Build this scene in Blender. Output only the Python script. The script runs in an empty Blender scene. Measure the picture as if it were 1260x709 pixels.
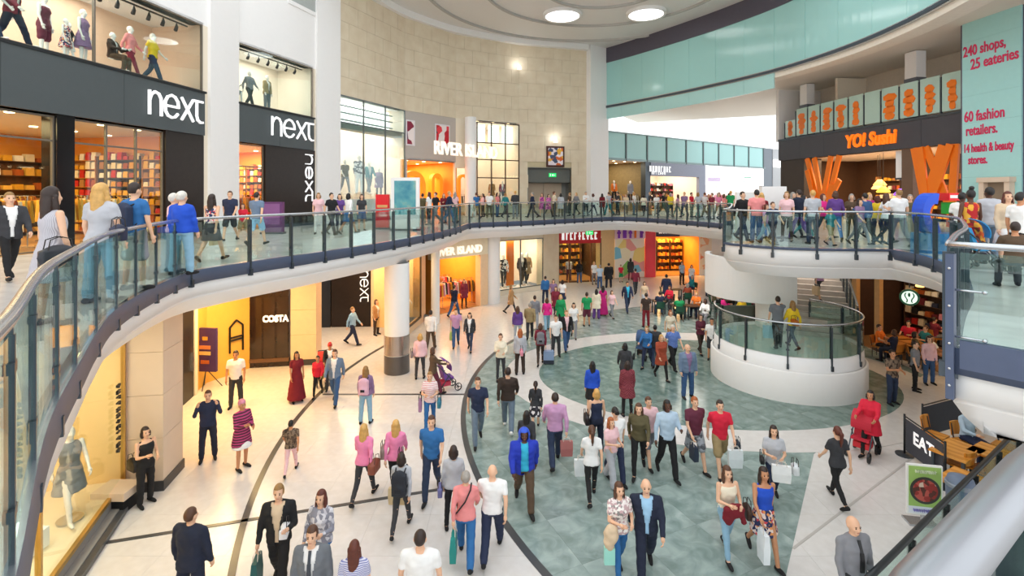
import bpy, bmesh, math, random
from mathutils import Vector, Matrix
from mathutils.geometry import tessellate_polygon
random.seed(7)
R = math.radians
SC = bpy.context.scene
COL = SC.collection

# ------------------------------------------------------------------ camera, sky, exposure
EYE, FPX, HZ, CX = 6.7, 620.0, 238.0, 630.0      # eye height, focal length, horizon row, centre column
UP, SOF = 5.05, 4.1                              # upper floor level, soffit under it
cam_data = bpy.data.cameras.new('camera')
cam = bpy.data.objects.new('camera', cam_data)
COL.objects.link(cam)
cam.location = (0, 0, EYE)
cam.rotation_euler = (R(90), 0, 0)
cam_data.sensor_fit = 'HORIZONTAL'
cam_data.sensor_width = 36
cam_data.lens = FPX / 1260 * 36
cam_data.shift_y = -(354.5 - HZ) / 1260
cam_data.clip_start = 0.05
cam_data.clip_end = 500
SC.camera = cam

world = bpy.data.worlds.new('overcast_daylight')
SC.world = world
world.use_nodes = True
world.node_tree.nodes['Background'].inputs[0].default_value = (0.93, 0.97, 1.0, 1)
world.node_tree.nodes['Background'].inputs[1].default_value = 1.45

SC.view_settings.view_transform = 'Standard'
SC.view_settings.look = 'None'
SC.view_settings.gamma = 1.0
SC.view_settings.exposure = 0.32
SC.view_settings.use_curve_mapping = False

def area_lamp(loc, sx, sy, power, color=(1, .8, .55), rot=(0, 0, 0)):  # also makes added lamps that have no fitting
    d = bpy.data.lights.new('ceiling_area_light', 'AREA')
    d.shape = 'RECTANGLE'; d.size = sx; d.size_y = sy; d.energy = power; d.color = color
    o = bpy.data.objects.new('ceiling_area_light', d)
    o.location = loc; o.rotation_euler = rot
    COL.objects.link(o)
    return o

# ------------------------------------------------------------------ helpers: colour, materials
def hexc(h):
    h = h.lstrip('#')
    c = [int(h[i:i + 2], 16) / 255 for i in (0, 2, 4)]
    return tuple(x / 12.92 if x <= .04045 else ((x + .055) / 1.055) ** 2.4 for x in c)

MATS = {}
def mat(name, color, rough=.6, metal=0., vary=.08, scale=6., bump=0., spec=.5, emit=0., coat=0.):
    if name in MATS: return MATS[name]
    c = hexc(color) if isinstance(color, str) else color
    m = bpy.data.materials.new(name); m.use_nodes = True
    nt = m.node_tree; p = nt.nodes['Principled BSDF']
    p.inputs['Roughness'].default_value = rough
    p.inputs['Metallic'].default_value = metal
    p.inputs['Specular IOR Level'].default_value = spec
    if coat: p.inputs['Coat Weight'].default_value = coat
    tc = nt.nodes.new('ShaderNodeTexCoord')
    nz = nt.nodes.new('ShaderNodeTexNoise'); nz.inputs['Scale'].default_value = scale; nz.inputs['Detail'].default_value = 3
    nt.links.new(tc.outputs['Object'], nz.inputs['Vector'])
    mx = nt.nodes.new('ShaderNodeMix'); mx.data_type = 'RGBA'
    mx.inputs[6].default_value = (*[max(0, x * (1 - vary)) for x in c], 1)
    mx.inputs[7].default_value = (*[min(1, x * (1 + vary)) for x in c], 1)
    nt.links.new(nz.outputs['Fac'], mx.inputs[0])
    nt.links.new(mx.outputs[2], p.inputs['Base Color'])
    if emit:
        p.inputs['Emission Color'].default_value = (*c, 1)
        p.inputs['Emission Strength'].default_value = emit
    if bump:
        b = nt.nodes.new('ShaderNodeBump'); b.inputs['Strength'].default_value = bump; b.inputs['Distance'].default_value = .02
        nt.links.new(nz.outputs['Fac'], b.inputs['Height']); nt.links.new(b.outputs['Normal'], p.inputs['Normal'])
    MATS[name] = m
    return m

def ramp_mat(name, stops, kind='noise', scale=3., rough=.5, detail=6, distort=0., rand=False, stretch=(1, 1, 1)):
    """colour ramp over a procedural texture"""
    if name in MATS: return MATS[name]
    m = bpy.data.materials.new(name); m.use_nodes = True
    nt = m.node_tree; p = nt.nodes['Principled BSDF']; p.inputs['Roughness'].default_value = rough
    tc = nt.nodes.new('ShaderNodeTexCoord'); mp = nt.nodes.new('ShaderNodeMapping'); mp.inputs['Scale'].default_value = stretch
    nt.links.new(tc.outputs['Object'], mp.inputs['Vector'])
    if kind == 'noise':
        t = nt.nodes.new('ShaderNodeTexNoise'); t.inputs['Detail'].default_value = detail; t.inputs['Distortion'].default_value = distort; out = t.outputs['Fac']
    elif kind == 'voronoi':
        t = nt.nodes.new('ShaderNodeTexVoronoi'); out = t.outputs['Color']
    elif kind == 'wave':
        t = nt.nodes.new('ShaderNodeTexWave'); t.bands_direction = 'Z'; t.inputs['Distortion'].default_value = distort; out = t.outputs['Fac']
    elif kind == 'wavex':
        t = nt.nodes.new('ShaderNodeTexWave'); t.bands_direction = 'X'; t.inputs['Distortion'].default_value = distort; out = t.outputs['Fac']
    elif kind == 'check':
        t = nt.nodes.new('ShaderNodeTexChecker'); out = t.outputs['Fac']
    t.inputs['Scale'].default_value = scale
    nt.links.new(mp.outputs['Vector'], t.inputs['Vector'])
    r = nt.nodes.new('ShaderNodeValToRGB'); e = r.color_ramp.elements
    while len(e) < len(stops): e.new(.5)
    for k, (pos, c) in enumerate(stops):
        e[k].position = pos; e[k].color = (*(hexc(c) if isinstance(c, str) else c), 1)
    if kind == 'voronoi': r.color_ramp.interpolation = 'CONSTANT'
    nt.links.new(out, r.inputs[0])
    if rand:
        oi = nt.nodes.new('ShaderNodeObjectInfo'); hs = nt.nodes.new('ShaderNodeHueSaturation')
        ma = nt.nodes.new('ShaderNodeMath'); ma.operation = 'MULTIPLY_ADD'; ma.inputs[1].default_value = .16; ma.inputs[2].default_value = .92
        nt.links.new(oi.outputs['Random'], ma.inputs[0]); nt.links.new(ma.outputs[0], hs.inputs['Value'])
        nt.links.new(r.outputs[0], hs.inputs['Color']); nt.links.new(hs.outputs[0], p.inputs['Base Color'])
    else:
        nt.links.new(r.outputs[0], p.inputs['Base Color'])
    MATS[name] = m
    return m

def glass_mat(name, tint, refl=.06, edge=.75):
    if name in MATS: return MATS[name]
    m = bpy.data.materials.new(name); m.use_nodes = True
    nt = m.node_tree; nt.nodes.clear()
    o = nt.nodes.new('ShaderNodeOutputMaterial'); a = nt.nodes.new('ShaderNodeBsdfTransparent'); g = nt.nodes.new('ShaderNodeBsdfGlossy')
    a.inputs[0].default_value = (*hexc(tint), 1); g.inputs['Roughness'].default_value = .02; g.inputs[0].default_value = (.9, .95, .95, 1)
    lw = nt.nodes.new('ShaderNodeLayerWeight'); lw.inputs[0].default_value = .25
    mr = nt.nodes.new('ShaderNodeMapRange'); mr.inputs[3].default_value = refl; mr.inputs[4].default_value = edge
    nt.links.new(lw.outputs['Fresnel'], mr.inputs[0])
    mx = nt.nodes.new('ShaderNodeMixShader')
    nt.links.new(mr.outputs[0], mx.inputs[0]); nt.links.new(a.outputs[0], mx.inputs[1]); nt.links.new(g.outputs[0], mx.inputs[2])
    nt.links.new(mx.outputs[0], o.inputs[0])
    MATS[name] = m
    return m

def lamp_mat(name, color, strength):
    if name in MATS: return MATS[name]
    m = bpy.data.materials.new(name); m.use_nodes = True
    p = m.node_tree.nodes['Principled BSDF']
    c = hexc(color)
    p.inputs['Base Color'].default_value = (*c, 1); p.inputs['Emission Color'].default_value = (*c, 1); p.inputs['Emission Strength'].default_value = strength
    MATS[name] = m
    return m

# ------------------------------------------------------------------ helpers: geometry
def ray(x, y, D):                       # point seen at picture column x, row y, at depth D
    return Vector(((x - CX) / FPX * D, D, EYE - (y - HZ) / FPX * D))
def onto(x, y, z=0.):                   # point on the level z seen at column x, row y
    D = FPX * (EYE - z) / (y - HZ)
    return Vector(((x - CX) / FPX * D, D, z))

class MB:
    def __init__(s): s.v = []; s.f = []
    def add(s, verts, faces):
        n = len(s.v); s.v += [tuple(p) for p in verts]; s.f += [tuple(i + n for i in f) for f in faces]; return s
    def box(s, x0, x1, y0, y1, z0, z1, M=None):
        p = [(x0, y0, z0), (x1, y0, z0), (x1, y1, z0), (x0, y1, z0), (x0, y0, z1), (x1, y0, z1), (x1, y1, z1), (x0, y1, z1)]
        if M: p = [M @ Vector(q) for q in p]
        return s.add(p, [(3, 2, 1, 0), (4, 5, 6, 7), (0, 1, 5, 4), (1, 2, 6, 5), (2, 3, 7, 6), (3, 0, 4, 7)])
    def prism(s, poly, z0, z1):
        n = len(poly)
        v = [(p[0], p[1], z0) for p in poly] + [(p[0], p[1], z1) for p in poly]
        f = [(i, (i + 1) % n, n + (i + 1) % n, n + i) for i in range(n)]
        for t in tessellate_polygon([[Vector((p[0], p[1], 0)) for p in poly]]):
            a, b, c = (Vector((poly[i][0], poly[i][1])) for i in t)
            if (b - a).cross(c - a) < 0: t = t[::-1]
            f += [tuple(i + n for i in t), tuple(t[::-1])]
        return s.add(v, f)
    def tube(s, pts, rad, n=8, cap=True):
        pts = [Vector(p) for p in pts]
        if not hasattr(rad, '__len__'): rad = [rad] * len(pts)
        rings = []; up = None
        for i, p in enumerate(pts):
            d = (pts[min(i + 1, len(pts) - 1)] - pts[max(i - 1, 0)])
            if d.length < 1e-9: d = Vector((0, 0, 1))
            d.normalize()
            if up is None: up = Vector((0, 0, 1)) if abs(d.z) < .9 else Vector((1, 0, 0))
            a = d.cross(up).normalized(); up = a.cross(d).normalized()
            rings.append([p + (a * math.cos(t) + up * math.sin(t)) * rad[i] for t in (2 * math.pi * k / n for k in range(n))])
        f = []
        for i in range(len(pts) - 1):
            for k in range(n):
                f.append((i * n + k, i * n + (k + 1) % n, (i + 1) * n + (k + 1) % n, (i + 1) * n + k))
        if cap: f += [tuple(range(n))[::-1], tuple(range((len(pts) - 1) * n, len(pts) * n))]
        return s.add([q for r in rings for q in r], f)
    def bar(s, a, b, w, h, up=(0, 0, 1)):       # rectangular bar from a to b
        a, b = Vector(a), Vector(b); d = (b - a).normalized(); u = Vector(up)
        if abs(d.dot(u)) > .98: u = Vector((1, 0, 0))
        x = d.cross(u).normalized(); u = x.cross(d)
        p = [q + x * sx * w / 2 + u * sz * h / 2 for q in (a, b) for sx, sz in ((-1, -1), (1, -1), (1, 1), (-1, 1))]
        return s.add(p, [(0, 1, 2, 3), (7, 6, 5, 4), (0, 4, 5, 1), (1, 5, 6, 2), (2, 6, 7, 3), (3, 7, 4, 0)])
    def lathe(s, prof, c=(0, 0, 0), n=24, cap=True):
        v = [(c[0] + r * math.cos(2 * math.pi * k / n), c[1] + r * math.sin(2 * math.pi * k / n), c[2] + z) for r, z in prof for k in range(n)]
        f = [(i * n + k, i * n + (k + 1) % n, (i + 1) * n + (k + 1) % n, (i + 1) * n + k) for i in range(len(prof) - 1) for k in range(n)]
        if cap: f += [tuple(range(n))[::-1], tuple(range((len(prof) - 1) * n, len(prof) * n))]
        return s.add(v, f)
    def ball(s, c, rx, ry=None, rz=None, n=12, m=8):
        ry = ry or rx; rz = rz or rx
        v = [(c[0], c[1], c[2] - rz)]
        for i in range(1, m):
            t = math.pi * i / m
            v += [(c[0] + rx * math.sin(t) * math.cos(2 * math.pi * k / n), c[1] + ry * math.sin(t) * math.sin(2 * math.pi * k / n), c[2] - rz * math.cos(t)) for k in range(n)]
        v.append((c[0], c[1], c[2] + rz)); L = len(v) - 1
        f = [(0, 1 + (k + 1) % n, 1 + k) for k in range(n)] + [(L, L - n + k, L - n + (k + 1) % n) for k in range(n)]
        f += [(1 + i * n + k, 1 + i * n + (k + 1) % n, 1 + (i + 1) * n + (k + 1) % n, 1 + (i + 1) * n + k) for i in range(m - 2) for k in range(n)]
        return s.add(v, f)
    def xf(s, M): s.v = [tuple(M @ Vector(p)) for p in s.v]; return s
    def mesh(s, name, m=None, smooth=False):
        me = bpy.data.meshes.new(name); me.from_pydata(s.v, [], s.f)
        if m: me.materials.append(m)
        if smooth: me.polygons.foreach_set('use_smooth', [True] * len(me.polygons))
        me.update(); return me
    def build(s, name, m, parent=None, smooth=False, local=False):
        """one mesh object; vertices in world space unless local (then in the parent's space)"""
        o = bpy.data.objects.new(name, None if not s.v else s.mesh(name, m, smooth))
        COL.objects.link(o)
        if parent:
            o.parent = parent
            if not local:
                w = parent.location.copy(); q = parent.parent
                while q: w += q.location; q = q.parent
                o.location = -w
        return o

def thing(name, label, cat, loc=(0, 0, 0), rz=0., group=None):
    o = bpy.data.objects.new(name, None); COL.objects.link(o)
    o.location = loc; o.rotation_euler = (0, 0, rz); o.empty_display_size = .2
    o['label'] = label; o['category'] = cat
    if group: o['group'] = group
    return o
def tag(o, label, cat, group=None):
    o['label'] = label; o['category'] = cat
    if group: o['group'] = group
    return o
def struct(o): o['kind'] = 'structure'; return o
def put(name, me, parent, m=None, loc=(0, 0, 0), rz=0., scale=None):     # an object on shared mesh data
    o = bpy.data.objects.new(name, me); COL.objects.link(o)
    o.parent = parent; o.location = loc; o.rotation_euler = (0, 0, rz)
    if scale: o.scale = scale
    if m:
        o.material_slots[0].link = 'OBJECT'; o.material_slots[0].material = m
    return o
def copy_tree(o, parent=None):
    c = o.copy(); COL.objects.link(c)
    if parent: c.parent = parent; c.matrix_parent_inverse = o.matrix_parent_inverse
    for ch in list(o.children): copy_tree(ch, c)
    return c

class Fr:
    """upright frontage from p0 to p1 in plan: u along it, v out of it towards the atrium, z up"""
    def __init__(s, p0, p1, inside=(4, 18)):
        s.p = Vector(p0); d = Vector(p1) - s.p; s.L = d.length; s.d = d.normalized()
        n = Vector((-s.d.y, s.d.x))
        if n.dot(Vector(inside) - s.p) < 0: n = -n
        s.n = n
    def pt(s, u, v, z): q = s.p + s.d * u + s.n * v; return Vector((q.x, q.y, z))
    def ux(s, x):                          # u where picture column x meets the frontage
        k = (x - CX) / FPX
        return (k * s.p.y - s.p.x) / (s.d.x - k * s.d.y)
    def M(s, u=0, v=0, z=0):               # local x = along, y = into the shop, z up
        o = s.pt(u, v, z); n = -s.n
        return Matrix(((s.d.x, n.x, 0, o.x), (s.d.y, n.y, 0, o.y), (0, 0, 1, o.z), (0, 0, 0, 1)))
def fbox(mb, fr, u0, u1, v0, v1, z0, z1):
    p = [fr.pt(u, v, z) for z in (z0, z1) for u, v in ((u0, v0), (u1, v0), (u1, v1), (u0, v1))]
    return mb.add(p, [(3, 2, 1, 0), (4, 5, 6, 7), (0, 1, 5, 4), (1, 2, 6, 5), (2, 3, 7, 6), (3, 0, 4, 7)])

def text_mesh(s, size, depth=.03, bold=0., shear=0., spacing=1., flat=False):
    cu = bpy.data.curves.new('lettering', 'FONT'); cu.body = s; cu.size = size; cu.extrude = depth / 2; cu.offset = bold; cu.shear = shear
    cu.align_x = 'CENTER'; cu.align_y = 'CENTER'; cu.space_character = spacing; cu.resolution_u = 3
    o = bpy.data.objects.new('lettering', cu); COL.objects.link(o)
    me = bpy.data.meshes.new_from_object(o.evaluated_get(bpy.context.evaluated_depsgraph_get()))
    bpy.data.objects.remove(o); bpy.data.curves.remove(cu)
    return me
def lettering(s, M, size, m, parent, width=None, name='lettering', **k):
    """text standing on a frontage: M maps x along, y into the wall, z up"""
    me = text_mesh(s, size, **k)
    me.transform(Matrix.Rotation(R(90), 4, 'X'))
    if width:
        w = max(v.co.x for v in me.vertices) - min(v.co.x for v in me.vertices)
        me.transform(Matrix.Diagonal((width / w, 1, 1, 1)))
    w = parent.location.copy() if parent else Vector()
    me.transform(Matrix.Translation(-w) @ M)
    me.materials.clear(); me.materials.append(m)
    o = bpy.data.objects.new(name, me); COL.objects.link(o); o.parent = parent
    return o

def spline(pts, step=.25, closed=False):
    P = [Vector(p) for p in pts]; n = len(P); out = []
    for i in range(n if closed else n - 1):
        a, b = P[i], P[(i + 1) % n]
        p0 = P[i - 1] if (closed or i > 0) else a; p3 = P[(i + 2) % n] if (closed or i + 2 < n) else b
        k = max(1, int((b - a).length / step))
        for j in range(k):
            t = j / k
            out.append(.5 * ((2 * a) + (b - p0) * t + (2 * p0 - 5 * a + 4 * b - p3) * t * t + (3 * a - p0 - 3 * b + p3) * t ** 3))
    if not closed: out.append(P[-1])
    return out

def clip_convex(sub, a, b):               # keep the part of polygon sub left of a->b
    out = []
    def side(p): return (b[0] - a[0]) * (p[1] - a[1]) - (b[1] - a[1]) * (p[0] - a[0])
    for i in range(len(sub)):
        p, q = sub[i], sub[(i + 1) % len(sub)]; sp, sq = side(p), side(q)
        if sp >= 0: out.append(p)
        if sp * sq < 0:
            t = sp / (sp - sq); out.append((p[0] + (q[0] - p[0]) * t, p[1] + (q[1] - p[1]) * t))
    return out
def clip_cell(poly, cell):
    for i in range(len(cell)):
        if len(poly) < 3: return []
        poly = clip_convex(poly, cell[i], cell[(i + 1) % len(cell)])
    return poly
def parea(p): return sum(p[i][0] * p[(i + 1) % len(p)][1] - p[(i + 1) % len(p)][0] * p[i][1] for i in range(len(p))) / 2
def inside(pt, poly):
    x, y = pt; c = False
    for i in range(len(poly)):
        (x0, y0), (x1, y1) = poly[i], poly[i - 1]
        if (y0 > y) != (y1 > y) and x < (x1 - x0) * (y - y0) / (y1 - y0) + x0: c = not c
    return c

# ------------------------------------------------------------------ shared materials
WHITE = mat('white_plaster', '#f2efec', .55, vary=.02)
WHITE2 = mat('white_fascia_paint', '#efedec', .4, vary=.02)
CREAM = mat('cream_plaster', '#e9dcc6', .6, vary=.03)
WARM = mat('warm_shop_wall', '#f0c98a', .6, vary=.05)
ORANGEW = mat('amber_shop_wall', '#e59a3c', .6, vary=.15, scale=2)
BROWN = mat('dark_brown_wall', '#4a3322', .5, vary=.2)
DARK = mat('charcoal_panel', '#4a5052', .45, vary=.05)
BLACK = mat('black_frame', '#17181b', .4)
STEEL = mat('dark_grey_steel', '#4b5259', .35, .6)
BLUEST = mat('blue_grey_steel', '#56607a', .4, .3)
CHAN = mat('grey_channel', '#4d5870', .5, .0)
SILVER = mat('brushed_silver', '#c6c8cc', .25, .9, vary=.04)
BEIGE = mat('beige_stone', '#e0c9b2', .4, vary=.05, scale=3)
GLASS = glass_mat('clear_green_glass', '#f4faf8', .02, .2)
GLASSB = glass_mat('balustrade_glass', '#eaf6f3', .06, .45)
WOOD = ramp_mat('orange_wood', [(.3, '#d88a2c'), (.7, '#eaa24a')], 'wavex', 1.5, .4, distort=4)
SELFLIT = lamp_mat('self_lit_white_panel', '#ffffff', 1.2)  # brightness put into the material itself, for back sheets and sign boards
LAMPW = lamp_mat('warm_lamp', '#ffe2b0', 6)
LAMPC = lamp_mat('white_lamp', '#ffffff', 6)

# ================================================================== GROUND FLOOR
FL_JOINT = mat('floor_bed_grey', '#b9b2ab', .6)
TILE_W = ramp_mat('white_terrazzo', [(.3, '#d8d1cc'), (.5, '#dcd6d1'), (.7, '#e1dbd7')], 'noise', 5, .22)
MARBLE = ramp_mat('green_marble', [(.25, '#6b7d77'), (.45, '#889994'), (.6, '#9babA6'), (.8, '#b1bcb9')], 'noise', 2.4, .18, 10, .8)
MARBLE2 = ramp_mat('deep_green_marble', [(.25, '#586d64'), (.5, '#748a82'), (.75, '#93a59e')], 'noise', 2.4, .18, 10, .8)
LINE = mat('dark_inlay_stone', '#4a4a4b', .3)

floor = struct(MB().box(-24, 36, -2, 68, -.3, -.03).build('floor', FL_JOINT))
CC = Vector((13, 16.4)); RG = 14.45
def arc_pts(r, d0, d1, n=40, c=CC):       # left-hand part of a circle between two depths
    a0, a1 = math.asin((d0 - c.y) / r), math.asin((d1 - c.y) / r)
    return [(c.x - r * math.cos(a0 + (a1 - a0) * k / n), c.y + r * math.sin(a0 + (a1 - a0) * k / n)) for k in range(n + 1)]
def ellipse(rx, ry, n=72, c=(7.3, 18.6)): return [(c[0] + rx * math.cos(2 * math.pi * k / n), c[1] + ry * math.sin(2 * math.pi * k / n)) for k in range(n)]
G1 = arc_pts(RG, 6.6, 30.6, 60) + [(16, 30.2), (15.2, 18.6), (7.76, 12.95), (3.2, 6.6)]
if parea(G1) < 0: G1 = G1[::-1]
RING_O, RING_I = ellipse(7.55, 5.6), ellipse(6.3, 4.4)

# white tiles: one shared mesh, the 300 largest in view as parts, the rest joined
tm = MB().box(-.5985, .5985, -.5985, .5985, -.03, 0).mesh('tile', TILE_W)
cells = []
for i in range(-16, 26):
    for j in range(4, 46):
        x, y = i * 1.2 + .1, j * 1.2 + .3
        if all(inside((x + a, y + b), G1) for a in (-.6, .6) for b in (-.6, .6)): continue
        if abs(x) / y > 1.12: continue
        if x < -8.6 and y < 11: continue
        cells.append((x, y))
cells.sort(key=lambda c: c[1])
for x, y in cells[:299]: put('floor_tile', tm, floor, loc=(x, y, 0))
mb = MB()
for x, y in cells[299:]: mb.box(x - .5985, x + .5985, y - .5985, y + .5985, -.03, 0)
o = mb.build('floor_tile_field', TILE_W, floor); o['kind'] = 'stuff'

def slabs(poly, size, ang, z0, z1, name, m, gap=.0015):
    ca, sa = math.cos(ang), math.sin(ang); k = 0
    xs = [p[0] for p in poly]; ys = [p[1] for p in poly]; cx, cy = sum(xs) / len(xs), sum(ys) / len(ys); n = int(24 / size)
    for i in range(-n, n):
        for j in range(-n, n):
            q = [((i + a) * size + (gap if a == 0 else -gap), (j + b) * size * 1.0 + (gap if b == 0 else -gap)) for a, b in ((0, 0), (1, 0), (1, 1), (0, 1))]
            cell = [(cx + u * ca - v * sa, cy + u * sa + v * ca) for u, v in q]
            if not any(min(xs) - 2 < c[0] < max(xs) + 2 for c in cell): continue
            pc = clip_cell(poly, cell)
            pc = [p for t, p in enumerate(pc) if (Vector(p) - Vector(pc[t - 1])).length > 1e-4]
            if len(pc) < 3 or abs(parea(pc)) < .004: continue
            c = Vector((sum(p[0] for p in pc) / len(pc), sum(p[1] for p in pc) / len(pc)))
            o = MB().prism([(p[0] - c.x, p[1] - c.y) for p in pc], z0, z1).build(name, m, floor, local=True)
            o.location = (c.x, c.y, 0); k += 1
    return k
slabs(G1, 1.35, .42, -.001, .006, 'marble_slab', MARBLE)
slabs(RING_I, 1.2, .42, .002, .014, 'inner_marble_slab', MARBLE2)
for k in range(72):                       # white ring round the inner oval
    a, b = k, (k + 1) % 72
    if RING_I[a][1] > 18 and RING_I[a][0] > 11.5: pass
    if k % 2 == 0:
        b2 = (k + 2) % 72
        q = [RING_I[a], RING_O[a], RING_O[b], RING_O[b2], RING_I[b2], RING_I[b]]
        MB().prism(q if parea(q) > 0 else q[::-1], 0, .011).build('ring_slab', TILE_W, floor)
def strip(path, w, z0, z1, name, m):
    mb = MB(); P = [Vector(p) for p in path]
    for a, b in zip(P[:-1], P[1:]):
        n = Vector((-(b - a).y, (b - a).x)).normalized() * w / 2
        mb.prism([a - n, b - n, b + n, a + n] if (b - a).cross(n) > 0 else [a + n, b + n, b - n, a - n], z0, z1)
    return mb.build(name, m, floor)
strip(arc_pts(19.45, 6.2, 23.5, 60), .13, -.01, .012, 'inlay_line', LINE)
strip(arc_pts(14.52, 6.4, 28.5, 60), .15, -.01, .013, 'inlay_line', LINE)
strip([(-6.3, 16.78), (-1.42, 16.78)], .09, -.01, .012, 'inlay_line', LINE)
strip([(-8.15, 9.55), (-1.25, 11.5)], .09, -.01, .012, 'inlay_line', LINE)
strip([(5.3, 9.5), (10.2, 12.8)], .05, -.01, .006, 'inlay_line', FL_JOINT)

# ================================================================== UPPER FLOOR SLAB round the atrium opening
VPTS = [(0, .3), (-.75, .48), (-1.3, 1.02), (-1.75, 1.6), (-2.2, 2.2), (-3.35, 3.6), (-4.35, 5.06), (-4.94, 5.95), (-5.63, 7.1), (-6.3, 8.74), (-6.78, 10.6),
        (-6.55, 11.6), (-6.1, 12.7), (-5.65, 13.6), (-5.25, 14.6), (-4.88, 15.5), (-4.5, 16.5), (-4.15, 17.6), (-3.82, 18.7), (-3.54, 19.9),
        (-3.29, 21), (-3.05, 22), (-2.87, 23.1), (-2.72, 24.4), (-2.6, 25.4), (-2.5, 26.6), (-2.35, 27.8), (-1.7, 28.7), (.9, 30.3), (3.8, 32.8),
        (5.8, 34.6), (7.6, 35.4), (9.2, 33.8), (10.3, 31.2), (11.2, 28.8), (11.6, 26.9), (10.9, 25), (9.4, 21.6), (8.0, 18.6), (7.2, 17.1),
        (7.45, 16.3), (8.1, 15.5), (9.1, 15.1), (10.26, 14.98), (11.2, 14.9), (11.0, 13.6), (10.6, 12.6), (9.9, 11.2), (8.6, 9.6), (7.2, 8.0), (5.9, 6.7),
        (4.72, 5.45), (5.1, 4.97), (5.7, 4.2), (5.3, 3.1), (3.6, 2.1), (1.9, 1.45), (1.0, .98), (.55, .68), (.25, .45)]
CORNERS = {(4.72, 5.45), (11.2, 14.9)}
def void_path():
    out = []; cur = [VPTS[0]]
    for p in VPTS[1:] + [VPTS[0]]:
        cur.append(p)
        if p in CORNERS: out += spline(cur, .3)[:-1]; cur = [p]
    return out + spline(cur, .3)[:-1]
VOID = [Vector(p) for p in void_path()]
if parea(VOID) < 0: VOID = VOID[::-1]
def void_normals(P):                     # pointing into the slab (away from the opening)
    out = []
    for i in range(len(P)):
        d = (P[(i + 1) % len(P)] - P[i - 1]).normalized()
        out.append(Vector((d.y, -d.x)))
    return out
VN = void_normals(VOID)
OUTER = [Vector(p) for p in ((-17, -5), (36, -5), (36, 66), (-17, 66))]
UPFLOOR = ramp_mat('upper_floor_terrazzo', [(.35, '#c4beba'), (.6, '#d6d1cd')], 'noise', 1.6, .22)
def slab_face(z, off, up, name, m):
    hole = [p + n * off for p, n in zip(VOID, VN)]
    pts = OUTER + hole
    tris = tessellate_polygon([[Vector((p.x, p.y, 0)) for p in OUTER], [Vector((p.x, p.y, 0)) for p in hole]])
    f = []
    for t in tris:
        a, b, c = (pts[i] for i in t)
        if ((b - a).cross(c - a) > 0) != up: t = t[::-1]
        f.append(tuple(t))
    return struct(MB().add([(p.x, p.y, z) for p in pts], f).build(name, m))
slab_face(UP, .0, True, 'floor_upper', UPFLOOR)
slab_face(SOF, .38, False, 'ceiling_lower', WHITE)
def on_bridge(p): return 7.0 < p.x < 11.21 and 14.8 < p.y < 17.3   # thin edge along the bridge front
def edge_strip(prof, name, m):           # prof: (offset into the slab, level) pairs
    n = len(VOID); v = []; f = []
    for off, z in prof: v += [(p.x + q.x * off, p.y + q.y * off, z if z != 'band' else UP - (.07 if on_bridge(p) else .28)) for p, q in zip(VOID, VN)]
    for k in range(len(prof) - 1):
        for i in range(n): f.append((k * n + i, k * n + (i + 1) % n, (k + 1) * n + (i + 1) % n, (k + 1) * n + i))
    o = struct(MB().add(v, f).build(name, m, smooth=True))
    for e in o.data.polygons: e.use_smooth = True
    return o
edge_strip([(.1, UP + .001), (-.03, UP + .001)], 'trim_1', SILVER)
edge_strip([(-.03, UP + .001), (-.04, 'band'), (.02, 'band')], 'trim_2', CHAN)
edge_strip([(.02, 'band'), (.0, UP - .54), (.05, UP - .55), (.05, UP - .6)], 'trim_3', WHITE2)
edge_strip([(.05, UP - .6), (.16, UP - .75), (.38, SOF)], 'trim_4', WHITE2)

def column_of(p): return CX + FPX * p[0] / p[1]
def cum(P):
    s = [0]
    for a, b in zip(P[:-1], P[1:]): s.append(s[-1] + (b - a).length)
    return s
def at_len(P, S, t):
    t = max(0, min(S[-1] - 1e-6, t))
    for i in range(len(S) - 1):
        if S[i + 1] >= t: return P[i] + (P[i + 1] - P[i]) * ((t - S[i]) / max(1e-9, S[i + 1] - S[i]))
    return P[-1]
def part_path(P, S, a, b):
    return [at_len(P, S, a)] + [P[i] for i in range(len(P)) if a + 1e-4 < S[i] < b - 1e-4] + [at_len(P, S, b)]

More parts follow.
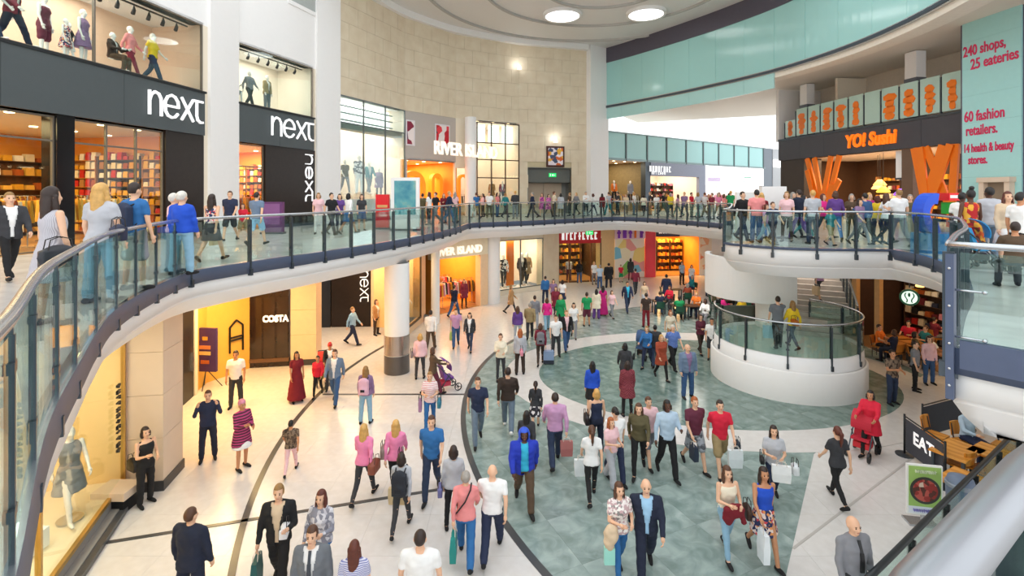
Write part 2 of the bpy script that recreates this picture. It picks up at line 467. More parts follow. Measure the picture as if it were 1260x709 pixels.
def balustrade(label, path, stops=None, spacing=1.25, z=UP, h=1.1, inset=.0, rail_r=.032, railmat=None, postmat=STEEL, foot=.33, group='glass balustrades round the atrium', pw=.045, pd=.05):
    P = [Vector(p) for p in path]
    S = cum(P)
    if stops is None:
        n = max(1, round(S[-1] / spacing)); stops = [S[-1] * k / n for k in range(n + 1)]
    c = P[len(P) // 2]
    t = thing('glass_balustrade', label, 'railing', (c.x, c.y, z), group=group)
    MB().tube([(p.x, p.y, z + h) for p in P], rail_r, 8).build('handrail', railmat or SILVER, t, smooth=True)
    for s in stops:
        p = at_len(P, S, s); q = at_len(P, S, s + .05) - at_len(P, S, s - .05)
        d = q.normalized(); n = Vector((-d.y, d.x))
        M = Matrix(((d.x, n.x, 0, p.x), (d.y, n.y, 0, p.y), (0, 0, 1, z), (0, 0, 0, 1)))
        mb = MB().box(-pw / 2, pw / 2, -pd, pd, -foot, h - .08, M)
        mb.box(-.012, .012, -.012, .012, h - .1, h, M).box(-.05, .05, -.02, .02, h - .25, h - .2, M).box(-.05, .05, -.02, .02, .2, .25, M)
        mb.box(-pw * .8, pw * .8, -pd - .03, pd + .03, -foot, -foot + .16, M)
        mb.build('post', postmat, t)
    for a, b in zip(stops[:-1], stops[1:]):
        if b - a < .12: continue
        Q = part_path(P, S, a + .03, b - .03); v = []; f = []; m = len(Q)
        for i, p in enumerate(Q):
            d = (Q[min(i + 1, m - 1)] - Q[max(i - 1, 0)]).normalized(); n = Vector((-d.y, d.x)) * .006
            v += [(p.x - n.x, p.y - n.y, z + .03), (p.x + n.x, p.y + n.y, z + .03), (p.x + n.x, p.y + n.y, z + h - .07), (p.x - n.x, p.y - n.y, z + h - .07)]
        for i in range(m - 1):
            for k in range(4): f.append((4 * i + k, 4 * i + (k + 1) % 4, 4 * i + 4 + (k + 1) % 4, 4 * i + 4 + k))
        f += [(0, 1, 2, 3), (4 * m - 1, 4 * m - 2, 4 * m - 3, 4 * m - 4)]
        MB().add(v, f).build('glass_panel', GLASSB, t)
    return t
def void_between(p, q):                  # stretch of the opening's edge in order of VPTS
    W = VOID[::-1] if parea([tuple(a) for a in VPTS]) < 0 else VOID
    i = min(range(len(W)), key=lambda k: (W[k] - Vector(p)).length); j = min(range(len(W)), key=lambda k: (W[k] - Vector(q)).length)
    return W[i:j + 1] if j > i else W[i:] + W[:j + 1]
def stops_at(path, cols):                # lengths along the path where it crosses the given picture columns
    S = cum(path); out = []
    for c in cols:
        for i in reversed(range(len(path) - 1)):
            a, b = column_of(path[i]), column_of(path[i + 1])
            if (a - c) * (b - c) <= 0 and a != b and path[i].y > .3:
                out.append(S[i] + (S[i + 1] - S[i]) * (c - a) / (b - a)); break
    return sorted(out)

pl = void_between((-6.78, 10.6), (-2.35, 27.8)); Sl = cum(pl)
st = [0] + stops_at(pl, [307, 358, 399, 432, 460, 484, 503, 520, 533, 544, 553, 560, 566]) + [Sl[-1]]
balustrade('long glass balustrade along the left upper walkway opposite the dark shop fascias', pl, st)
pl = void_between((0, .3), (-6.78, 10.6)); Sl = cum(pl)
st = stops_at(pl, [12, 40, 69, 92, 118, 143, 167, 192, 215]) + [Sl[-1]]
balustrade('near curved glass balustrade sweeping up from the bottom left corner', pl, [0.1, 1.0, 1.9] + [s for s in st if s > 2.4], rail_r=.035, pw=.035, pd=.018)
balustrade('far glass balustrade curving across the back of the atrium', void_between((-2.35, 27.8), (11.6, 26.9)), spacing=.95)
pl = void_between((11.6, 26.9), (7.2, 17.1))
balustrade('side glass balustrade running back from the left end of the bridge', pl, spacing=1.3)
pl = void_between((7.2, 17.1), (11.2, 14.9)); Sl = cum(pl)
balustrade('glass balustrade across the front of the bridge above the staircase', pl, [0] + stops_at(pl, [912, 951, 1005, 1053]) + [Sl[-1]])
balustrade('glass balustrade curving forward from the bridge to the blue corner post', void_between((11.2, 14.9), (4.72, 5.45)), spacing=1.2)
corner = balustrade('near right glass balustrade with a thick blue steel corner post', void_between((4.72, 5.45), (5.7, 4.2)), [1.5], z=UP, rail_r=.035)
# corner post and its wide glass sheet
cp = Vector((4.72, 5.42)); Mx = Matrix(((.62, .78, 0, cp.x), (-.78, .62, 0, cp.y), (0, 0, 1, UP), (0, 0, 0, 1)))
mb = MB().box(-.035, .035, -.06, .06, -.55, 1.0, Mx); po = mb.build('corner_post', BLUEST, corner)
mb = MB()
for z in (-.4, -.25, .05, .42, .8): mb.lathe([(.014, 0), (.014, .012), (.006, .016)], (0, 0, 0), 8)
mb = MB()
for z in (-.4, -.22, .05, .45, .85):
    p = Mx @ Vector((0, -.065, z)); mb.ball(p, .016)
mb.build('bolt', SILVER, corner, smooth=True)
mb = MB()
for z in (.12, .62):
    a = Mx @ Vector((0, 0, z)); mb.tube([a, a + Vector((.16, -.2, .0))], .012).ball(a + Vector((.17, -.21, 0)), .022)
mb.build('glass_clamp', SILVER, corner, smooth=True)
pl = void_between((4.72, 5.45), (5.7, 4.2)); Sl = cum(pl); Q = part_path(pl, Sl, .1, 1.45); v = []
mb = MB()
for a, b in zip(Q[:-1], Q[1:]): mb.bar((a.x, a.y, UP + .53), (b.x, b.y, UP + .53), .012, .98)
mb.build('glass_panel', GLASSB, corner)
mb = MB()
for a, b in zip(Q[:-1], Q[1:]): mb.bar((a.x, a.y, UP - .06), (b.x, b.y, UP - .06), .09, .3)
mb.build('channel', BLUEST, corner)
balustrade('blurred silver handrail on glass in the bottom right corner close by', void_between((5.3, 3.1), (0, .3)), spacing=1.3, h=1.1, rail_r=.04, railmat=mat('toned_down_silver_rail', '#a4a6ab', .32, .85))  # silver darkened here to hold down the brightness of the near rail

# ================================================================== CEILING, RING GALLERY
RINGP = spline([(7.6, 43.2), (9.6, 40.6), (12.7, 35.9), (14.7, 32.3), (15.9, 29.4), (16.7, 26), (16.9, 22.8), (16.5, 19.2), (15.4, 15.2), (13.2, 11.2)], .5)
def ring_band(z0, z1, th, name, m, out=0.):
    mb = MB(); n = len(RINGP); v = []; f = []
    for i, p in enumerate(RINGP):
        d = (RINGP[min(i + 1, n - 1)] - RINGP[max(0, i - 1)]).normalized(); q = Vector((-d.y, d.x))
        if q.x < 0: q = -q                # away from the atrium
        for r, z in ((-out, z0), (th, z0), (th, z1), (-out, z1)): v.append((p.x + q.x * r, p.y + q.y * r, z))
    for i in range(n - 1):
        for k in range(4): f.append((4 * i + k, 4 * i + (k + 1) % 4, 4 * i + 4 + (k + 1) % 4, 4 * i + 4 + k))
    f += [(0, 1, 2, 3), (4 * n - 1, 4 * n - 2, 4 * n - 3, 4 * n - 4)]
    return mb.add(v, f).build(name, m)
TEAL = mat('pale_teal_backed_glass', '#a6d8d3', .12, vary=.06, scale=.3)
TEAL2 = mat('pale_teal_lower_glass', '#b2deda', .15, vary=.05, scale=.3)
PURP = mat('dark_mauve_band', '#55505c', .5)
ring = thing('ring_gallery_front', 'curved gallery front of pale teal glass between dark bands high above the shops', 'gallery front', (14, 32, 14))
pts_all = RINGP
S = cum(RINGP)
def ring_panels(z0, z1, n, m, name, last=None):
    global RINGP
    for k in range(n):
        a, b = S[-1] * k / n + .012, S[-1] * (k + 1) / n - .012
        if last and b > last: break
        RINGP = part_path(pts_all, S, a, b)
        o = ring_band(z0, z1, .08, name, m); o.parent = ring; o.location = -ring.location
    RINGP = pts_all
ring_panels(14.16, 17.75, 16, TEAL, 'glass_panel')
ring_panels(13.0, 13.9, 16, TEAL2, 'lower_glass_panel', 17.0)
for a in ((17.75, 19.02, 'upper_band', PURP), (13.9, 14.16, 'lower_band', SILVER)):
    o = ring_band(a[0], a[1], .25, a[2], a[3], .06); o.parent = ring; o.location = -ring.location
o = ring_band(13.95, 14.1, .1, 'edge_band', mat('dark_slate_band', '#3f4a52', .5), .1); o.parent = ring; o.location = -ring.location  # dark slate strip along the lower edge, its own colour
# ceiling with its two big round lights
def ring_side(off): 
    n = len(RINGP); out = []
    for i, p in enumerate(RINGP):
        d = (RINGP[min(i + 1, n - 1)] - RINGP[max(0, i - 1)]).normalized(); q = Vector((-d.y, d.x))
        if q.x < 0: q = -q
        out.append(p + q * off)
    return out
WALLP = spline([(-10.6, 26.2), (-9.6, 28), (-7.9, 33), (-5.9, 35.9), (-4.2, 37.6), (-1.6, 39.3), (.65, 40.3), (3.4, 41.2), (6.2, 42)], .5)
cpoly = [p for p in ring_side(.3) if p.y > 25][::-1]
cpoly = [Vector((-10.8, 25.6))] + [p for p in cpoly] + [Vector((7.8, 44.4)), Vector((-13, 44.4))]
if parea(cpoly) < 0: cpoly = cpoly[::-1]
ceil = struct(MB().prism([(p.x, p.y) for p in cpoly], 19.0, 19.4).build('ceiling', mat('ceiling_white', '#e4e1dd', .6, vary=.02)))
def ceil_ring(cx, cy, r, w, z=18.97):
    mb = MB(); n = 64
    for k in range(n):
        a, b = 2 * math.pi * k / n, 2 * math.pi * (k + 1) / n
        q = [(cx + rr * math.cos(t), cy + rr * math.sin(t)) for rr, t in ((r, a), (r + w, a), (r + w, b), (r, b))]
        if all(p[1] > 26 for p in q): mb.prism(q, z - .12, z + .05)
    mb.build('ceiling_rib', mat('ceiling_rib_grey', '#b8b4ae', .6), ceil)
for r in (3.6, 7.2, 10.8): ceil_ring(5.5, 29.5, r, .16)
for k in range(0):
    a = R(18 + 16 * k); p0, p1 = Vector((5.5 + 3.7 * math.cos(a), 29.5 + 3.7 * math.sin(a), 18.93)), Vector((5.5 + 10.8 * math.cos(a), 29.5 + 10.8 * math.sin(a), 18.93))
    MB().bar(p0, p1, .14, .14).build('ceiling_rib', MATS['ceiling_rib_grey'], ceil)
for x, y, lab in ((3.45, 34.5, 'left one of two big round ceiling lights'), (9.1, 34.2, 'right one of two big round ceiling lights')):
    t = thing('ceiling_light', lab, 'ceiling light', (x, y, 18.9), group='round ceiling lights')
    MB().lathe([(1.15, -.1), (1.3, -.14), (1.35, 0), (1.35, .1)], (x, y, 18.9), 40, False).build('trim_ring', WHITE, t, smooth=True)
    MB().lathe([(.01, -.06), (1.15, -.06), (1.15, .0), (.01, 0)], (x, y, 18.9), 40).build('diffuser', lamp_mat('ceiling_diffuser', '#ffffff', 3), t)
# cornice along the stone wall
mb = MB(); cn = []
for i, p in enumerate(WALLP):
    d = (WALLP[min(i + 1, len(WALLP) - 1)] - WALLP[max(0, i - 1)]).normalized(); q = Vector((d.y, -d.x)); cn.append(q)
for i in range(len(WALLP) - 1):
    a, b = WALLP[i], WALLP[i + 1]; qa, qb = cn[i], cn[i + 1]
    mb.prism([a - qa * .3, a + qa * .5, b + qb * .5, b - qb * .3][::1] if parea([tuple(a - qa * .3), tuple(a + qa * .5), tuple(b + qb * .5), tuple(b - qb * .3)]) > 0 else [a - qa * .3, a + qa * .5, b + qb * .5, b - qb * .3][::-1], 18.55, 19.05)
struct(mb.build('trim_5', WHITE))

# ================================================================== SHOP HELPERS
def room(fr, u0, u1, z0, z1, depth, wall, power=120, color=(1, .78, .5), floor_m=None, ceil_m=None, lamps=True):
    """recess behind a frontage: back, sides, floor, ceiling, with lamps in its ceiling"""
    mb = MB(); mb.box(u0, u1, depth, depth + .1, z0, z1, fr.M()); mb.box(u0 - .1, u0, 0, depth, z0, z1, fr.M()); mb.box(u1, u1 + .1, 0, depth, z0, z1, fr.M())
    struct(mb.build('wall_inside', wall))
    if floor_m: struct(MB().box(u0, u1, 0, depth, z0 - .04, z0 + .02, fr.M()).build('floor_shop', floor_m))
    struct(MB().box(u0 - .1, u1 + .1, 0, depth + .1, z1, z1 + .1, fr.M()).build('ceiling_shop', ceil_m or WHITE))
    if power:
        a = math.atan2(fr.d.y, fr.d.x)
        area_lamp(fr.pt((u0 + u1) / 2, -depth * .5, z1 - .06), max(.5, (u1 - u0) * .7), depth * .6, power, color, (0, 0, a))
        if lamps:
            o = MB()
            n = max(2, int((u1 - u0) / 1.3))
            for k in range(n):
                for v in (.12, .5): o.lathe([(.11, -.03), (.11, .0)], fr.pt(u0 + (u1 - u0) * (k + .5) / n, -depth * v, z1), 10)
            tag(o.build('downlights', LAMPW), 'rows of small round downlights in a lit shop ceiling', 'lights', 'shop ceiling downlights')['kind'] = 'stuff'

GARM = [mat('garment_' + n, c, .8, vary=.15, scale=12) for n, c in (('rust', '#a8521c'), ('mustard', '#d59a25'), ('black', '#1d1b1d'), ('wine', '#6d1f2b'), ('cream', '#e7d9bf'), ('tan', '#a9743d'), ('red', '#c2281e'), ('navy', '#27304d'), ('gold', '#e6b04a'), ('olive', '#5d5730'), ('pink', '#dd8f9f'), ('white', '#efeae2'))]
def garment_mesh():
    mb = MB(); v = [(-.03, -.2, 1.42), (.03, -.2, 1.42), (.03, .2, 1.42), (-.03, .2, 1.42), (-.05, -.26, .75), (.05, -.26, .75), (.05, .26, .75), (-.05, .26, .75)]
    mb.add(v, [(3, 2, 1, 0), (4, 5, 6, 7), (0, 1, 5, 4), (1, 2, 6, 5), (2, 3, 7, 6), (3, 0, 4, 7)])
    mb.tube([(0, 0, 1.42), (0, 0, 1.5), (0, .03, 1.54), (0, .05, 1.5)], .008, 5)
    return mb.mesh('garment', GARM[0])
GME = garment_mesh()
RFME = None
def rack(M, label, pal=None, n=11, group='clothes rails inside the shops', w=1.3):
    global RFME
    a = math.atan2(M[1][0], M[0][0])
    t = thing('clothes_rail', label, 'clothes rail', M.translation, a, group)
    if RFME is None:
        mb = MB().tube([(-.7, 0, 0), (-.7, 0, 1.55), (.7, 0, 1.55), (.7, 0, 0)], .018, 6)
        for x in (-.7, .7): mb.box(x - .02, x + .02, -.25, .25, 0, .04)
        RFME = mb.mesh('frame', SILVER)
    put('frame', RFME, t)
    for k in range(n):
        put('garment', GME, t, random.choice(pal or GARM), (-w / 2 + w * k / (n - 1), 0, 0), random.uniform(-.15, .15), (1, 1, random.uniform(.97, 1.02)))
    return t
def shelving(M, label, w=2., h=2.4, rows=5, pal=None, body=None, group='shelving units inside the shops', per=6):
    a = math.atan2(M[1][0], M[0][0])
    t = thing('shelving_unit', label, 'shelves', M.translation, a, group)
    mb = MB().box(-w / 2, w / 2, .3, .34, 0, h).box(-w / 2, -w / 2 + .03, 0, .3, 0, h).box(w / 2 - .03, w / 2, 0, .3, 0, h)
    mb.build('carcass', body or BROWN, t, local=True)
    sh = MB().box(-w / 2 + .03, w / 2 - .03, 0, .3, 0, .03).mesh('shelf', body or BROWN)
    fs = MB().box(-.12, .12, .03, .27, 0, .12).box(-.11, .12, .04, .26, .12, .2).mesh('folded_stack', GARM[0])
    for r in range(rows):
        z = .12 + (h - .3) * r / max(1, rows - 1); put('shelf', sh, t, loc=(0, 0, z))
        for k in range(per):
            put('folded_stack', fs, t, random.choice(pal or GARM), (-w / 2 + w * (k + .5) / per, 0, z + .03), 0, (w / per / .32, 1, random.uniform(.7, 1.6)))
    return t
def glazing(fr, u0, u1, z0, z1, name, nm, rows=(), frame=BLACK, fw=.05, gm=None, v=0.):
    """framed shop window: frame, mullions, panes"""
    w = struct(MB().box(u0, u1, -v - .04, -v + .04, z0 - .02, z0 + fw, fr.M()).box(u0, u1, -v - .04, -v + .04, z1 - fw, z1, fr.M()).build(name, frame))
    for k in range(nm + 1):
        u = u0 + (u1 - u0) * k / nm
        MB().box(u - fw / 2, u + fw / 2, -v - .04, -v + .04, z0, z1, fr.M()).build('mullion', frame, w)
    for z in rows: MB().box(u0, u1, -v - .03, -v + .03, z - fw / 2, z + fw / 2, fr.M()).build('transom', frame, w)
    zs = [z0] + list(rows) + [z1]
    for k in range(nm):
        for a, b in zip(zs[:-1], zs[1:]):
            MB().box(u0 + (u1 - u0) * k / nm + fw / 2, u0 + (u1 - u0) * (k + 1) / nm - fw / 2, -v - .006, -v + .006, a + fw / 2, b - fw / 2, fr.M()).build('pane', gm or GLASS, w)
    return w
STROKES = {'n': [[(0, 0), (0, 1)], [(0, .6), (.1, .85), (.3, .99), (.52, .93), (.64, .75), (.66, .55), (.66, 0)]],
           'e': [[(.02, .5), (.84, .5), (.8, .75), (.62, .95), (.4, 1), (.17, .9), (.03, .68), (.02, .5), (.05, .25), (.2, .06), (.42, 0), (.62, .05), (.78, .2)]],
           'x': [[(0, 1), (.74, 0)], [(0, 0), (.74, 1)]],
           't': [[(-.18, 1), (.46, 1)], [(.05, 1), (.05, .3), (.12, .1), (.3, 0), (.46, .02)]]}
def stroke_word(word, M, h, m, parent, sx=1., w=.08, gap=.2):
    x = 0
    for ch in word:
        mb = MB(); wd = max(p[0] for s in STROKES[ch] for p in s)
        for s in STROKES[ch]:
            for a, b in zip(s[:-1], s[1:]):
                A, B = Vector(((x + a[0]) * h * sx, -.06, a[1] * h)), Vector(((x + b[0]) * h * sx, -.06, b[1] * h))
                e = (B - A).normalized() * w * .25
                mb.bar(M @ (A - e), M @ (B + e), .07, w * h / .8, up=tuple(M.to_3x3() @ (Vector((0, 1, 0)).cross(B - A)).normalized()))
        mb.build('letter_' + ch, m, parent)
        x += wd + gap
SIGNW = lamp_mat('white_sign_face', '#ffffff', .35)
def glyphs(M, width, h, n, m, parent, seed, m2=None, every=0):
    """a row of letter strokes for signs the photograph shows too blurred to read"""
    rnd = random.Random(seed); g = width / n; w = g * .62; b = h * .2
    for k in range(n):
        x = -width / 2 + g * (k + .5); mb = MB()
        sh = rnd.choice(('l', 'lr', 'tl', 'lm', 'lrb', 'ltb', 'm'))
        if 'l' in sh: mb.box(x - w / 2, x - w / 2 + b, -.04, 0, -h / 2, h / 2, M)
        if 'r' in sh: mb.box(x + w / 2 - b, x + w / 2, -.04, 0, -h / 2, h / 2, M)
        if 't' in sh: mb.box(x - w / 2, x + w / 2, -.045, 0, h / 2 - b, h / 2, M)
        if 'b' in sh: mb.box(x - w / 2, x + w / 2, -.045, 0, -h / 2, -h / 2 + b, M)
        if 'm' in sh: mb.box(x - w / 2, x + w / 2, -.045, 0, -b / 2, b / 2, M).box(x - b / 2, x + b / 2, -.04, 0, -h / 2, h / 2, M)
        mb.build('letter_stroke', m2 if (m2 and k % 4 == every) else m, parent)

# ================================================================== LEFT UPPER SHOPS (two dark fascias)
N1, N2 = Fr((-13.9, 8.6), (-12.1, 20)), Fr((-12, 21.9), (-10.45, 26.8))
FB, FT, WT = 8.96, 10.6, 13.3
PEACH = mat('peach_display_wall', '#ecc9ae', .6, vary=.05)
PEACH2 = mat('ivory_display_wall', '#efe2d2', .6, vary=.04)
wl = MB()
for fr in (N1, N2): wl.box(0 if fr is N2 else -6, fr.L, 0, .5, WT, 20.5, fr.M())
pw = Fr((-12.1, 20), (-12, 21.9)); wl.box(0, pw.L, -.15, .9, UP, 20.5, pw.M())
pw2 = Fr((-10.45, 26.8), (-9.75, 28.4)); wl.box(0, pw2.L, -.12, .8, UP, 20.5, pw2.M())
struct(wl.build('wall_left', WHITE))
for fr in (N1, N2):
    e = MB().box(fr.L - .25 if fr is N1 else 0, fr.L, -.02, .5, UP, WT, fr.M()) if fr is N1 else MB().box(fr.L - .12, fr.L, 0, .5, UP, WT, fr.M())
    struct(e.build('trim_6', CREAM))
# small recessed window high on the left wall
u0, u1 = N2.ux(356), N2.ux(388)
w = struct(MB().box(u0 - .1, u1 + .1, -.05, .02, 16.1, 16.3, N2.M()).box(u0 - .1, u0, -.05, .02, 16.3, 19, N2.M()).box(u1, u1 + .1, -.05, .02, 16.3, 19, N2.M()).build('window_1', WHITE))
MB().box(u0, u1, -.015, -.005, 16.3, 19, N2.M()).build('pane', mat('grey_window_pane', '#aeb3b0', .15), w)
for fr, lab, wm, x0, x1, xs0, xs1, zl in ((N1, 'longer charcoal shop fascia with white lettering nearest on the left', PEACH, 0, 255, 178, 244, 9.42), (N2, 'shorter charcoal shop fascia with white lettering between the white piers', PEACH2, 290, 389, 331, 382, 9.45)):
    t = thing('shop_fascia', lab, 'shop sign', fr.pt(fr.L / 2, 0, FB), group='charcoal shop fascias')
    n = 5 if fr is N1 else 2; ul = -6 if fr is N1 else 0
    for k in range(n): MB().box(ul + (fr.L - .25 - ul) * k / n + .006, ul + (fr.L - .25 - ul) * (k + 1) / n - .006, -.12, .4, FB, FT, fr.M()).build('fascia_panel', DARK, t)
    MB().box(ul, fr.L - .2, -.16, .4, FT, FT + .08, fr.M()).build('ledge', BLACK, t)
    a, b = fr.ux(xs0), fr.ux(xs1); h = .8 if fr is N1 else .86
    tw = .66 + .84 + .74 + .46 + .6
    stroke_word('next', fr.M(a, .13, zl), h, SIGNW, t, sx=(b - a) / (tw * h))
    # display window above the fascia
    room(fr, ul, fr.L - .3, FT + .05, WT, 2.2, wm, 300 if fr is N1 else 80, (1, .92, .82), lamps=False, floor_m=WHITE)
    glazing(fr, ul, fr.L - .3, FT + .08, WT, 'window_2' if fr is N1 else 'window_3', 4 if fr is N1 else 1, frame=mat('bronze_frame', '#6d6458', .4), gm=GLASS)
    g = thing('spotlight_track', 'row of small black spotlights at the top of the %s display window' % ('longer' if fr is N1 else 'shorter'), 'spotlights', fr.pt(fr.L - 3, -.5, WT - .1), group='display window spotlights')
    m_ = MB().bar(fr.pt(fr.L - 5, -.45, WT - .12), fr.pt(fr.L - .5, -.45, WT - .12), .05, .05); m_.build('track', BLACK, g)
    for k in range(7): 
        p = fr.pt(fr.L - 4.6 + k * .6, -.45, WT - .3); MB().tube([p + Vector((0, 0, .16)), p, p + Vector((-.1, .08, -.1))], [.012, .06, .07], 8).build('spotlight', BLACK, g)
# shop floor behind: gold lit interior
ul, ur = N1.ux(2) - 3, N1.ux(203)
room(N1, -6, N1.L - .3, UP, FB, 7, ORANGEW, 1000, (1, .72, .36), mat('shop_floor_wood', '#b98a55', .3))
room(N2, 0, N2.L - .15, UP, FB, 6, ORANGEW, 420, (1, .75, .4), MATS['shop_floor_wood'])
def shopfront_post(fr, x0, x1, label, m=BLACK, z0=UP, z1=FB, name='shopfront_pier', dep=.5):
    t = thing(name, label, 'pier', fr.pt(fr.ux((x0 + x1) / 2), 0, z0))
    MB().box(fr.ux(x0), fr.ux(x1), -.03, dep, z0, z1, fr.M()).build('shaft', m, t)
    MB().box(fr.ux(x0) - .02, fr.ux(x1) + .02, -.05, dep, z0, z0 + .15, fr.M()).build('plinth', STEEL, t)
shopfront_post(N1, 69, 91, 'black pier in the middle of the larger charcoal fronted shop', mat('black_gloss', '#121215', .15))
GLOSS = mat('dark_gloss_panel', '#2a211c', .3, vary=.3, spec=.25)
shopfront_post(N1, 203, 250, 'dark glossy wall panel at the right end of the larger charcoal fronted shop', GLOSS, dep=.15, name='wall_panel')
shopfront_post(N2, 326, 387, 'dark glossy wall panel with upright white lettering', GLOSS, dep=.15, name='wall_panel')
vs = thing('vertical_sign', 'white lettering running down the dark panel by the second white pier', 'shop sign', N2.pt(N2.ux(379), .1, 7))
Mv = N2.M(N2.ux(374), .05, 8.7) @ Matrix.Rotation(R(90), 4, 'Y')
stroke_word('next', Mv, .5, SIGNW, vs, sx=1.45)
for a, b, z, fr, lab in ((-6, N1.ux(68), FB, N1, 'left'), (N1.ux(92), N1.ux(202), FB, N1, 'right'), (.1, N2.ux(325), FB, N2, 'second')):
    glazing(fr, a, b, UP, FB - .05, 'window_4', 3 if fr is N1 else 1, (7.9,) if fr is N2 else (8.2,), frame=mat('bronze_frame', '', .4), gm=GLASS, v=-.1)
ORD = ('leftmost', 'second', 'third', 'fourth', 'fifth', 'sixth', 'seventh', 'eighth')
for fr, ulist, dep in ((N1, (-1, 1.2, 3.4, 5.6, 7.4, 9.2), (1.6, 3.4)), (N2, (1.0, 2.6), (1.6, 3.2))):
    for d in dep:
        for u in ulist:
            rack(fr.M(u, -d, UP + .02), '%s clothes rail in the %s row inside the %s fascia shop' % (ORD[ulist.index(u)], 'front' if d < 2 else 'back', 'longer' if fr is N1 else 'shorter'), GARM[:2] + GARM[4:6] + GARM[8:9] + GARM[2:4])
    for u in ([-.5, 2, 4.5, 7, 9.5] if fr is N1 else [1.2, 3.4]):
        shelving(fr.M(u, -6.4, UP + .02), ORD[int((u + .5) / 2.5)] + ' tall shelves of folded clothes from the left in the longer fascia shop' if fr is N1 else ('left' if u < 2 else 'right') + ' tall shelves of folded clothes in the shorter fascia shop', 2.3, 3.0, 6, GARM[:2] + GARM[4:6] + GARM[8:9] + GARM[11:])

side = Matrix.Rotation(R(-90), 4, 'Z')
GOLD = GARM[:2] + GARM[4:6] + GARM[8:9] + GARM[6:7] + GARM[11:]
for fr, vs_, L_ in ((N1, (1.3, 3.3, 5.3), N1.L - .72), (N2, (1.2, 3.2, 5.0), N2.L - .56)):
    for i, v in enumerate(vs_):
        shelving(fr.M(L_, -v, UP + .02) @ side, ('near', 'middle', 'rear')[i] + ' side wall shelves of golden goods in the %s fascia shop' % ('longer' if fr is N1 else 'shorter'), 1.9, 3.1, 9, GOLD, MATS['dark_brown_wall'] if i % 2 else mat('honey_shelf', '#b9792c', .5), per=7)
# ================================================================== RIVER ISLAND FRONT and STONE WALL
STONE = ramp_mat('cream_limestone', [(.3, '#ddcbaf'), (.55, '#e3d3b8'), (.75, '#e8dac1')], 'noise', 1.5, .5, 6, 0)
SJ = mat('stone_joint', '#cdbf9c', .8)
RI1, RI2, RI3 = Fr((-9.75, 28.4), (-7.25, 34)), Fr((-7.25, 34), (-4.2, 37.6)), Fr((-4.2, 37.6), (.55, 40.3))
ST = Fr((.55, 40.3), (6.2, 42))
GH = 12.3
base = MB()
for fr in (RI1, RI2, RI3): base.box(0, fr.L, .06, .5, GH, 18.9, fr.M())
ua, ub = ST.ux(650), ST.ux(703); EZ = 8.75
base.box(0, ua, .06, .6, UP, 18.9, ST.M()).box(ub, ST.L, .06, .6, UP, 18.9, ST.M()).box(ua, ub, .06, .6, EZ, 18.9, ST.M())
sw = struct(base.build('wall_back', SJ))
for fr, zb in ((RI1, GH), (RI2, GH), (RI3, GH), (ST, UP)):
    n = max(1, round(fr.L / 1.45)); H = 1.05; z = zb; r = 0
    while z < 18.7:
        z1 = min(z + H, 18.75)
        cuts = [0] + [fr.L * (k + (.5 if r % 2 else 0)) / n for k in range(0 if r % 2 else 1, n)] + [fr.L]
        for a, b in zip(cuts[:-1], cuts[1:]):
            segs = [(a, b)]
            if fr is ST and z < EZ - .05:
                segs = []
                if a < ua: segs.append((a, min(b, ua)))
                if b > ub: segs.append((max(a, ub), b))
                if not segs: continue
            for p, q in segs:
                if q - p > .1: MB().box(p + .006, q - .006, -.02, .07, z + .006, z1 - .006, fr.M()).build('stone_panel', STONE, sw)
        z = z1; r += 1
pe = Fr((6.2, 42), (7.9, 43.2)); struct(MB().box(0, 2.1, -.5, .6, UP, 19, pe.M()).build('wall_pier', WHITE))
# glass shop front, left part
room(RI1, 0, RI1.L, UP, GH, 4, PEACH2, 300, (1, .93, .84), MATS['shop_floor_wood'], lamps=False)
glazing(RI1, 0, RI1.L, UP + .02, GH, 'window_5', 3, (10.75,), frame=mat('pewter_frame', '#6f7474', .4, .5), fw=.07)
w5 = bpy.data.objects['window_5']
mbk = MB().box(.1, RI1.L - .1, 1.2, 1.24, 10.9, 12.2, RI1.M()); struct(mbk.build('wall_inside', SELFLIT))  # glowing sheet, gives the upper panes their lit white look
for k in range(3): MB().box(.1, RI1.L - .1, .9, .96, 11.05 + .42 * k, 11.14 + .42 * k, RI1.M()).build('louvre', mat('louvre_grey', '#a9aeae', .4), w5)
MB().box(0, RI1.L, .2, .9, 10.45, 10.75, RI1.M()).build('bulkhead', mat('grey_bulkhead', '#82807a', .5), w5)
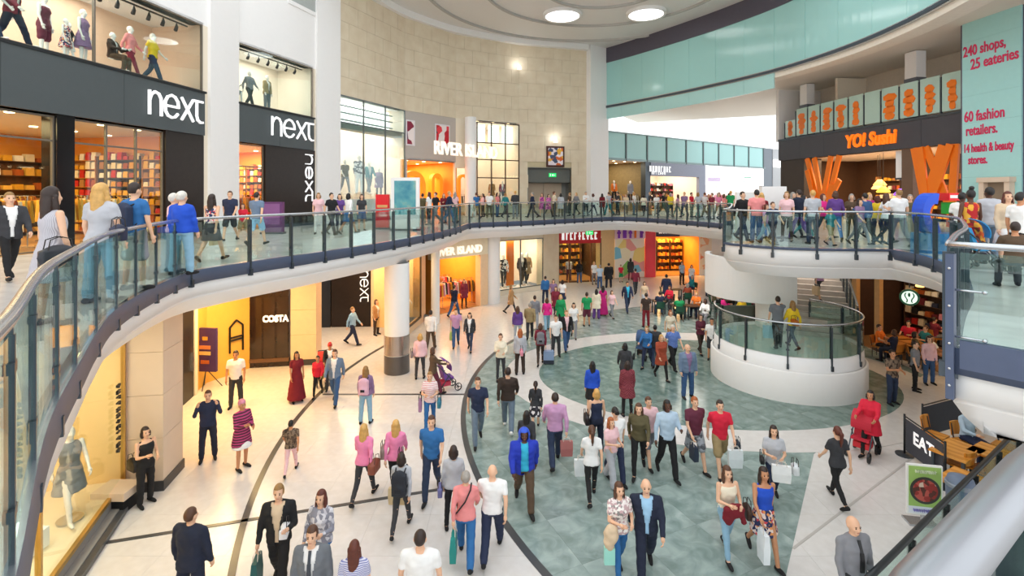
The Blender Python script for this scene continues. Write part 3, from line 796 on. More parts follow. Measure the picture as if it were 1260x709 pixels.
# entrance part: grey wall with openings, orange arches inside
GREYW = mat('warm_grey_front', '#bdb3ab', .5, vary=.03)
rw = MB(); ue = RI2.ux(536)
rw.box(0, RI2.L, 0, .3, 9.0, GH, RI2.M()).box(0, RI2.ux(501), 0, .3, UP, 9.0, RI2.M())
struct(rw.build('wall_front', GREYW))
room(RI2, 0, RI2.L, UP, 9.0, 7, ORANGEW, 420, (1, .66, .28), MATS['shop_floor_wood'])
ARCH = lamp_mat('orange_lit_arch', '#ff9420', .35)
def arch(fr, x0, x1, z1, v, th, label):
    a, b = fr.ux(x0), fr.ux(x1); c = (a + b) / 2; r = (b - a) / 2; mb = MB(); n = 14
    ring_o = [(b, UP)] + [(c + r * math.cos(math.pi * k / n), z1 - r + r * math.sin(math.pi * k / n)) for k in range(n + 1)] + [(a, UP)]
    ri = r - th
    ring_i = [(c + ri, UP)] + [(c + ri * math.cos(math.pi * k / n), z1 - r + ri * math.sin(math.pi * k / n)) for k in range(n + 1)] + [(c - ri, UP)]
    for k in range(len(ring_o) - 1):
        q = [ring_i[k], ring_o[k], ring_o[k + 1], ring_i[k + 1]]
        vv = [fr.pt(u, -v, z) for u, z in q] + [fr.pt(u, -v - .4, z) for u, z in q]
        mb.add(vv, [(0, 1, 2, 3), (7, 6, 5, 4), (0, 4, 5, 1), (1, 5, 6, 2), (2, 6, 7, 3), (3, 7, 4, 0)])
    return tag(mb.build('display_arch', ARCH), label, 'arch', 'orange arches inside the clothing shop')
arch(RI2, 503, 533, 8.3, .8, .35, 'large orange arch just inside the clothing shop entrance')
arch(RI2, 545, 558, 8.2, 1.2, .25, 'narrow orange arch between grey wall and white column')
arch(RI3, 574, 588, 8.2, 1.5, .2, 'orange arch right of the white column')
for k, (xa, xb) in enumerate(((499, 510), (535, 553))):
    pl_ = thing('fashion_poster', ('pink and white fashion poster on the grey shop front', 'red and white fashion poster on the grey shop front')[k], 'poster', RI2.pt(RI2.ux(xa), .03, 10), group='fashion posters on the grey front')
    MB().box(RI2.ux(xa), RI2.ux(xb), -.05, -.01, 9.95, 11.7, RI2.M()).build('board', mat('poster_pale', '#e6dfe2', .5), pl_)
    pm = ramp_mat('poster_print_%d' % k, [(0, ('#8c1f3d', '#c01228')[k]), (.35, '#f1e4e2'), (.6, ('#5b2c4d', '#e43a46')[k]), (.8, '#2b2028')], 'voronoi', 2.2, .5)
    MB().box(RI2.ux(xa) + .1, RI2.ux(xb) - .1, -.06, -.04, 10.05, 11.6, RI2.M()).build('print', pm, pl_)
# white column in front of the shop
c = RI2.pt(RI2.ux(565), 1.2, UP)
def column(c, r, z0, z1, label, bands=None, m=WHITE):
    t = thing('round_column', label, 'column', (c[0], c[1], z0), group='round columns')
    MB().lathe([(r, 0), (r, z1 - z0)], (c[0], c[1], z0), 40, False).build('shaft', m, t, smooth=True)
    for a, b, mm in bands or []: MB().lathe([(r + .012, a), (r + .012, b)], (c[0], c[1], z0), 40, False).build('collar', mm, t, smooth=True)
    return t
column(c, .42, UP, GH, 'white round column before the orange arches upstairs')
# right glazed bay
room(RI3, 0, RI3.L, UP, GH, 5, PEACH2, 220, (1, .85, .66), MATS['shop_floor_wood'])
rw = MB().box(0, RI3.ux(586), 0, .2, 8.6, GH, RI3.M()); struct(rw.build('wall_front', CREAM))
glazing(RI3, RI3.ux(587), RI3.L, UP + .02, GH - .1, 'window_6', 3, (7.9, 9.3, 10.6), frame=mat('brown_frame', '#4b3a2c', .4), fw=.08)
for k in range(3):
    a = RI3.ux(587) + (RI3.L - RI3.ux(587)) * k / 3
    struct(MB().box(a + .15, a + (RI3.L - RI3.ux(587)) / 3 - .15, .8, .84, 10.75, 12.1, RI3.M()).build('wall_inside', SELFLIT))  # glowing sheet behind the top panes, emission in place of lamps
for u in (1.0, 2.6, 4.2): rack(RI3.M(u, -1.8, UP + .02), ('left', 'middle', 'right')[int(u / 1.6)] + ' clothes rail behind the brown framed upper window', GARM[2:6] + GARM[9:12])
for u in (.8, 2.4): rack(RI2.M(u, -2.6, UP + .02), ('left' if u < 1 else 'right') + ' clothes rail inside the shop with orange arches', GARM)
ri = thing('shop_sign', 'white capital lettering spanning the grey front and white column', 'shop sign', RI2.pt(RI2.L * .6, .3, 9.7))
sgn = Fr(tuple(RI2.pt(RI2.ux(512), 1.9, 0).xy), tuple(RI3.pt(RI3.ux(606), .75, 0).xy))
lettering('RIVER ISLAND', sgn.M(sgn.L / 2, 0, 9.72), 1.25, lamp_mat('ivory_sign_face', '#fff6e6', .5), ri, width=sgn.L, depth=.12, bold=.02)
# exit recess, picture, wall lamps
er = struct(MB().box(ua, ub, 1.2, 1.3, UP, EZ, ST.M()).box(ua - .05, ua, 0, 1.3, UP, EZ, ST.M()).box(ub, ub + .05, 0, 1.3, UP, EZ, ST.M()).box(ua, ub, 0, 1.3, EZ, EZ + .06, ST.M()).build('wall_recess', mat('grey_recess', '#7b7b76', .6)))
MB().box(ua, ub, .3, .4, EZ - 1.15, EZ, ST.M()).build('header_panel', mat('dark_grey_header', '#62645f', .5), er)
for k in range(2):
    a = ua + .1 + (ub - ua - .5) * k / 2; b = ua + .1 + (ub - ua - .5) * (k + 1) / 2
    d = struct(MB().box(a + .02, b - .02, 1.12, 1.18, UP, EZ - 1.2, ST.M()).build('door_1', mat('beige_door', '#b8a58f', .5)))
    MB().box(b - .3 if k == 0 else a + .2, b - .22 if k == 0 else a + .28, 1.05, 1.12, UP + .9, UP + 1.4, ST.M()).build('door_handle', SILVER, d)
def exit_sign(p, fr, w, label, hang=0):
    t = thing('exit_sign', label, 'exit sign', p)
    M = fr.M(); M.translation = p
    MB().box(-w / 2, w / 2, -.04, .04, -w / 4, w / 4, M).build('case', lamp_mat('exit_green', '#18b45c', 1.2), t)
    mb = MB().bar(M @ Vector((-w * .05, -.05, 0)), M @ Vector((w * .36, -.05, 0)), .02, w * .07).bar(M @ Vector((-w * .1, -.05, 0)), M @ Vector((w * .06, -.05, w * .14)), .02, w * .07).bar(M @ Vector((-w * .1, -.05, 0)), M @ Vector((w * .06, -.05, -w * .14)), .02, w * .07)
    mb.box(-w * .38, -w * .28, -.05, -.04, -w * .16, w * .16, M)
    mb.build('pictogram', SIGNW, t)
    if hang:
        MB().tube([p + Vector((0, 0, w / 4)), (p.x, p.y, hang)], .015, 5).build('hanger', STEEL, t)
exit_sign(ST.pt(ST.ux(681), -.2, EZ - .55), ST, .62, 'small green exit sign above the beige double doors upstairs')
pc = thing('wall_picture', 'square orange and white framed picture on the stone wall above the doors', 'picture', ST.pt(ST.ux(683), .02, 9.7))
MB().box(ST.ux(672), ST.ux(694), -.1, 0, 8.85, 10.55, ST.M()).build('frame', mat('dark_red_frame', '#4a2018', .4), pc)
MB().box(ST.ux(674), ST.ux(692), -.13, -.08, 9.0, 10.4, ST.M()).build('print', ramp_mat('picture_print', [(0, '#d9672b'), (.3, '#f0e3e8'), (.55, '#44506b'), (.75, '#e9b23a')], 'voronoi', 3.5, .5), pc)
def wall_lamp(p, n, label, power):
    t = thing('wall_lamp', label, 'wall lamp', p, group='small wall lamps on the stone')
    a = p + n * .28
    MB().bar(p, a, .05, .05).build('bracket', SILVER, t); MB().tube([a + Vector((0, 0, -.16)), a + Vector((0, 0, .1))], [.16, .1], 12).build('shade', lamp_mat('wall_lamp_face', '#ffffff', 2), t)
    d = bpy.data.lights.new('wall_lamp_light', 'POINT'); d.energy = power; d.shadow_soft_size = .1; o = bpy.data.objects.new('wall_lamp_light', d); COL.objects.link(o); o.location = a + n * .25 + Vector((0, 0, .25))
nn = Vector((ST.n.x, ST.n.y, 0))
wall_lamp(ST.pt(ST.ux(682), 0, 11.0), nn, 'small lamp shining on the stone just above the picture', 14)
wall_lamp(RI3.pt(RI3.L - .1, .05, 16.7), nn, 'small bright lamp high on the curved stone wall', 14)

# ================================================================== FAR UPPER SHOPS to the right
FS = Fr((7.6, 43.0), (30, 60))
def fs(x): return FS.ux(x)
t = thing('glazed_header', 'long band of pale green glass above the far upper shops', 'glazing', FS.pt(10, 0, 9.8))
cols = [724, 742, 770, 796, 820, 844, 865, 884, 903, 921, 939]
MB().box(fs(740), fs(941), -.06, .1, 9.62, 9.8, FS.M()).build('lower_rail', mat('grey_green_rail', '#7d908f', .4, .4), t)
MB().box(fs(740), fs(941), -.06, .1, 12.0, 12.12, FS.M()).build('upper_rail', MATS['grey_green_rail'], t)
HG = mat('header_teal_glass', '#9cc9c6', .12, vary=.1, scale=.2)
for a, b in zip(cols[1:-1], cols[2:]):
    MB().box(fs(a) + .05, fs(b) - .05, .0, .06, 9.8, 12.0, FS.M()).build('glass_panel', HG, t)
    MB().box(fs(b) - .07, fs(b) + .07, -.08, .1, 9.6, 12.05, FS.M()).build('mullion', mat('slate_mullion', '#4c5658', .4), t)
shops = [('a', 742, 794, mat('olive_shop_wall', '#7a6a48', .6, vary=.3), None), ('b', 800, 867, WARM, '#8d93a3'), ('c', 868, 938, WHITE, '#f6f3f4')]
room(FS, fs(742), fs(795), UP, 9.6, 6, shops[0][3], 260, (1, .85, .6), MATS['shop_floor_wood'])
room(FS, fs(800), fs(867), UP, 9.6, 6, PEACH2, 500, (1, .9, .75), MATS['shop_floor_wood'])
room(FS, fs(868), fs(939), UP, 9.6, 6, WHITE, 260, (1, .97, .96), TILE_W)
shopfront_post(FS, 794, 800, 'slim dark pier between the far upper shops', STEEL, z1=9.7)
shopfront_post(FS, 939, 950, 'slate pier at the right end of the far upper shops', mat('slate_pier', '#6d747c', .5), z1=12.1)
gf = thing('shop_fascia', 'blue grey fascia with small white words over a far upper shop', 'shop sign', FS.pt(fs(834), .1, 8.8))
MB().box(fs(800), fs(867), -.1, .2, 8.35, 9.6, FS.M()).box(fs(859), fs(867), -.1, .2, UP, 8.35, FS.M()).build('board', mat('blue_grey_fascia', '#8a8fa0', .5), gf)
glyphs(FS.M(fs(811), .12, 9.0), 3.4, .55, 8, SIGNW, gf, 3)
glyphs(FS.M(fs(809), .12, 8.6), 2.2, .25, 7, SIGNW, gf, 4)
gc = thing('shop_fascia', 'white glowing shop front with an oval outline sign', 'shop sign', FS.pt(fs(900), .1, 8.8))
MB().box(fs(868), fs(939), -.05, .1, 7.6, 9.6, FS.M()).build('board', SELFLIT, gc)
mb = MB(); oc = fs(919)
for k in range(24):
    a, b = 2 * math.pi * k / 24, 2 * math.pi * (k + 1) / 24
    mb.bar(FS.pt(oc + 1.5 * math.cos(a), .1, 8.5 + .55 * math.sin(a)), FS.pt(oc + 1.5 * math.cos(b), .1, 8.5 + .55 * math.sin(b)), .05, .09)
mb.bar(FS.pt(oc - .8, .1, 8.5), FS.pt(oc + .8, .1, 8.5), .05, .2)
mb.build('oval_sign', mat('mint_sign', '#9fc7b4', .5), gc)
for j, (x, z, wd) in enumerate(((878, 8.2, 2.4),)): MB().box(fs(x) - wd / 2, fs(x) + wd / 2, -.1, -.04, z - .25, z + .2, FS.M()).build('pink_panel', mat('pale_lilac', '#dcc8e4', .5), gc)
for x in (748, 758, 768, 778, 788):
    rack(FS.M(fs(x), -.9, UP + .02), ORD[(x - 748) // 10] + ' clothes rail from the left inside the dim far upper shop', GARM)
for x in (806, 818, 830, 842, 853): shelving(FS.M(fs(x), -3, UP + .02), ORD[(x - 806) // 11] + ' shelves from the left inside the blue grey fronted shop', 1.8, 2.6, 5, GARM)
for x in (874, 886, 900, 914, 928): rack(FS.M(fs(x), -1.5, UP + .02), ORD[(874, 886, 900, 914, 928).index(x)] + ' clothes rail from the left inside the bright white far shop', [GARM[6], GARM[10], GARM[11], GARM[3]])
ew = struct(MB().box(fs(950), fs(950) + 8, -.1, .4, UP, 12.1, FS.M()).build('wall_far', mat('far_grey_wall', '#a8a9aa', .6)))
glow = thing('shop_window', 'small lit amber window beside the slate pier', 'shop window', FS.pt(fs(957), .12, 6))
MB().box(fs(952), fs(964), -.16, -.1, UP, 7.4, FS.M()).build('frame', BROWN, glow); MB().box(fs(953), fs(963), -.2, -.15, UP + .3, 7.2, FS.M()).build('display', lamp_mat('amber_glow', '#e2954a', .7), glow)
wsg = thing('hanging_sign', 'small white box sign on the grey end wall', 'shop sign', FS.pt(fs(956), .2, 10.4)); MB().box(fs(950), fs(961), -.3, -.12, 9.9, 10.8, FS.M()).build('box', SELFLIT, wsg)

# ================================================================== RIGHT: SUSHI RESTAURANT, GALLERY, TEAL PILLAR
YS = Fr((18.6, 35), (20.25, 22.4))
YL = YS.L
CHAR2 = mat('charcoal_fascia', '#45444a', .5)
t = thing('shop_fascia', 'broad charcoal fascia with orange lettering on the right', 'shop sign', YS.pt(YL / 2, 0, FB))
for k in range(6): MB().box(YL * k / 6 + .006, YL * (k + 1) / 6 - .006, -.1, .5, FB, 10.3, YS.M()).build('fascia_panel', CHAR2, t)
MB().box(0, YL, -.14, .5, 10.3, 10.42, YS.M()).build('ledge', STEEL, t)
ORNG = mat('vivid_orange', '#f47a12', .4, vary=.03)
ORL = lamp_mat('orange_sign_face', '#ff7a10', .5)
a, b = YS.ux(1043), YS.ux(1106)
lettering('YO! Sushi', YS.M((a + b) / 2, .13, 9.62), 1.0, ORL, t, width=b - a, depth=.12, bold=.035, shear=.1)
# gallery above: glass panels with orange prints, columns, rear wall, soffit
bal = thing('gallery_balustrade', 'row of glass panels with orange pictures on the restaurant gallery', 'railing', YS.pt(YL / 2, 0, 10.4))
PR = [ramp_mat('orange_print_%d' % k, [(0, '#f07a1c'), (.4, '#d9e6df'), (.65, '#f39a3a'), (.85, '#bfe0d6')], 'voronoi', 1.2 + .5 * k, .4, stretch=(1, 1, .5)) for k in range(3)]
PG = mat('frosted_green_glass', '#b4cfc2', .15, vary=.08, scale=1)
n = 11; ub0, ub1 = YS.ux(966), YL - .1
shapes = []
for k in range(n):
    a, b = ub0 + (ub1 - ub0) * k / n, ub0 + (ub1 - ub0) * (k + 1) / n
    h = 1.1 if k == 0 else 1.75
    MB().box(a + .05, b - .05, -.02, .0, 10.5, 10.5 + h, YS.M()).build('glass_panel', PG, bal)
    MB().box(a - .03, a + .03, -.05, .05, 10.42, 10.5 + h - .1, YS.M()).build('post', STEEL, bal)
    # orange sketch figures: blobs of flat colour on the glass
    mb = MB(); rnd = random.Random(k * 3 + 1); c = (a + b) / 2
    if k != 6:
        for j in range(4):
            z = 10.75 + j * .32 * h / 1.75; w_ = rnd.uniform(.2, .42)
            pts = [(c + w_ * math.cos(q * math.pi / 3.5) * rnd.uniform(.7, 1.2), z + .22 * math.sin(q * math.pi / 3.5)) for q in range(7)]
            vv = [YS.pt(u, .03, zz) for u, zz in pts] + [YS.pt(u, .045, zz) for u, zz in pts]
            mb.add(vv, [tuple(range(7)), tuple(range(13, 6, -1))] + [(q, (q + 1) % 7, 7 + (q + 1) % 7, 7 + q) for q in range(7)])
        mb.build('orange_figure', ORNG, bal)
struct(MB().box(-3, YL + 4, 3.2, 3.4, 10.4, 14.2, YS.M()).build('wall_gallery', mat('gallery_beige', '#d8cdbd', .6)))
struct(MB().box(-.4, -.1, -.0, 3.3, 10.4, 13.9, YS.M()).build('wall_gallery_end', WHITE))
struct(MB().box(3.6, 3.8, 1.2, 3.3, 10.4, 13.9, YS.M()).build('wall_gallery_fin', CREAM))
struct(MB().box(-.4, YL + 4, 0, 3.4, 10.3, 10.42, YS.M()).build('floor_gallery', WHITE))
for x, lab in ((978, 'left gallery column, white above and slate below'), (1107, 'right gallery column, white above and slate below')):
    u = YS.ux(x); cc = thing('gallery_column', lab, 'column', YS.pt(u, -.9, 10.42), group='gallery columns')
    MB().box(u - .35, u + .35, .6, 1.2, 10.42, 12.6, YS.M()).build('lower_shaft', mat('slate_cladding', '#64686f', .5), cc); MB().box(u - .32, u + .32, .62, 1.18, 12.6, 13.95, YS.M()).build('upper_shaft', WHITE, cc)
# soffit between the ring and the gallery, open daylight roof beyond it
SOFM = mat('cream_soffit', '#e6dccd', .6, vary=.02)
ro = ring_side(.3); rin = [p for p in ro if p.y > 8]
so = [(p.x, p.y) for p in rin] + [(27, 8), (27, 46), (13, 52)]
struct(MB().prism(so if parea(so) > 0 else so[::-1], 14.0, 14.12).build('ceiling_gallery', SOFM))
bm_ = MB()
rr = ring_side(1.0); r0 = ring_side(.1)
for i in range(len(rr) - 1):
    if 12 < rr[i].y < 44:
        q = [r0[i], rr[i], rr[i + 1], r0[i + 1]]; q = q if parea([tuple(p) for p in q]) > 0 else q[::-1]; bm_.prism(q, 13.62, 14.02)
struct(bm_.build('trim_7', mat('ivory_beam', '#efe6d6', .5)))
# lower opening
struct(MB().box(-.1, YL, 6, 6.1, UP, FB, YS.M()).box(-.1, 0, .2, 6.1, UP, FB, YS.M()).build('wall_inside', BROWN)); struct(MB().box(-.1, YL, 0, 6, FB, FB + .1, YS.M()).build('ceiling_shop', CREAM))
area_lamp(YS.pt(YL / 2, -2.5, FB - .1), YL * .8, 3, 600, (1, .72, .42), (0, 0, math.atan2(YS.d.y, YS.d.x)))
shopfront_post(YS, 961, 990, 'dark brown pier at the left end of the sushi restaurant', mat('dark_brown_pier', '#3a302c', .5), dep=1.2)
shopfront_post(YS, 1110, 1124, 'brown pier beside the right orange lattice', mat('brown_pier', '#6a5140', .5), dep=.6)
hd = thing('header_box', 'pale box hanging in the sushi restaurant opening', 'sign box', YS.pt(YS.ux(1107), -.3, 7.7)); MB().box(YS.ux(1098), YS.ux(1117), .2, .8, 7.5, 8.9, YS.M()).build('box', WHITE, hd); MB().box(YS.ux(1098), YS.ux(1117), .15, .85, 7.4, 7.5, YS.M()).build('base_trim', STEEL, hd)  # plain white header block, gives no light
for nm, x0, x1, pats in (('left', 994, 1040, ((0, 1, .45, 0), (.22, 1, .52, 0), (.9, 1, .5, 0), (.7, 1, .42, .1), (.05, .8, .3, .2), (.45, 0, .75, .55), (.52, .1, .95, .62))), ('right', 1126, 1179, ((0, 1, .38, 0), (.3, 1, .85, .25), (1, 1, .88, 0), (.72, 1, .3, .3), (.2, 1, .42, 0), (.92, 1, .35, .1)))):
    g = thing('orange_lattice', nm + ' lattice of crossing orange beams under the charcoal fascia', 'lattice', YS.pt(YS.ux((x0 + x1) / 2), 0, UP), group='orange beam lattices')
    a, b = YS.ux(x0), YS.ux(x1); zt, zb = FB - .02, UP + .1
    for q, (ua_, za, ub_, zb_) in enumerate(pats):
        MB().bar(YS.pt(a + (b - a) * ua_, .05 + .03 * q, zb + (zt - zb) * za), YS.pt(a + (b - a) * ub_, .05 + .03 * q, zb + (zt - zb) * zb_), .1, .34, up=(YS.d.x, YS.d.y, 0)).build('beam', ORNG, g)
for u in (3, 5, 7, 9): shelving(YS.M(u, -5.4, UP + .02), ORD[(u - 3) // 2] + ' brown shelves from the left at the back of the sushi restaurant', 1.9, 2.6, 5, GARM[:6])
for k, (x, z, c) in enumerate(((1063, 6.9, '#f0c040'), (1078, 6.75, '#7a3cf0'), (1048, 7.3, '#e8b060'), (1090, 7.2, '#f0a030'), (1035, 7.1, '#e0b070'))):
    L = thing('pendant_lamp', ('yellow', 'violet', 'amber', 'orange', 'tan')[k] + ' glowing pendant lamp in the sushi restaurant', 'lamp', YS.pt(YS.ux(x), -1.2 - .3 * k, z), group='pendant lamps in the sushi restaurant')
    p = YS.pt(YS.ux(x), -1.2 - .3 * k, z)
    MB().lathe([(.1, .2), (.34, -.1), (.3, -.16)], p, 14).build('shade', lamp_mat('pendant_' + c[1:], c, 1.5), L, smooth=True); MB().tube([p + Vector((0, 0, .2)), (p.x, p.y, FB)], .012, 5).build('cord', BLACK, L)
# pillar with pale teal printed face
TP = Fr((19.55, 21.95), (19.75, 19.35))
pil = thing('advert_pillar', 'tall pale teal pillar with pink lettering at the right edge', 'pillar', TP.pt(1.3, 0, UP))
MB().box(0, TP.L, 0, 1.2, UP, 14.4, TP.M()).build('core', mat('mauve_grey_pillar', '#5a5566', .5), pil)
npl = 8
for k in range(npl):
    z0, z1 = UP + .02 + (14.3 - UP) * k / npl, UP + .02 + (14.3 - UP) * (k + 1) / npl
    MB().box(.12, TP.L - .12, -.06, 0, z0 + .002, z1 - .002, TP.M()).build('face_panel', mat('pale_teal_print', '#a9dcd9', .25, vary=.03), pil)
PINK = mat('pink_print', '#d8285a', .5)
for s, z, h, w_, uc in (('240 shops,', 12.75, .62, 1.75, 1.05), ('25 eateries', 12.15, .62, 1.9, 1.45), ('60 fashion', 9.95, .62, 1.65, 1.05), ('retailers.', 9.35, .6, 1.3, .95), ('14 health & beauty', 8.6, .5, 2.0, 1.2), ('stores.', 8.1, .5, .8, .8)):
    lettering(s, TP.M(uc, .07, z), h, PINK, pil, width=w_, depth=.02, bold=.012)
dr = thing('service_hatch', 'small stone framed hatch at the foot of the teal pillar', 'hatch', TP.pt(1.6, .1, UP))
MB().box(1.0, 2.3, -.35, -.06, 7.15, 7.35, TP.M()).build('canopy', BEIGE, dr); MB().box(1.05, 1.25, -.3, -.06, UP, 7.15, TP.M()).box(2.05, 2.25, -.3, -.06, UP, 7.15, TP.M()).build('jamb', BEIGE, dr); MB().box(1.25, 2.05, -.1, -.06, UP, 7.15, TP.M()).build('leaf', mat('dull_bronze', '#8d7a66', .4), dr)
struct(MB().box(TP.L, TP.L + 8, .2, .6, UP, 20, TP.M()).build('wall_right', mat('mauve_wall', '#6b6474', .6)))

# ================================================================== GROUND FLOOR SHOPS, left to right
def G(x, y): return onto(x, y, 0)
WTOP = SOF
# near left display window
W1 = Fr((-7.35, 7.6), (-8.62, 11.2), (0, 12))
BUFF = mat('buff_display_wall', '#f3cf8f', .6, vary=.04)
room(W1, -3, W1.L, .32, WTOP, 2.2, BUFF, 170, (1, .86, .66), mat('display_floor', '#ecd9b4', .4), lamps=False)
sill = struct(MB().box(-3, W1.L, -.18, .06, .0, .12, W1.M()).box(-3, W1.L, -.02, .3, .12, .3, W1.M()).build('baseboard_left', mat('grey_stone_sill', '#8e8a86', .5)))
struct(MB().box(-3, W1.L, -.3, -.18, 0, .1, W1.M()).build('trim_8', LINE))
glazing(W1, -3, W1.L - .05, .32, WTOP - .1, 'window_7', 2, (), frame=mat('gold_frame', '#c9a25a', .3, .7), fw=.06)
vt = thing('window_lettering', 'upright black lettering on the warm display window near the left pillar', 'lettering', W1.pt(W1.L - .65, -.3, 2))
glyphs(W1.M(W1.L - .5, .04, 1.9) @ Matrix.Rotation(R(90), 4, 'Y'), 1.5, .15, 12, BLACK, vt, 9)
# stone pillar
def stone_pillar(p, w, d, rz, z1, label, m=BEIGE, rows=4):
    t = thing('stone_pillar', label, 'pillar', (p[0], p[1], 0), rz, 'square stone pillars under the walkway')
    for k in range(rows): MB().box(-w / 2, w / 2, -d / 2, d / 2, .22 + (z1 - .22) * k / rows, .22 + (z1 - .22) * (k + 1) / rows - .008).build('stone_block', m, t, local=True)
    MB().box(-w / 2 - .03, w / 2 + .03, -d / 2 - .03, d / 2 + .03, 0, .22).build('plinth', mat('dark_stone_plinth', '#3c3a3b', .4), t, local=True)
    return t
stone_pillar((-8.42, 11.75), .95, .95, R(10), SOF, 'pale stone pillar beside the warm display window on the left')
bs = thing('bench_seat', 'beige box seat against the pillar under the person in black', 'seat', (-8.35, 10.75, 0))
MB().box(-8.75, -8.05, 10.45, 11.0, .3, .46).build('seat_pad', BEIGE, bs); MB().box(-8.7, -8.1, 10.5, 10.95, 0, .3).build('base', BLACK, bs)
# recess behind the pillar: dark doorway, amber wall, coffee shop
L1 = Fr((-9.9, 13.0), (-10.9, 18.4)); L2 = Fr((-10.9, 18.4), (-10.1, 19.6)); 
AW = mat('amber_plaster', '#efb24a', .6, vary=.06)
struct(MB().box(0, L1.L, 0, .3, 0, WTOP, L1.M()).build('wall_left_lower', AW))
c1 = Fr((-9.0, 12.2), (-9.9, 13.0)); struct(MB().box(0, c1.L, 0, .2, 0, WTOP, c1.M()).build('wall_left_return', BEIGE))
dd = struct(MB().box(L1.ux(214), L1.ux(238), -.06, .1, 0, 3.1, L1.M()).build('door_2', mat('near_black_door', '#211a18', .4)))
MB().box(L1.ux(236), L1.ux(239.5), -.1, .1, 0, 3.2, L1.M()).build('door_frame', CREAM, dd); MB().box(L1.ux(232), L1.ux(233), -.14, -.06, .9, 1.5, L1.M()).build('door_handle', SILVER, dd)
AF = Fr((-10.75, 18.0), (-9.98, 18.95))
AF = Fr((-10.9, 17.6), (-10.05, 19.3))
struct(MB().box(-.1, AF.L + .1, 0, .2, 0, WTOP, AF.M()).build('wall_amber', AW))
area_lamp((-8.9, 16.2, SOF - .08), 1.2, 3.0, 260, (1, .7, .3))
po = thing('purple_poster', 'tall purple poster on the amber wall by the coffee shop', 'poster', L1.pt(L1.ux(255), .05, 1.5))
PF = Fr((-10.42, 16.75), (-9.75, 17.25))
PF = Fr(tuple(G(242, 478).xy), tuple(G(268, 479).xy), (0, 0))
MB().box(0, PF.L, -.1, 0, .62, 2.1, PF.M()).build('board', mat('deep_purple', '#43265c', .4, vary=.15), po)
for k, (z, wd, c) in enumerate(((1.75, .18, '#d99a3a'), (1.45, .4, '#c77c4a'), (1.25, .4, '#d8b06a'), (.95, .3, '#b05a2c'))): MB().box(PF.L / 2 - wd / 2, PF.L / 2 + wd / 2, -.12, -.09, z - .06, z + .06, PF.M()).build('print_block', mat('poster_ink_%d' % k, c, .5), po)
MB().tube([PF.pt(.05, -.3, 0), PF.pt(PF.L / 2, .05, .7)], .015, 6).tube([PF.pt(PF.L - .05, -.3, 0), PF.pt(PF.L / 2, .05, .7)], .015, 6).tube([PF.pt(PF.L / 2, .25, 0), PF.pt(PF.L / 2, .05, .7)], .015, 6).build('stand', BLACK, po)
fm = thing('wall_frame', 'black house shaped line frame on the amber wall', 'wall decoration', AF.pt(AF.L * .75, .05, 2))
ua, ub = AF.ux(282), AF.ux(298)
mb = MB()
q = [(ua, .8), (ua, 1.75), ((ua + ub) / 2, 1.98), (ub, 1.75), (ub, .8)]
for a, b in list(zip(q[:-1], q[1:])) + [((ua, 1.36), (ub, 1.36)), ((ua, 1.25), (ub, 1.25))]: mb.bar(AF.pt(a[0], .04, a[1]), AF.pt(b[0], .04, b[1]), .05, .05)
mb.build('frame', BLACK, fm)
CF = Fr((-10.05, 19.3), (-8.65, 19.55))
cs = thing('coffee_shop_front', 'dark glazed coffee shop front with white lettering', 'shop front', CF.pt(CF.L / 2, 0, 0))
MB().box(-.05, CF.L, 0, .25, 0, WTOP, CF.M()).build('wall', mat('dark_brown_front', '#2b1c16', .2, vary=.3), cs)
for k in range(3): MB().box(.05 + CF.L * k / 3, CF.L * (k + 1) / 3 - .03, -.03, 0, .35, 2.7, CF.M()).build('pane', mat('dark_reflective_glass', '#33241c', .08, vary=.4, scale=2), cs)
MB().box(0, CF.L, -.05, 0, .2, .34, CF.M()).build('kick_rail', mat('kick_brown', '#6b4a30', .4), cs)
lettering('COSTA', CF.M(CF.L * .66, .04, 1.86), .34, SIGNW, cs, width=.95, depth=.05, bold=.018)
stone_pillar((-8.2, 20.1), .95, .9, R(8), SOF, 'warm stone pillar right of the coffee shop', mat('peach_stone', '#edc9a0', .45))
# next entrance, ground
NG = Fr((-9.6, 25.2), (-6.3, 25.4))
room(NG, 0, NG.L + .4, 0, WTOP, 4, BROWN, 60, (1, .75, .4), MATS['shop_floor_wood'])
ng = thing('shop_entrance', 'dark ground floor shop entrance with upright white lettering behind the big column', 'shop front', NG.pt(1, 0, 0))
MB().box(NG.ux(408), NG.ux(457), -.02, .15, 0, WTOP - .3, NG.M()).build('wall_panel', GLOSS, ng); MB().box(NG.ux(396), NG.ux(407), -.06, .2, 0, WTOP - .3, NG.M()).build('pier', BLACK, ng)
stroke_word('next', NG.M(NG.ux(444), .04, 2.8) @ Matrix.Rotation(R(90), 4, 'Y'), .38, SIGNW, ng, sx=1.2)
struct(MB().box(NG.ux(457), NG.ux(475), -.1, .4, 0, WTOP, NG.M()).build('wall_peach', mat('peach_stone', '', .4)))
area_lamp((-7.4, 22.6, SOF - .08), 2.2, 2.6, 150, (1, .76, .48))  # added lamp to warm the entrance floor, no fitting modelled
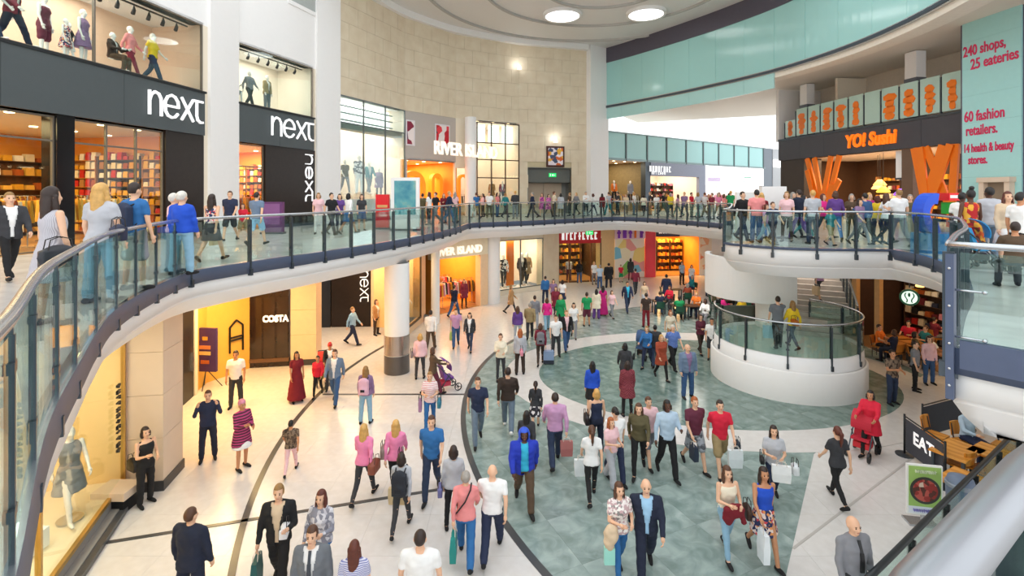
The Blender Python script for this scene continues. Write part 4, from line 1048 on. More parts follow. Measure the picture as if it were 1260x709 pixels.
# fashion windows further along the left
F1 = Fr((-5.3, 22.6), (-4.75, 26.6))
F1 = Fr((-4.9, 23.8), (-4.62, 26.3), (4, 24))
room(F1, 0, F1.L - .5, .35, 3.9, 1.6, WARM, 60, (1, .7, .4), lamps=False)
glazing(F1, 0, F1.L - .5, .35, 3.9, 'window_8', 1, frame=mat('brown_frame', '', .4), fw=.07)
struct(MB().box(-1.5, F1.L, 0, .2, 0, .35, F1.M()).box(F1.L - .5, F1.L + .3, -.02, .4, .35, WTOP, F1.M()).box(-1.8, 0, 0, .3, .35, WTOP, F1.M()).build('wall_left_far', mat('peach_stone', '', .4)))
column((-3.95, 26.0), .22, 0, SOF, 'slim white column beside the brown framed ground window')
RG1 = Fr((-4.3, 27.6), (-1.7, 30.2))
room(RG1, 0, RG1.L, 0, 3.7, 5, ORANGEW, 260, (1, .68, .3), MATS['shop_floor_wood'])
rg = thing('storefront', 'ground floor clothing shop front with cream lettering over an amber doorway', 'shop front', RG1.pt(1.5, 0, 3.2))
MB().box(-.2, RG1.L + .3, -.05, .25, 3.05, WTOP, RG1.M()).build('header', mat('cream_header', '#eedcbc', .5), rg); MB().box(RG1.L - .3, RG1.L + .3, -.06, .4, 0, 3.05, RG1.M()).build('pier', mat('peach_stone', '', .4), rg)
lettering('RIVER ISLAND', RG1.M(RG1.L * .47, .08, 3.42), .62, lamp_mat('ivory_sign_face', '', .5), rg, width=RG1.L * .95, depth=.08, bold=.015)
for u, d, w_ in ((.6, .9, 'front left'), (1.8, 1.2, 'front middle'), (2.9, 1.0, 'front right'), (1.2, 2.6, 'rear left'), (2.6, 2.8, 'rear right')): rack(RG1.M(u, -d, .02), w_ + ' clothes rail just inside the amber ground floor doorway', GARM)
shelving(RG1.M(1.8, -4.4, .02), 'shelves at the back of the amber ground floor shop', 3, 3, 6, GARM[:2] + GARM[8:9])
column((-1.25, 31), .52, 0, SOF, 'white round column before the far left shop windows')
RG2 = Fr((-1.0, 32.9), (2.15, 35.2))
room(RG2, 0, RG2.L, .3, 3.6, 2.5, PEACH2, 120, (1, .82, .6), lamps=False)
glazing(RG2, 0, RG2.L, .3, 3.6, 'window_9', 2, (), frame=mat('pewter_frame', ''), fw=.06)
struct(MB().box(-.3, RG2.L, -.02, .3, 3.6, WTOP, RG2.M()).box(-.3, RG2.L, -.1, .1, 0, .3, RG2.M()).build('wall_lower_back', CREAM))
pnl = thing('signboard', 'tall orange panel in the far display window', 'panel', RG2.pt(1.6, -.8, .3)); MB().box(1.35, 1.95, .75, .85, .35, 3.5, RG2.M()).build('board', ORNG, pnl); MB().box(1.25, 2.05, .65, .95, .3, .4, RG2.M()).build('foot', WHITE, pnl)
stp = Fr((2.15, 35.2), (3.35, 36.9)); struct(MB().box(0, stp.L, -.1, .5, 0, WTOP, stp.M()).build('wall_lower_stone', STONE))
RS = Fr((3.35, 37.6), (6.7, 38.3))
room(RS, 0, RS.L, 0, 3.3, 4, BROWN, 130, (1, .65, .3), MATS['shop_floor_wood'])
rs = thing('shop_fascia', 'red fascia with pale lettering over the far ground floor shop', 'shop sign', RS.pt(RS.L / 2, 0, 3))
MB().box(0, RS.L, -.15, .2, 2.95, 4.05, RS.M()).build('board', lamp_mat('deep_red_fascia', '#a3141c', .15), rs)
glyphs(RS.M(RS.L / 2, .17, 3.5), RS.L * .85, .55, 9, SIGNW, rs, 5)
for k in range(4):
    u = RS.L * (k + .1) / 4; d = struct(MB().box(u, u + .08, -.03, .08, 0, 2.95, RS.M()).box(u, u + RS.L / 4 - .1, -.02, .06, .0, .12, RS.M()).build('door_3', mat('walnut_frame', '#6a4322', .4)))
    MB().box(u + .08, u + RS.L / 4 - .1, 0, .02, .12, 2.95, RS.M()).build('pane', GLASS, d)
for u in (.7, 1.7, 2.7): shelving(RS.M(u, -3.4, .02), ('left', 'middle', 'right')[int(u)] + ' wooden shelves inside the red fronted shop', .95, 2.6, 5, GARM[:2] + GARM[5:6] + GARM[8:10])
exit_sign(Vector((5.6, 36.4, 3.85)), RS, .55, 'small green exit sign hanging before the red fascia', SOF)
PW = Fr((6.7, 38.3), (8.05, 39.6)); struct(MB().box(0, PW.L, 0, .4, 0, WTOP, PW.M()).build('wall_lower_cream', mat('buff_wall', '#e4c48e', .6)))
PK = Fr((8.05, 39.6), (11.45, 40.4))
room(PK, 0, PK.L, 0, WTOP, 3, WARM, 160, (1, .85, .6), MATS['shop_floor_wood'])
pk = thing('toy_shop_front', 'colourful purple and pink far ground floor shop front', 'shop front', PK.pt(PK.L / 2, 0, 0))
MB().box(0, PK.L * .75, -.1, .1, 3.1, 4.05, PK.M()).build('header', mat('pale_pink_header', '#f3d6e6', .5), pk)
glyphs(PK.M(PK.L * .37, .14, 3.6), PK.L * .7, .85, 5, mat('violet_sign', '#8a35c4', .4), pk, 6, ORNG, 3)
MB().box(PK.L * .76, PK.L, -.12, .1, 0, 4.05, PK.M()).build('side_panel', mat('coral_red_panel', '#ea4556', .5, vary=.2, scale=1), pk)
MB().box(.05, PK.L * .75, .05, .1, 0, 3.1, PK.M()).build('window_print', ramp_mat('toy_window_print', [(0, '#f6e08a'), (.3, '#f7efe0'), (.5, '#7fc4e0'), (.62, '#f2a7a0'), (.75, '#f8f0d0'), (.9, '#8ecb6a')], 'voronoi', 1.3, .4), pk)
mb = MB(); cpt = PK.pt(PK.L * .88, .06, 1.5)
mb.lathe([(.01, 0), (.36, 0), (.36, .04), (.01, .04)], (0, 0, 0), 20).xf(Matrix.Translation(cpt) @ PK.M().to_3x3().to_4x4() @ Matrix.Rotation(R(90), 4, 'X') @ Matrix.Diagonal((1, 1.9, 1, 1)))
mb.build('oval_print', mat('pale_oval', '#f7d5c8', .5), pk)
DK = Fr((11.45, 40.6), (15.3, 41.2))
room(DK, 0, DK.L, 0, 3.2, 4, ORANGEW, 240, (1, .62, .22), MATS['shop_floor_wood'])
dk = thing('shop_fascia', 'dark plum fascia with pale lettering over the far amber shop', 'shop sign', DK.pt(DK.L / 2, 0, 3))
MB().box(0, DK.L * .55, -.12, .1, 3.2, 4.05, DK.M()).build('board', mat('dark_plum', '#3b2f44', .4), dk); glyphs(DK.M(DK.L * .29, .14, 3.62), DK.L * .42, .3, 9, SIGNW, dk, 8)
MB().box(DK.L * .55, DK.L, -.05, .1, 3.2, 4.05, DK.M()).build('side_board', CREAM, dk)
for u in (.8, 2.0, 3.2): shelving(DK.M(u, -2.5, .02), ('left', 'middle', 'right')[int(u / 1.2)] + ' shelves glowing amber in the far ground floor shop', 1.1, 2.6, 5, GARM[:2] + GARM[8:9])
FW = Fr((15.3, 41.2), (18.5, 41.2)); struct(MB().box(0, 16, 0, .3, 0, WTOP, FW.M()).build('wall_lower_far', WHITE))
bn = thing('hanging_banner', 'narrow pale orange printed banner on the far white wall', 'banner', FW.pt(.5, .05, 2)); MB().box(.1, 1.0, -.06, 0, .5, 3.6, FW.M()).build('sheet', ramp_mat('banner_print', [(0, '#f2e5d2'), (.5, '#f0b48a'), (.8, '#e88f6a')], 'voronoi', 2, .5), bn); MB().box(.05, 1.05, -.08, .02, 3.6, 3.66, FW.M()).build('rail', SILVER, bn)
# big round column, left
column((-4.33, 18.95), .46, 0, SOF, 'large white round column with a steel band in the left foreground', [(0, .68, mat('dark_steel_band', '#6b6663', .35, .6)), (.7, 1.42, mat('brushed_steel_band', '#b9aca2', .25, .8))])

# ================================================================== DRUM LANDING AND STAIR
DC = (9.9, 18.3)
dr = thing('stair_landing', 'round white drum landing with glass balustrade at the stair foot', 'stair landing', (DC[0], DC[1], 0))
MB().lathe([(2.5, 0), (2.5, .97), (2.46, 1.02), (2.42, 1.0)], (*DC, 0), 64, False).build('drum', WHITE, dr, smooth=True)
MB().lathe([(2.4, .98), (2.37, 1.45), (2.3, 1.45), (2.3, 1.3)], (*DC, 0), 64, False).build('kerb', WHITE2, dr, smooth=True)
MB().lathe([(.01, 1.28), (2.35, 1.28), (2.35, 1.34), (.01, 1.34)], (*DC, 0), 64).build('landing_floor', mat('landing_pale_green', '#c3cfc6', .25), dr)
path = [(DC[0] + 2.36 * math.cos(R(a)), DC[1] + 2.36 * math.sin(R(a))) for a in range(150, 401, 5)]
balustrade('curved glass balustrade round the white drum landing', path, spacing=1.3, z=1.45, h=1.08, foot=.38)
st = thing('staircase', 'pale stone staircase rising away from the drum landing under the bridge', 'staircase', (11.9, 18.9, 1.34))
ax0, ax1 = Vector((11.55, 18.75)), Vector((13.95, 23.6)); dv = (ax1 - ax0).normalized(); nv = Vector((dv.y, -dv.x))
STEP = ramp_mat('stair_stone', [(.3, '#b5aaa1'), (.7, '#cbc0b6')], 'noise', 3, .5)
NS = 16; going = (ax1 - ax0).length / NS
def sx(k): return ax0 + dv * going * k
for k in range(NS):
    w_ = 1.15 - .22 * k / NS; a, b = sx(k), sx(k + 1.15); z = 1.34 + .165 * (k + 1)
    q = [a - nv * w_, a + nv * w_, b + nv * w_, b - nv * w_]; q = q if parea([tuple(p) for p in q]) > 0 else q[::-1]
    MB().prism(q, z - .165 - (.1 if k else 0), z).build('step', STEP, st)
    q2 = [a - nv * w_, a + nv * w_, a + dv * .06 + nv * w_, a + dv * .06 - nv * w_]; q2 = q2 if parea([tuple(p) for p in q2]) > 0 else q2[::-1]
    MB().prism(q2, z, z + .006).build('nosing', mat('dark_nosing', '#5d544e', .5), st)
mb = MB(); h0 = [sx(0) + nv * 1.1, sx(NS) + nv * .9]
mb.tube([(h0[0].x, h0[0].y, 2.6), (h0[1].x, h0[1].y, 2.55 + .165 * NS)], .035).build('handrail', SILVER, st, smooth=True)
for k in range(0, NS, 2):
    p = h0[0] + (h0[1] - h0[0]) * k / NS; MB().box(p.x - .025, p.x + .025, p.y - .025, p.y + .025, 1.3 + .165 * k, 2.56 + .165 * k).build('post', STEEL, st)
a, b = h0
MB().add([(a.x, a.y, 1.55), (b.x, b.y, 1.55 + .165 * NS), (b.x, b.y, 2.5 + .165 * NS), (a.x, a.y, 2.5), (a.x + .012, a.y, 1.55), (b.x + .012, b.y, 1.55 + .165 * NS), (b.x + .012, b.y, 2.5 + .165 * NS), (a.x + .012, a.y, 2.5)], [(0, 1, 2, 3), (7, 6, 5, 4), (0, 4, 5, 1), (1, 5, 6, 2), (2, 6, 7, 3), (3, 7, 4, 0)]).build('glass_panel', GLASSB, st)
MB().add([(a.x, a.y, 1.0), (b.x, b.y, 1.0 + .165 * NS), (b.x, b.y, 1.55 + .165 * NS), (a.x, a.y, 1.55), (a.x + .06, a.y, 1.0), (b.x + .06, b.y, 1.0 + .165 * NS), (b.x + .06, b.y, 1.55 + .165 * NS), (a.x + .06, a.y, 1.55)], [(0, 1, 2, 3), (7, 6, 5, 4), (0, 4, 5, 1), (1, 5, 6, 2), (2, 6, 7, 3), (3, 7, 4, 0)]).build('stringer', mat('dark_stringer', '#4d5356', .4), st)
area_lamp((12.9, 22.0, SOF - .08), 1.6, 3.0, 35, (1, .93, .84))
area_lamp((8.6, 25.5, SOF - .08), 3, 4, 120, (1, .93, .84))
# curved white downstand under the bridge and the pier it rests on
v = []; f = []; cw = (10.35, 21.3); n = 30
mb = MB()
for k in range(n):
    a, b = R(140 + 147 * k / n), R(140 + 147 * (k + 1) / n)
    q = [(cw[0] + r * math.cos(t), cw[1] + r * math.sin(t)) for r, t in ((1.85, a), (2.05, a), (2.05, b), (1.85, b))]
    mb.prism(q if parea(q) > 0 else q[::-1], 2.45, SOF + .02)
struct(mb.build('wall_curved', WHITE))
struct(MB().lathe([(.72, 1.3), (.72, SOF)], (10.62, 20.35, 0), 32, False).build('wall_pier_round', WHITE, smooth=True))
MB_ = MB().lathe([(.74, 1.34), (.74, SOF)], (10.62, 20.35, 0), 32, False)
scr = thing('low_screen', 'dark olive low screen behind the drum balustrade', 'screen', (9.3, 21.0, 0))
MB().box(8.75, 10.1, 20.95, 21.05, .1, 2.0 + .02).build('panel', mat('olive_grey_screen', '#5d6156', .5, vary=.2), scr); MB().box(8.7, 8.78, 20.9, 21.1, 0, 2.05).box(10.07, 10.15, 20.9, 21.1, 0, 2.05).build('frame', BLACK, scr)

# ================================================================== RIGHT FOREGROUND: coffee house, tables, banners
SB = Fr((15.2, 23.5), (16.4, 16.2))
room(SB, 0, SB.L + 3, 0, WTOP, 4, mat('deep_brown_wall', '#3a241a', .6, vary=.3), 120, (1, .65, .32), mat('walnut_floor', '#8a6645', .4))
struct(MB().box(-3, 0, 0, .3, 0, WTOP, SB.M()).build('wall_right_lower', CREAM))
for k, x in enumerate((1052, 1080)):
    t = thing('timber_post', ('left', 'right')[k] + ' pale timber post of the dark coffee house front', 'post', SB.pt(SB.ux(x), 0, 0), group='timber posts of the coffee house')
    MB().box(SB.ux(x) - .12, SB.ux(x) + .12, -.05, .15, 0, WTOP, SB.M()).build('shaft', mat('pale_timber', '#c99a63', .5, vary=.15), t); MB().box(SB.ux(x) - .15, SB.ux(x) + .15, -.08, .18, 0, .12, SB.M()).build('foot', BROWN, t)
for k in range(4): shelving(SB.M(1.2 + 2.1 * k, -3.3, .02), ORD[k] + ' tall dark shelves from the left in the coffee house', 1.9, 3.2, 7, GARM, BROWN)
for k, (x, D, z) in enumerate(((1072, 23.5, 3.0), (1095, 22.0, 3.1), (1132, 21.0, 2.9))):  # lamps added to liven the too dark coffee house interior
    p = Vector(((x - CX) / FPX * D, D, z)); L = thing('pendant_lamp', ('left', 'middle', 'right')[k] + ' small added amber pendant lamp in the dark coffee house', 'lamp', p, group='added pendant lamps of the coffee house')
    MB().lathe([(.06, .14), (.16, -.06), (.14, -.1)], p, 12).build('shade', lamp_mat('added_coffee_lamp', '#ffb860', 3), L, smooth=True); MB().tube([p + Vector((0, 0, .14)), (p.x, p.y, SOF)], .01, 5).build('cord', BLACK, L)
sgp = ray(1119, 366, 19.0)
sg = thing('round_sign', 'round green and white coffee house sign hanging under the bridge', 'shop sign', sgp)
Msg = Matrix.Translation(sgp) @ Matrix.Rotation(math.atan2(-sgp.x, sgp.y), 4, 'Z')
GRN = mat('sign_green', '#0f6b43', .35)
def disc(r, y0, y1, m, nm, n=32):
    mb = MB().lathe([(.001, y0), (r, y0), (r, y1), (.001, y1)], n=n); mb.xf(Msg @ Matrix.Rotation(R(90), 4, 'X')); mb.build(nm, m, sg)
disc(.31, -.04, .04, GRN, 'green_disc'); disc(.24, .04, .05, lamp_mat('sign_white_lit', '#e9fff0', .7), 'white_disc'); 
mb = MB()
for s in (-1, 1):
    for k in range(6):
        a, b = R(-60 + 25 * k), R(-60 + 25 * (k + 1))
        mb.bar(Msg @ Vector((s * (.1 + .04 * math.sin(k)), -.06, .17 - .06 * k)), Msg @ Vector((s * (.1 + .04 * math.sin(k + 1)), -.06, .17 - .06 * (k + 1))), .02, .035)
mb.ball(tuple(Msg @ Vector((0, -.05, .1))), .06, .02, .08)
mb.build('emblem', GRN, sg)
MB().tube([Msg @ Vector((0, 0, .36)), Msg @ Vector((0, 0, SOF - sgp.z + .02))], .02, 6).build('hanger', BLACK, sg)

TABLE = MATS['orange_wood']
def make_table(p, w, d, label, rz=0, h=.74, m=TABLE, group='orange wood cafe tables'):
    t = thing('cafe_table', label, 'table', (p[0], p[1], 0), rz, group)
    MB().box(-w / 2, w / 2, -d / 2, d / 2, h - .04, h).build('table_top', m, t, local=True)
    lm = MB().box(-.03, .03, -.03, .03, 0, h - .04).mesh('leg', STEEL)
    for sx_ in (-1, 1):
        for sy in (-1, 1): put('leg', lm, t, loc=(sx_ * (w / 2 - .07), sy * (d / 2 - .07), 0))
    return t
CH = {}
def make_chair(p, rz, label, m=TABLE, group='orange wood cafe chairs', cat='chair', z=0):
    if not CH:
        CH['seat'] = MB().box(-.21, .21, -.21, .21, .42, .46).mesh('seat', TABLE)
        mb = MB(); n = 5
        for k in range(n):
            x0, x1 = -.21 + .42 * k / n, -.21 + .42 * (k + 1) / n; y = lambda x: .2 + .05 * (1 - (x / .21) ** 2)
            mb.add([(x0, y(x0), .52), (x1, y(x1), .52), (x1, y(x1) + .05, .84), (x0, y(x0) + .05, .84), (x0, y(x0) + .025, .52), (x1, y(x1) + .025, .52), (x1, y(x1) + .075, .84), (x0, y(x0) + .075, .84)], [(0, 1, 2, 3), (7, 6, 5, 4), (0, 4, 5, 1), (2, 6, 7, 3), (0, 3, 7, 4), (1, 5, 6, 2)])
        CH['back'] = mb.mesh('backrest', TABLE)
        CH['leg'] = MB().tube([(0, 0, .43), (0, 0, 0)], .016, 6).mesh('leg', STEEL)
        CH['stile'] = MB().tube([(0, .19, .44), (0, .22, .6), (0, .26, .8)], .016, 6).mesh('stile', STEEL)
    t = thing('cafe_chair', label, cat, (p[0], p[1], z), rz, group)
    put('seat', CH['seat'], t, m); put('backrest', CH['back'], t, m)
    for s in (-1, 1):
        put('stile', CH['stile'], t, loc=(s * .17, 0, 0))
        for y in (-.18, .18): put('leg', CH['leg'], t, loc=(s * .18, y, 0))
    return t
def gp(x, y, h=0.): return onto(x, y, h).xy
T1, T2, T3 = gp(1178, 553, .74), gp(1222, 556, .74), gp(1188, 590, .74)
make_table(T1, 1.1, .7, 'orange table where the person in the pale shirt sits', .5)
make_table(T2, .8, .7, 'orange table on the right behind the dark handrail', .5)
make_table(T3, .9, .7, 'orange table nearest the green food poster', .5)
make_chair(gp(1152, 535, .45), R(30), 'orange chair nearest the two black barrier posts')
make_chair(gp(1178, 570, .45), R(200), 'orange chair between the two left orange tables, seen from behind')
make_chair(gp(1208, 577, .45), R(190), 'orange chair in front of the right orange table')
make_chair(gp(1236, 548, .45), R(-60), 'orange chair at the far right by the dark handrail')
make_chair(((1190 - CX) / FPX * 12.7, 12.7), R(5), 'orange chair under the person in the pale shirt')
# barrier banners
NAVY = mat('charcoal_banner', '#46474f', .8)
def barrier(pts, h, label, text=None):
    t = thing('cafe_barrier', label, 'barrier', (pts[0].x, pts[0].y, 0), group='cafe barriers')
    for p in pts:
        MB().tube([(p.x, p.y, 0), (p.x, p.y, h + .05)], .025, 8).build('post', BLACK, t, smooth=True); MB().lathe([(.2, 0), (.2, .03), (.03, .05)], (p.x, p.y, 0), 20).build('base', STEEL, t)
    for a, b in zip(pts[:-1], pts[1:]):
        d = (b - a).normalized(); q0, q1 = a + d * .06, b - d * .06
        MB().bar((q0.x, q0.y, h * .55), (q1.x, q1.y, h * .55), .012, h * .8).build('banner', NAVY, t); MB().bar((a.x, a.y, h), (b.x, b.y, h), .025, .025).build('top_rail', BLACK, t)
        if text:
            f = Fr(tuple(a), tuple(b), (0, 0)); lettering(text, f.M(f.L * .5, .012, h * .6), .42, SIGNW, t, depth=.008, bold=.01)
    return t
barrier([gp(1113, 560), gp(1163, 600)], 1.0, 'charcoal barrier with white letters by the food poster', 'EAT')
barrier([gp(1135, 545), gp(1190, 528)], 1.0, 'charcoal barrier behind the orange tables')
# food poster on a stand
p0, p1 = onto(1116, 647), onto(1160, 652)
PF2 = Fr(tuple(p0.xy), tuple(p1.xy), (0, 0)); wv = PF2.L
fp = thing('poster_stand', 'free standing green poster of a red food bowl', 'poster stand', (*((p0 + p1) / 2).xy, 0))
MB().box(0, wv, 0, .05, .25, 1.25, PF2.M()).build('frame', WHITE, fp); MB().box(.03, wv - .03, -.01, 0, .42, 1.22, PF2.M()).build('green_print', mat('lime_print', '#a3c46a', .5, vary=.08, scale=3), fp)
MB().box(.03, wv - .03, -.012, 0, .28, .42, PF2.M()).build('caption_strip', mat('pale_caption', '#e6e8f0', .5), fp); glyphs(PF2.M(wv / 2, .012, .35), wv * .7, .05, 12, mat('violet_ink', '#8c86c4', .5), fp, 2); glyphs(PF2.M(wv / 2, .012, 1.13), wv * .6, .05, 10, mat('pale_ink', '#dfe9c8', .5), fp, 12)
Mb = PF2.M(wv / 2, .012, .75)
for r, mm, nm, y in ((.27, mat('dark_bowl', '#3e3a36', .4), 'bowl_print', 0), (.22, ramp_mat('stew_print', [(0, '#9c2f2c'), (.35, '#5a2a22'), (.6, '#c2564c'), (.85, '#e0c3b0')], 'voronoi', 14, .5), 'stew_print', -.006)):
    mb = MB(); mb.lathe([(.001, 0), (r, 0), (r, .006), (.001, .006)], n=28); mb.xf(Mb @ Matrix.Translation((0, y, 0)) @ Matrix.Rotation(R(90), 4, 'X')); mb.build(nm, mm, fp)
MB().box(.05, wv - .05, .0, .3, 0, .04, PF2.M()).box(wv / 2 - .03, wv / 2 + .03, .05, .1, .04, .3, PF2.M()).build('stand_foot', SILVER, fp)
# low glass balustrade with dark rail, lower right
bp = [onto(1068, 712, 1.1).xy, onto(1100, 681, 1.1).xy, onto(1160, 620, 1.1).xy, onto(1210, 571, 1.1).xy, onto(1275, 506, 1.1).xy]
gl = balustrade('ground floor glass balustrade with a thick black handrail, lower right', [p for p in spline(bp, .4)], spacing=1.6, z=0, h=1.1, rail_r=.05, railmat=mat('black_rubber_rail', '#23292c', .4), postmat=BLACK, foot=0.0, group='ground floor balustrades')
bi = thing('litter_bin', 'blue grey rounded bin beside the green food poster', 'bin', (*gp(1182, 655), 0))
c = gp(1182, 655); MB().lathe([(.2, 0), (.22, .5), (.24, .95), (.2, 1.08), (.1, 1.12)], (c.x, c.y, 0), 24).build('body', mat('blue_grey_bin', '#6f7d95', .5), bi, smooth=True); MB().lathe([(.23, .9), (.25, .92), (.25, .97), (.23, .99)], (c.x, c.y, 0), 24, False).build('rim', mat('grey_rim', '#8f97a4', .4), bi)
# totems and posters upstairs
def totem(x, D, w, h, label, m, face=None, name='totem', extra=None):
    p = Vector(((x - CX) / FPX * D, D, UP)); t = thing(name, label, 'totem', p)
    MB().box(p.x - w / 2, p.x + w / 2, p.y - .1, p.y + .1, UP + .08, UP + h).build('body', m, t); MB().box(p.x - w / 2 - .04, p.x + w / 2 + .04, p.y - .16, p.y + .16, UP, UP + .08).build('base', STEEL, t)
    if face: MB().box(p.x - w * .38, p.x + w * .38, p.y - .12, p.y - .1, UP + h * .3, UP + h * .94).build('screen', face, t)
    for z, mm in extra or []: MB().box(p.x - w * .4, p.x + w * .4, p.y - .115, p.y - .1, UP + z, UP + z + .12).build('print_band', mm, t)
RED = mat('bright_red_panel', '#ee1c24', .35)
totem(471, 23.2, .6, 1.6, 'bright red information totem beside the far left balustrade', RED, None, 'totem', [(1.0, mat('gold_band', '#e8b070', .4)), (.55, mat('coral_band', '#f26a5a', .4))])
totem(499, 22.4, 1.25, 2.35, 'white framed information totem with a teal screen', WHITE, ramp_mat('teal_screen', [(.3, '#2f7f94'), (.5, '#5fa3a8'), (.7, '#b5b98a')], 'noise', 1.5, .2))
totem(336, 20.5, .85, 1.3, 'purple advertising board by the dark shop entrance', mat('purple_board', '#6a3a6e', .5), mat('lilac_print', '#8d5a90', .5))
totem(918, 20.0, .8, 1.7, 'plain white board standing on the bridge', WHITE)
totem(951, 18.4, .9, 1.9, 'tall white panel behind the crowd on the bridge', WHITE)
# kiddie ride: blue curved shell with red and green boxes
kr = thing('childrens_ride', 'blue arched childrens ride with red and green boxes near the teal pillar', 'ride', (11.9, 14.0, UP))
mb = MB(); c = Vector((11.62, 14.0)); n = 14
for k in range(n):
    a, b = R(75 + 215 * k / n), R(75 + 215 * (k + 1) / n)
    q = [(c.x + r * math.cos(t), UP + 1.1 + r * 1.55 * math.sin(t)) for r, t in ((.17, a), (.36, a), (.36, b), (.17, b))]
    vv = [(x, c.y - .2, z) for x, z in q] + [(x, c.y + .2, z) for x, z in q]
    mb.add(vv, [(0, 1, 2, 3), (7, 6, 5, 4), (0, 4, 5, 1), (1, 5, 6, 2), (2, 6, 7, 3), (3, 7, 4, 0)])
mb.build('shell', mat('vivid_blue', '#1f55d8', .3), kr); MB().box(11.3, 12.5, 13.7, 14.3, UP, UP + .55).build('base', mat('sky_blue_base', '#2f8fd6', .3), kr)
MB().box(11.98, 12.42, 13.8, 14.2, UP + 1.45, UP + 1.66).build('red_box', RED, kr); MB().box(12.05, 12.5, 13.75, 14.15, UP + 1.08, UP + 1.4).build('green_box', mat('vivid_green', '#2fbf3c', .4), kr); MB().box(12.35, 12.65, 13.85, 14.1, UP + .55, UP + 1.08).build('stem', mat('dull_red', '#8c2a2a', .5), kr)
MB().box(12.0, 12.4, 13.79, 13.9, UP + 1.52, UP + 1.6).build('trim', WHITE, kr)

# ================================================================== PEOPLE: body, clothing and hair built once per pose, then shared
from mathutils import noise as mnoise
H0 = 1.73
POSES = {   # per leg: hip, knee, spread, foot pitch; per arm: swing, spread, elbow, inward (degrees; inward is a factor)
    'stand': ((3, 3, 4, 0), (-2, 2, 5, 0), (4, 9, 14, .1), (0, 10, 12, .1)),
    'walk':  ((23, 5, 1, -10), (-17, 24, 1, 30), (-22, 8, 14, .1), (20, 8, 26, .15)),
    'walk2': ((-17, 24, 1, 30), (23, 5, 1, -10), (20, 8, 26, .15), (-22, 8, 14, .1)),
    'hold':  ((18, 6, 1, -6), (-13, 18, 1, 22), (14, 10, 88, .55), (10, 10, 84, .55)),
    'carry': ((-15, 20, 1, 26), (20, 5, 1, -8), (4, 14, 12, .05), (12, 12, 92, .35)),
    'phone': ((2, 3, 5, 0), (-2, 3, 5, 0), (48, 16, 118, .45), (48, 16, 118, .45)),
    'read':  ((4, 6, 3, 0), (-3, 4, 4, 0), (16, 8, 92, .4), (10, 8, 74, .5)),
    'push':  ((20, 5, 2, -8), (-15, 22, 2, 28), (38, 8, 40, .1), (38, 8, 40, .1)),
    'sit':   ((84, 86, 6, 0), (80, 80, 6, 0), (26, 12, 62, .4), (30, 12, 70, .4)),
    'point': ((10, 4, 2, -4), (-10, 12, 2, 12), (76, 14, 16, .0), (6, 10, 20, .1)),
    'up':    ((42, 50, 2, 0), (-6, 12, 2, 14), (20, 9, 40, .1), (-14, 9, 16, .1)),
}
def rig(sex, pose):
    P = POSES[pose]; J = {}
    hw, sw = (.088, .168) if sex == 'f' else (.088, .195)
    for s, k, (hip, kn, ab, ft) in ((1, 'R', P[1]), (-1, 'L', P[0])):
        a, b = R(hip), R(hip - kn); q = R(ab)
        h = Vector((s * hw, 0, .93)); d1 = Vector((s * math.sin(q), -math.sin(a) * math.cos(q), -math.cos(a) * math.cos(q))); d2 = Vector((s * math.sin(q) * .5, -math.sin(b), -math.cos(b))).normalized()
        kne = h + d1 * .43; an = kne + d2 * .42; f = R(ft)
        fd, fn = Vector((s * .12, -math.cos(f), -math.sin(f))).normalized(), Vector((0, math.sin(f), -math.cos(f)))
        J['hip' + k], J['knee' + k], J['ank' + k] = h, kne, an
        J['heel' + k], J['ball' + k], J['toe' + k] = an - fd * .05 + fn * .045, an + fd * .11 + fn * .052, an + fd * .175 + fn * .06
    for s, k, (fl, ab, el, inw) in ((1, 'R', P[3]), (-1, 'L', P[2])):
        a, q, e = R(fl), R(ab), R(fl + el)
        sh = Vector((s * sw, .005, 1.405)); d1 = Vector((s * math.sin(q), -math.sin(a) * math.cos(q), -math.cos(a) * math.cos(q))); d2 = Vector((-s * inw + s * math.sin(q) * .6, -math.sin(e), -math.cos(e))).normalized()
        J['sh' + k], J['elb' + k] = sh, sh + d1 * .29; J['wr' + k] = J['elb' + k] + d2 * .245; J['hand' + k] = J['wr' + k] + d2 * .09; J['fd' + k] = d2
    low = min(J[n + k].z - r for k in 'LR' for n, r in (('heel', .036), ('ball', .032), ('toe', .026)))
    J['dz'] = -low
    for k, v in J.items():
        if isinstance(v, Vector) and not k.startswith('fd'): v.z -= low
    return J
TOR = {'m': [(.84, .125, .10, .01), (.92, .165, .118, .01), (1.0, .158, .108, .0), (1.1, .152, .102, -.005), (1.22, .168, .115, -.008), (1.33, .185, .118, 0), (1.41, .165, .088, .005), (1.455, .085, .065, .01)],
       'f': [(.84, .13, .105, .015), (.92, .172, .124, .015), (1.0, .155, .108, .005), (1.1, .126, .09, -.0), (1.2, .14, .106, -.012), (1.27, .152, .124, -.018), (1.35, .155, .1, -.002), (1.405, .14, .075, .005), (1.45, .062, .055, .01)]}
def loft(mb, rings, n=18):
    v = [(rx * math.cos(2 * math.pi * k / n), yo + ry * math.sin(2 * math.pi * k / n), z) for z, rx, ry, yo in rings for k in range(n)]
    f = [(i * n + k, i * n + (k + 1) % n, (i + 1) * n + (k + 1) % n, (i + 1) * n + k) for i in range(len(rings) - 1) for k in range(n)]
    f += [tuple(range(n))[::-1], tuple(range((len(rings) - 1) * n, len(rings) * n))]
    mb.add(v, f)
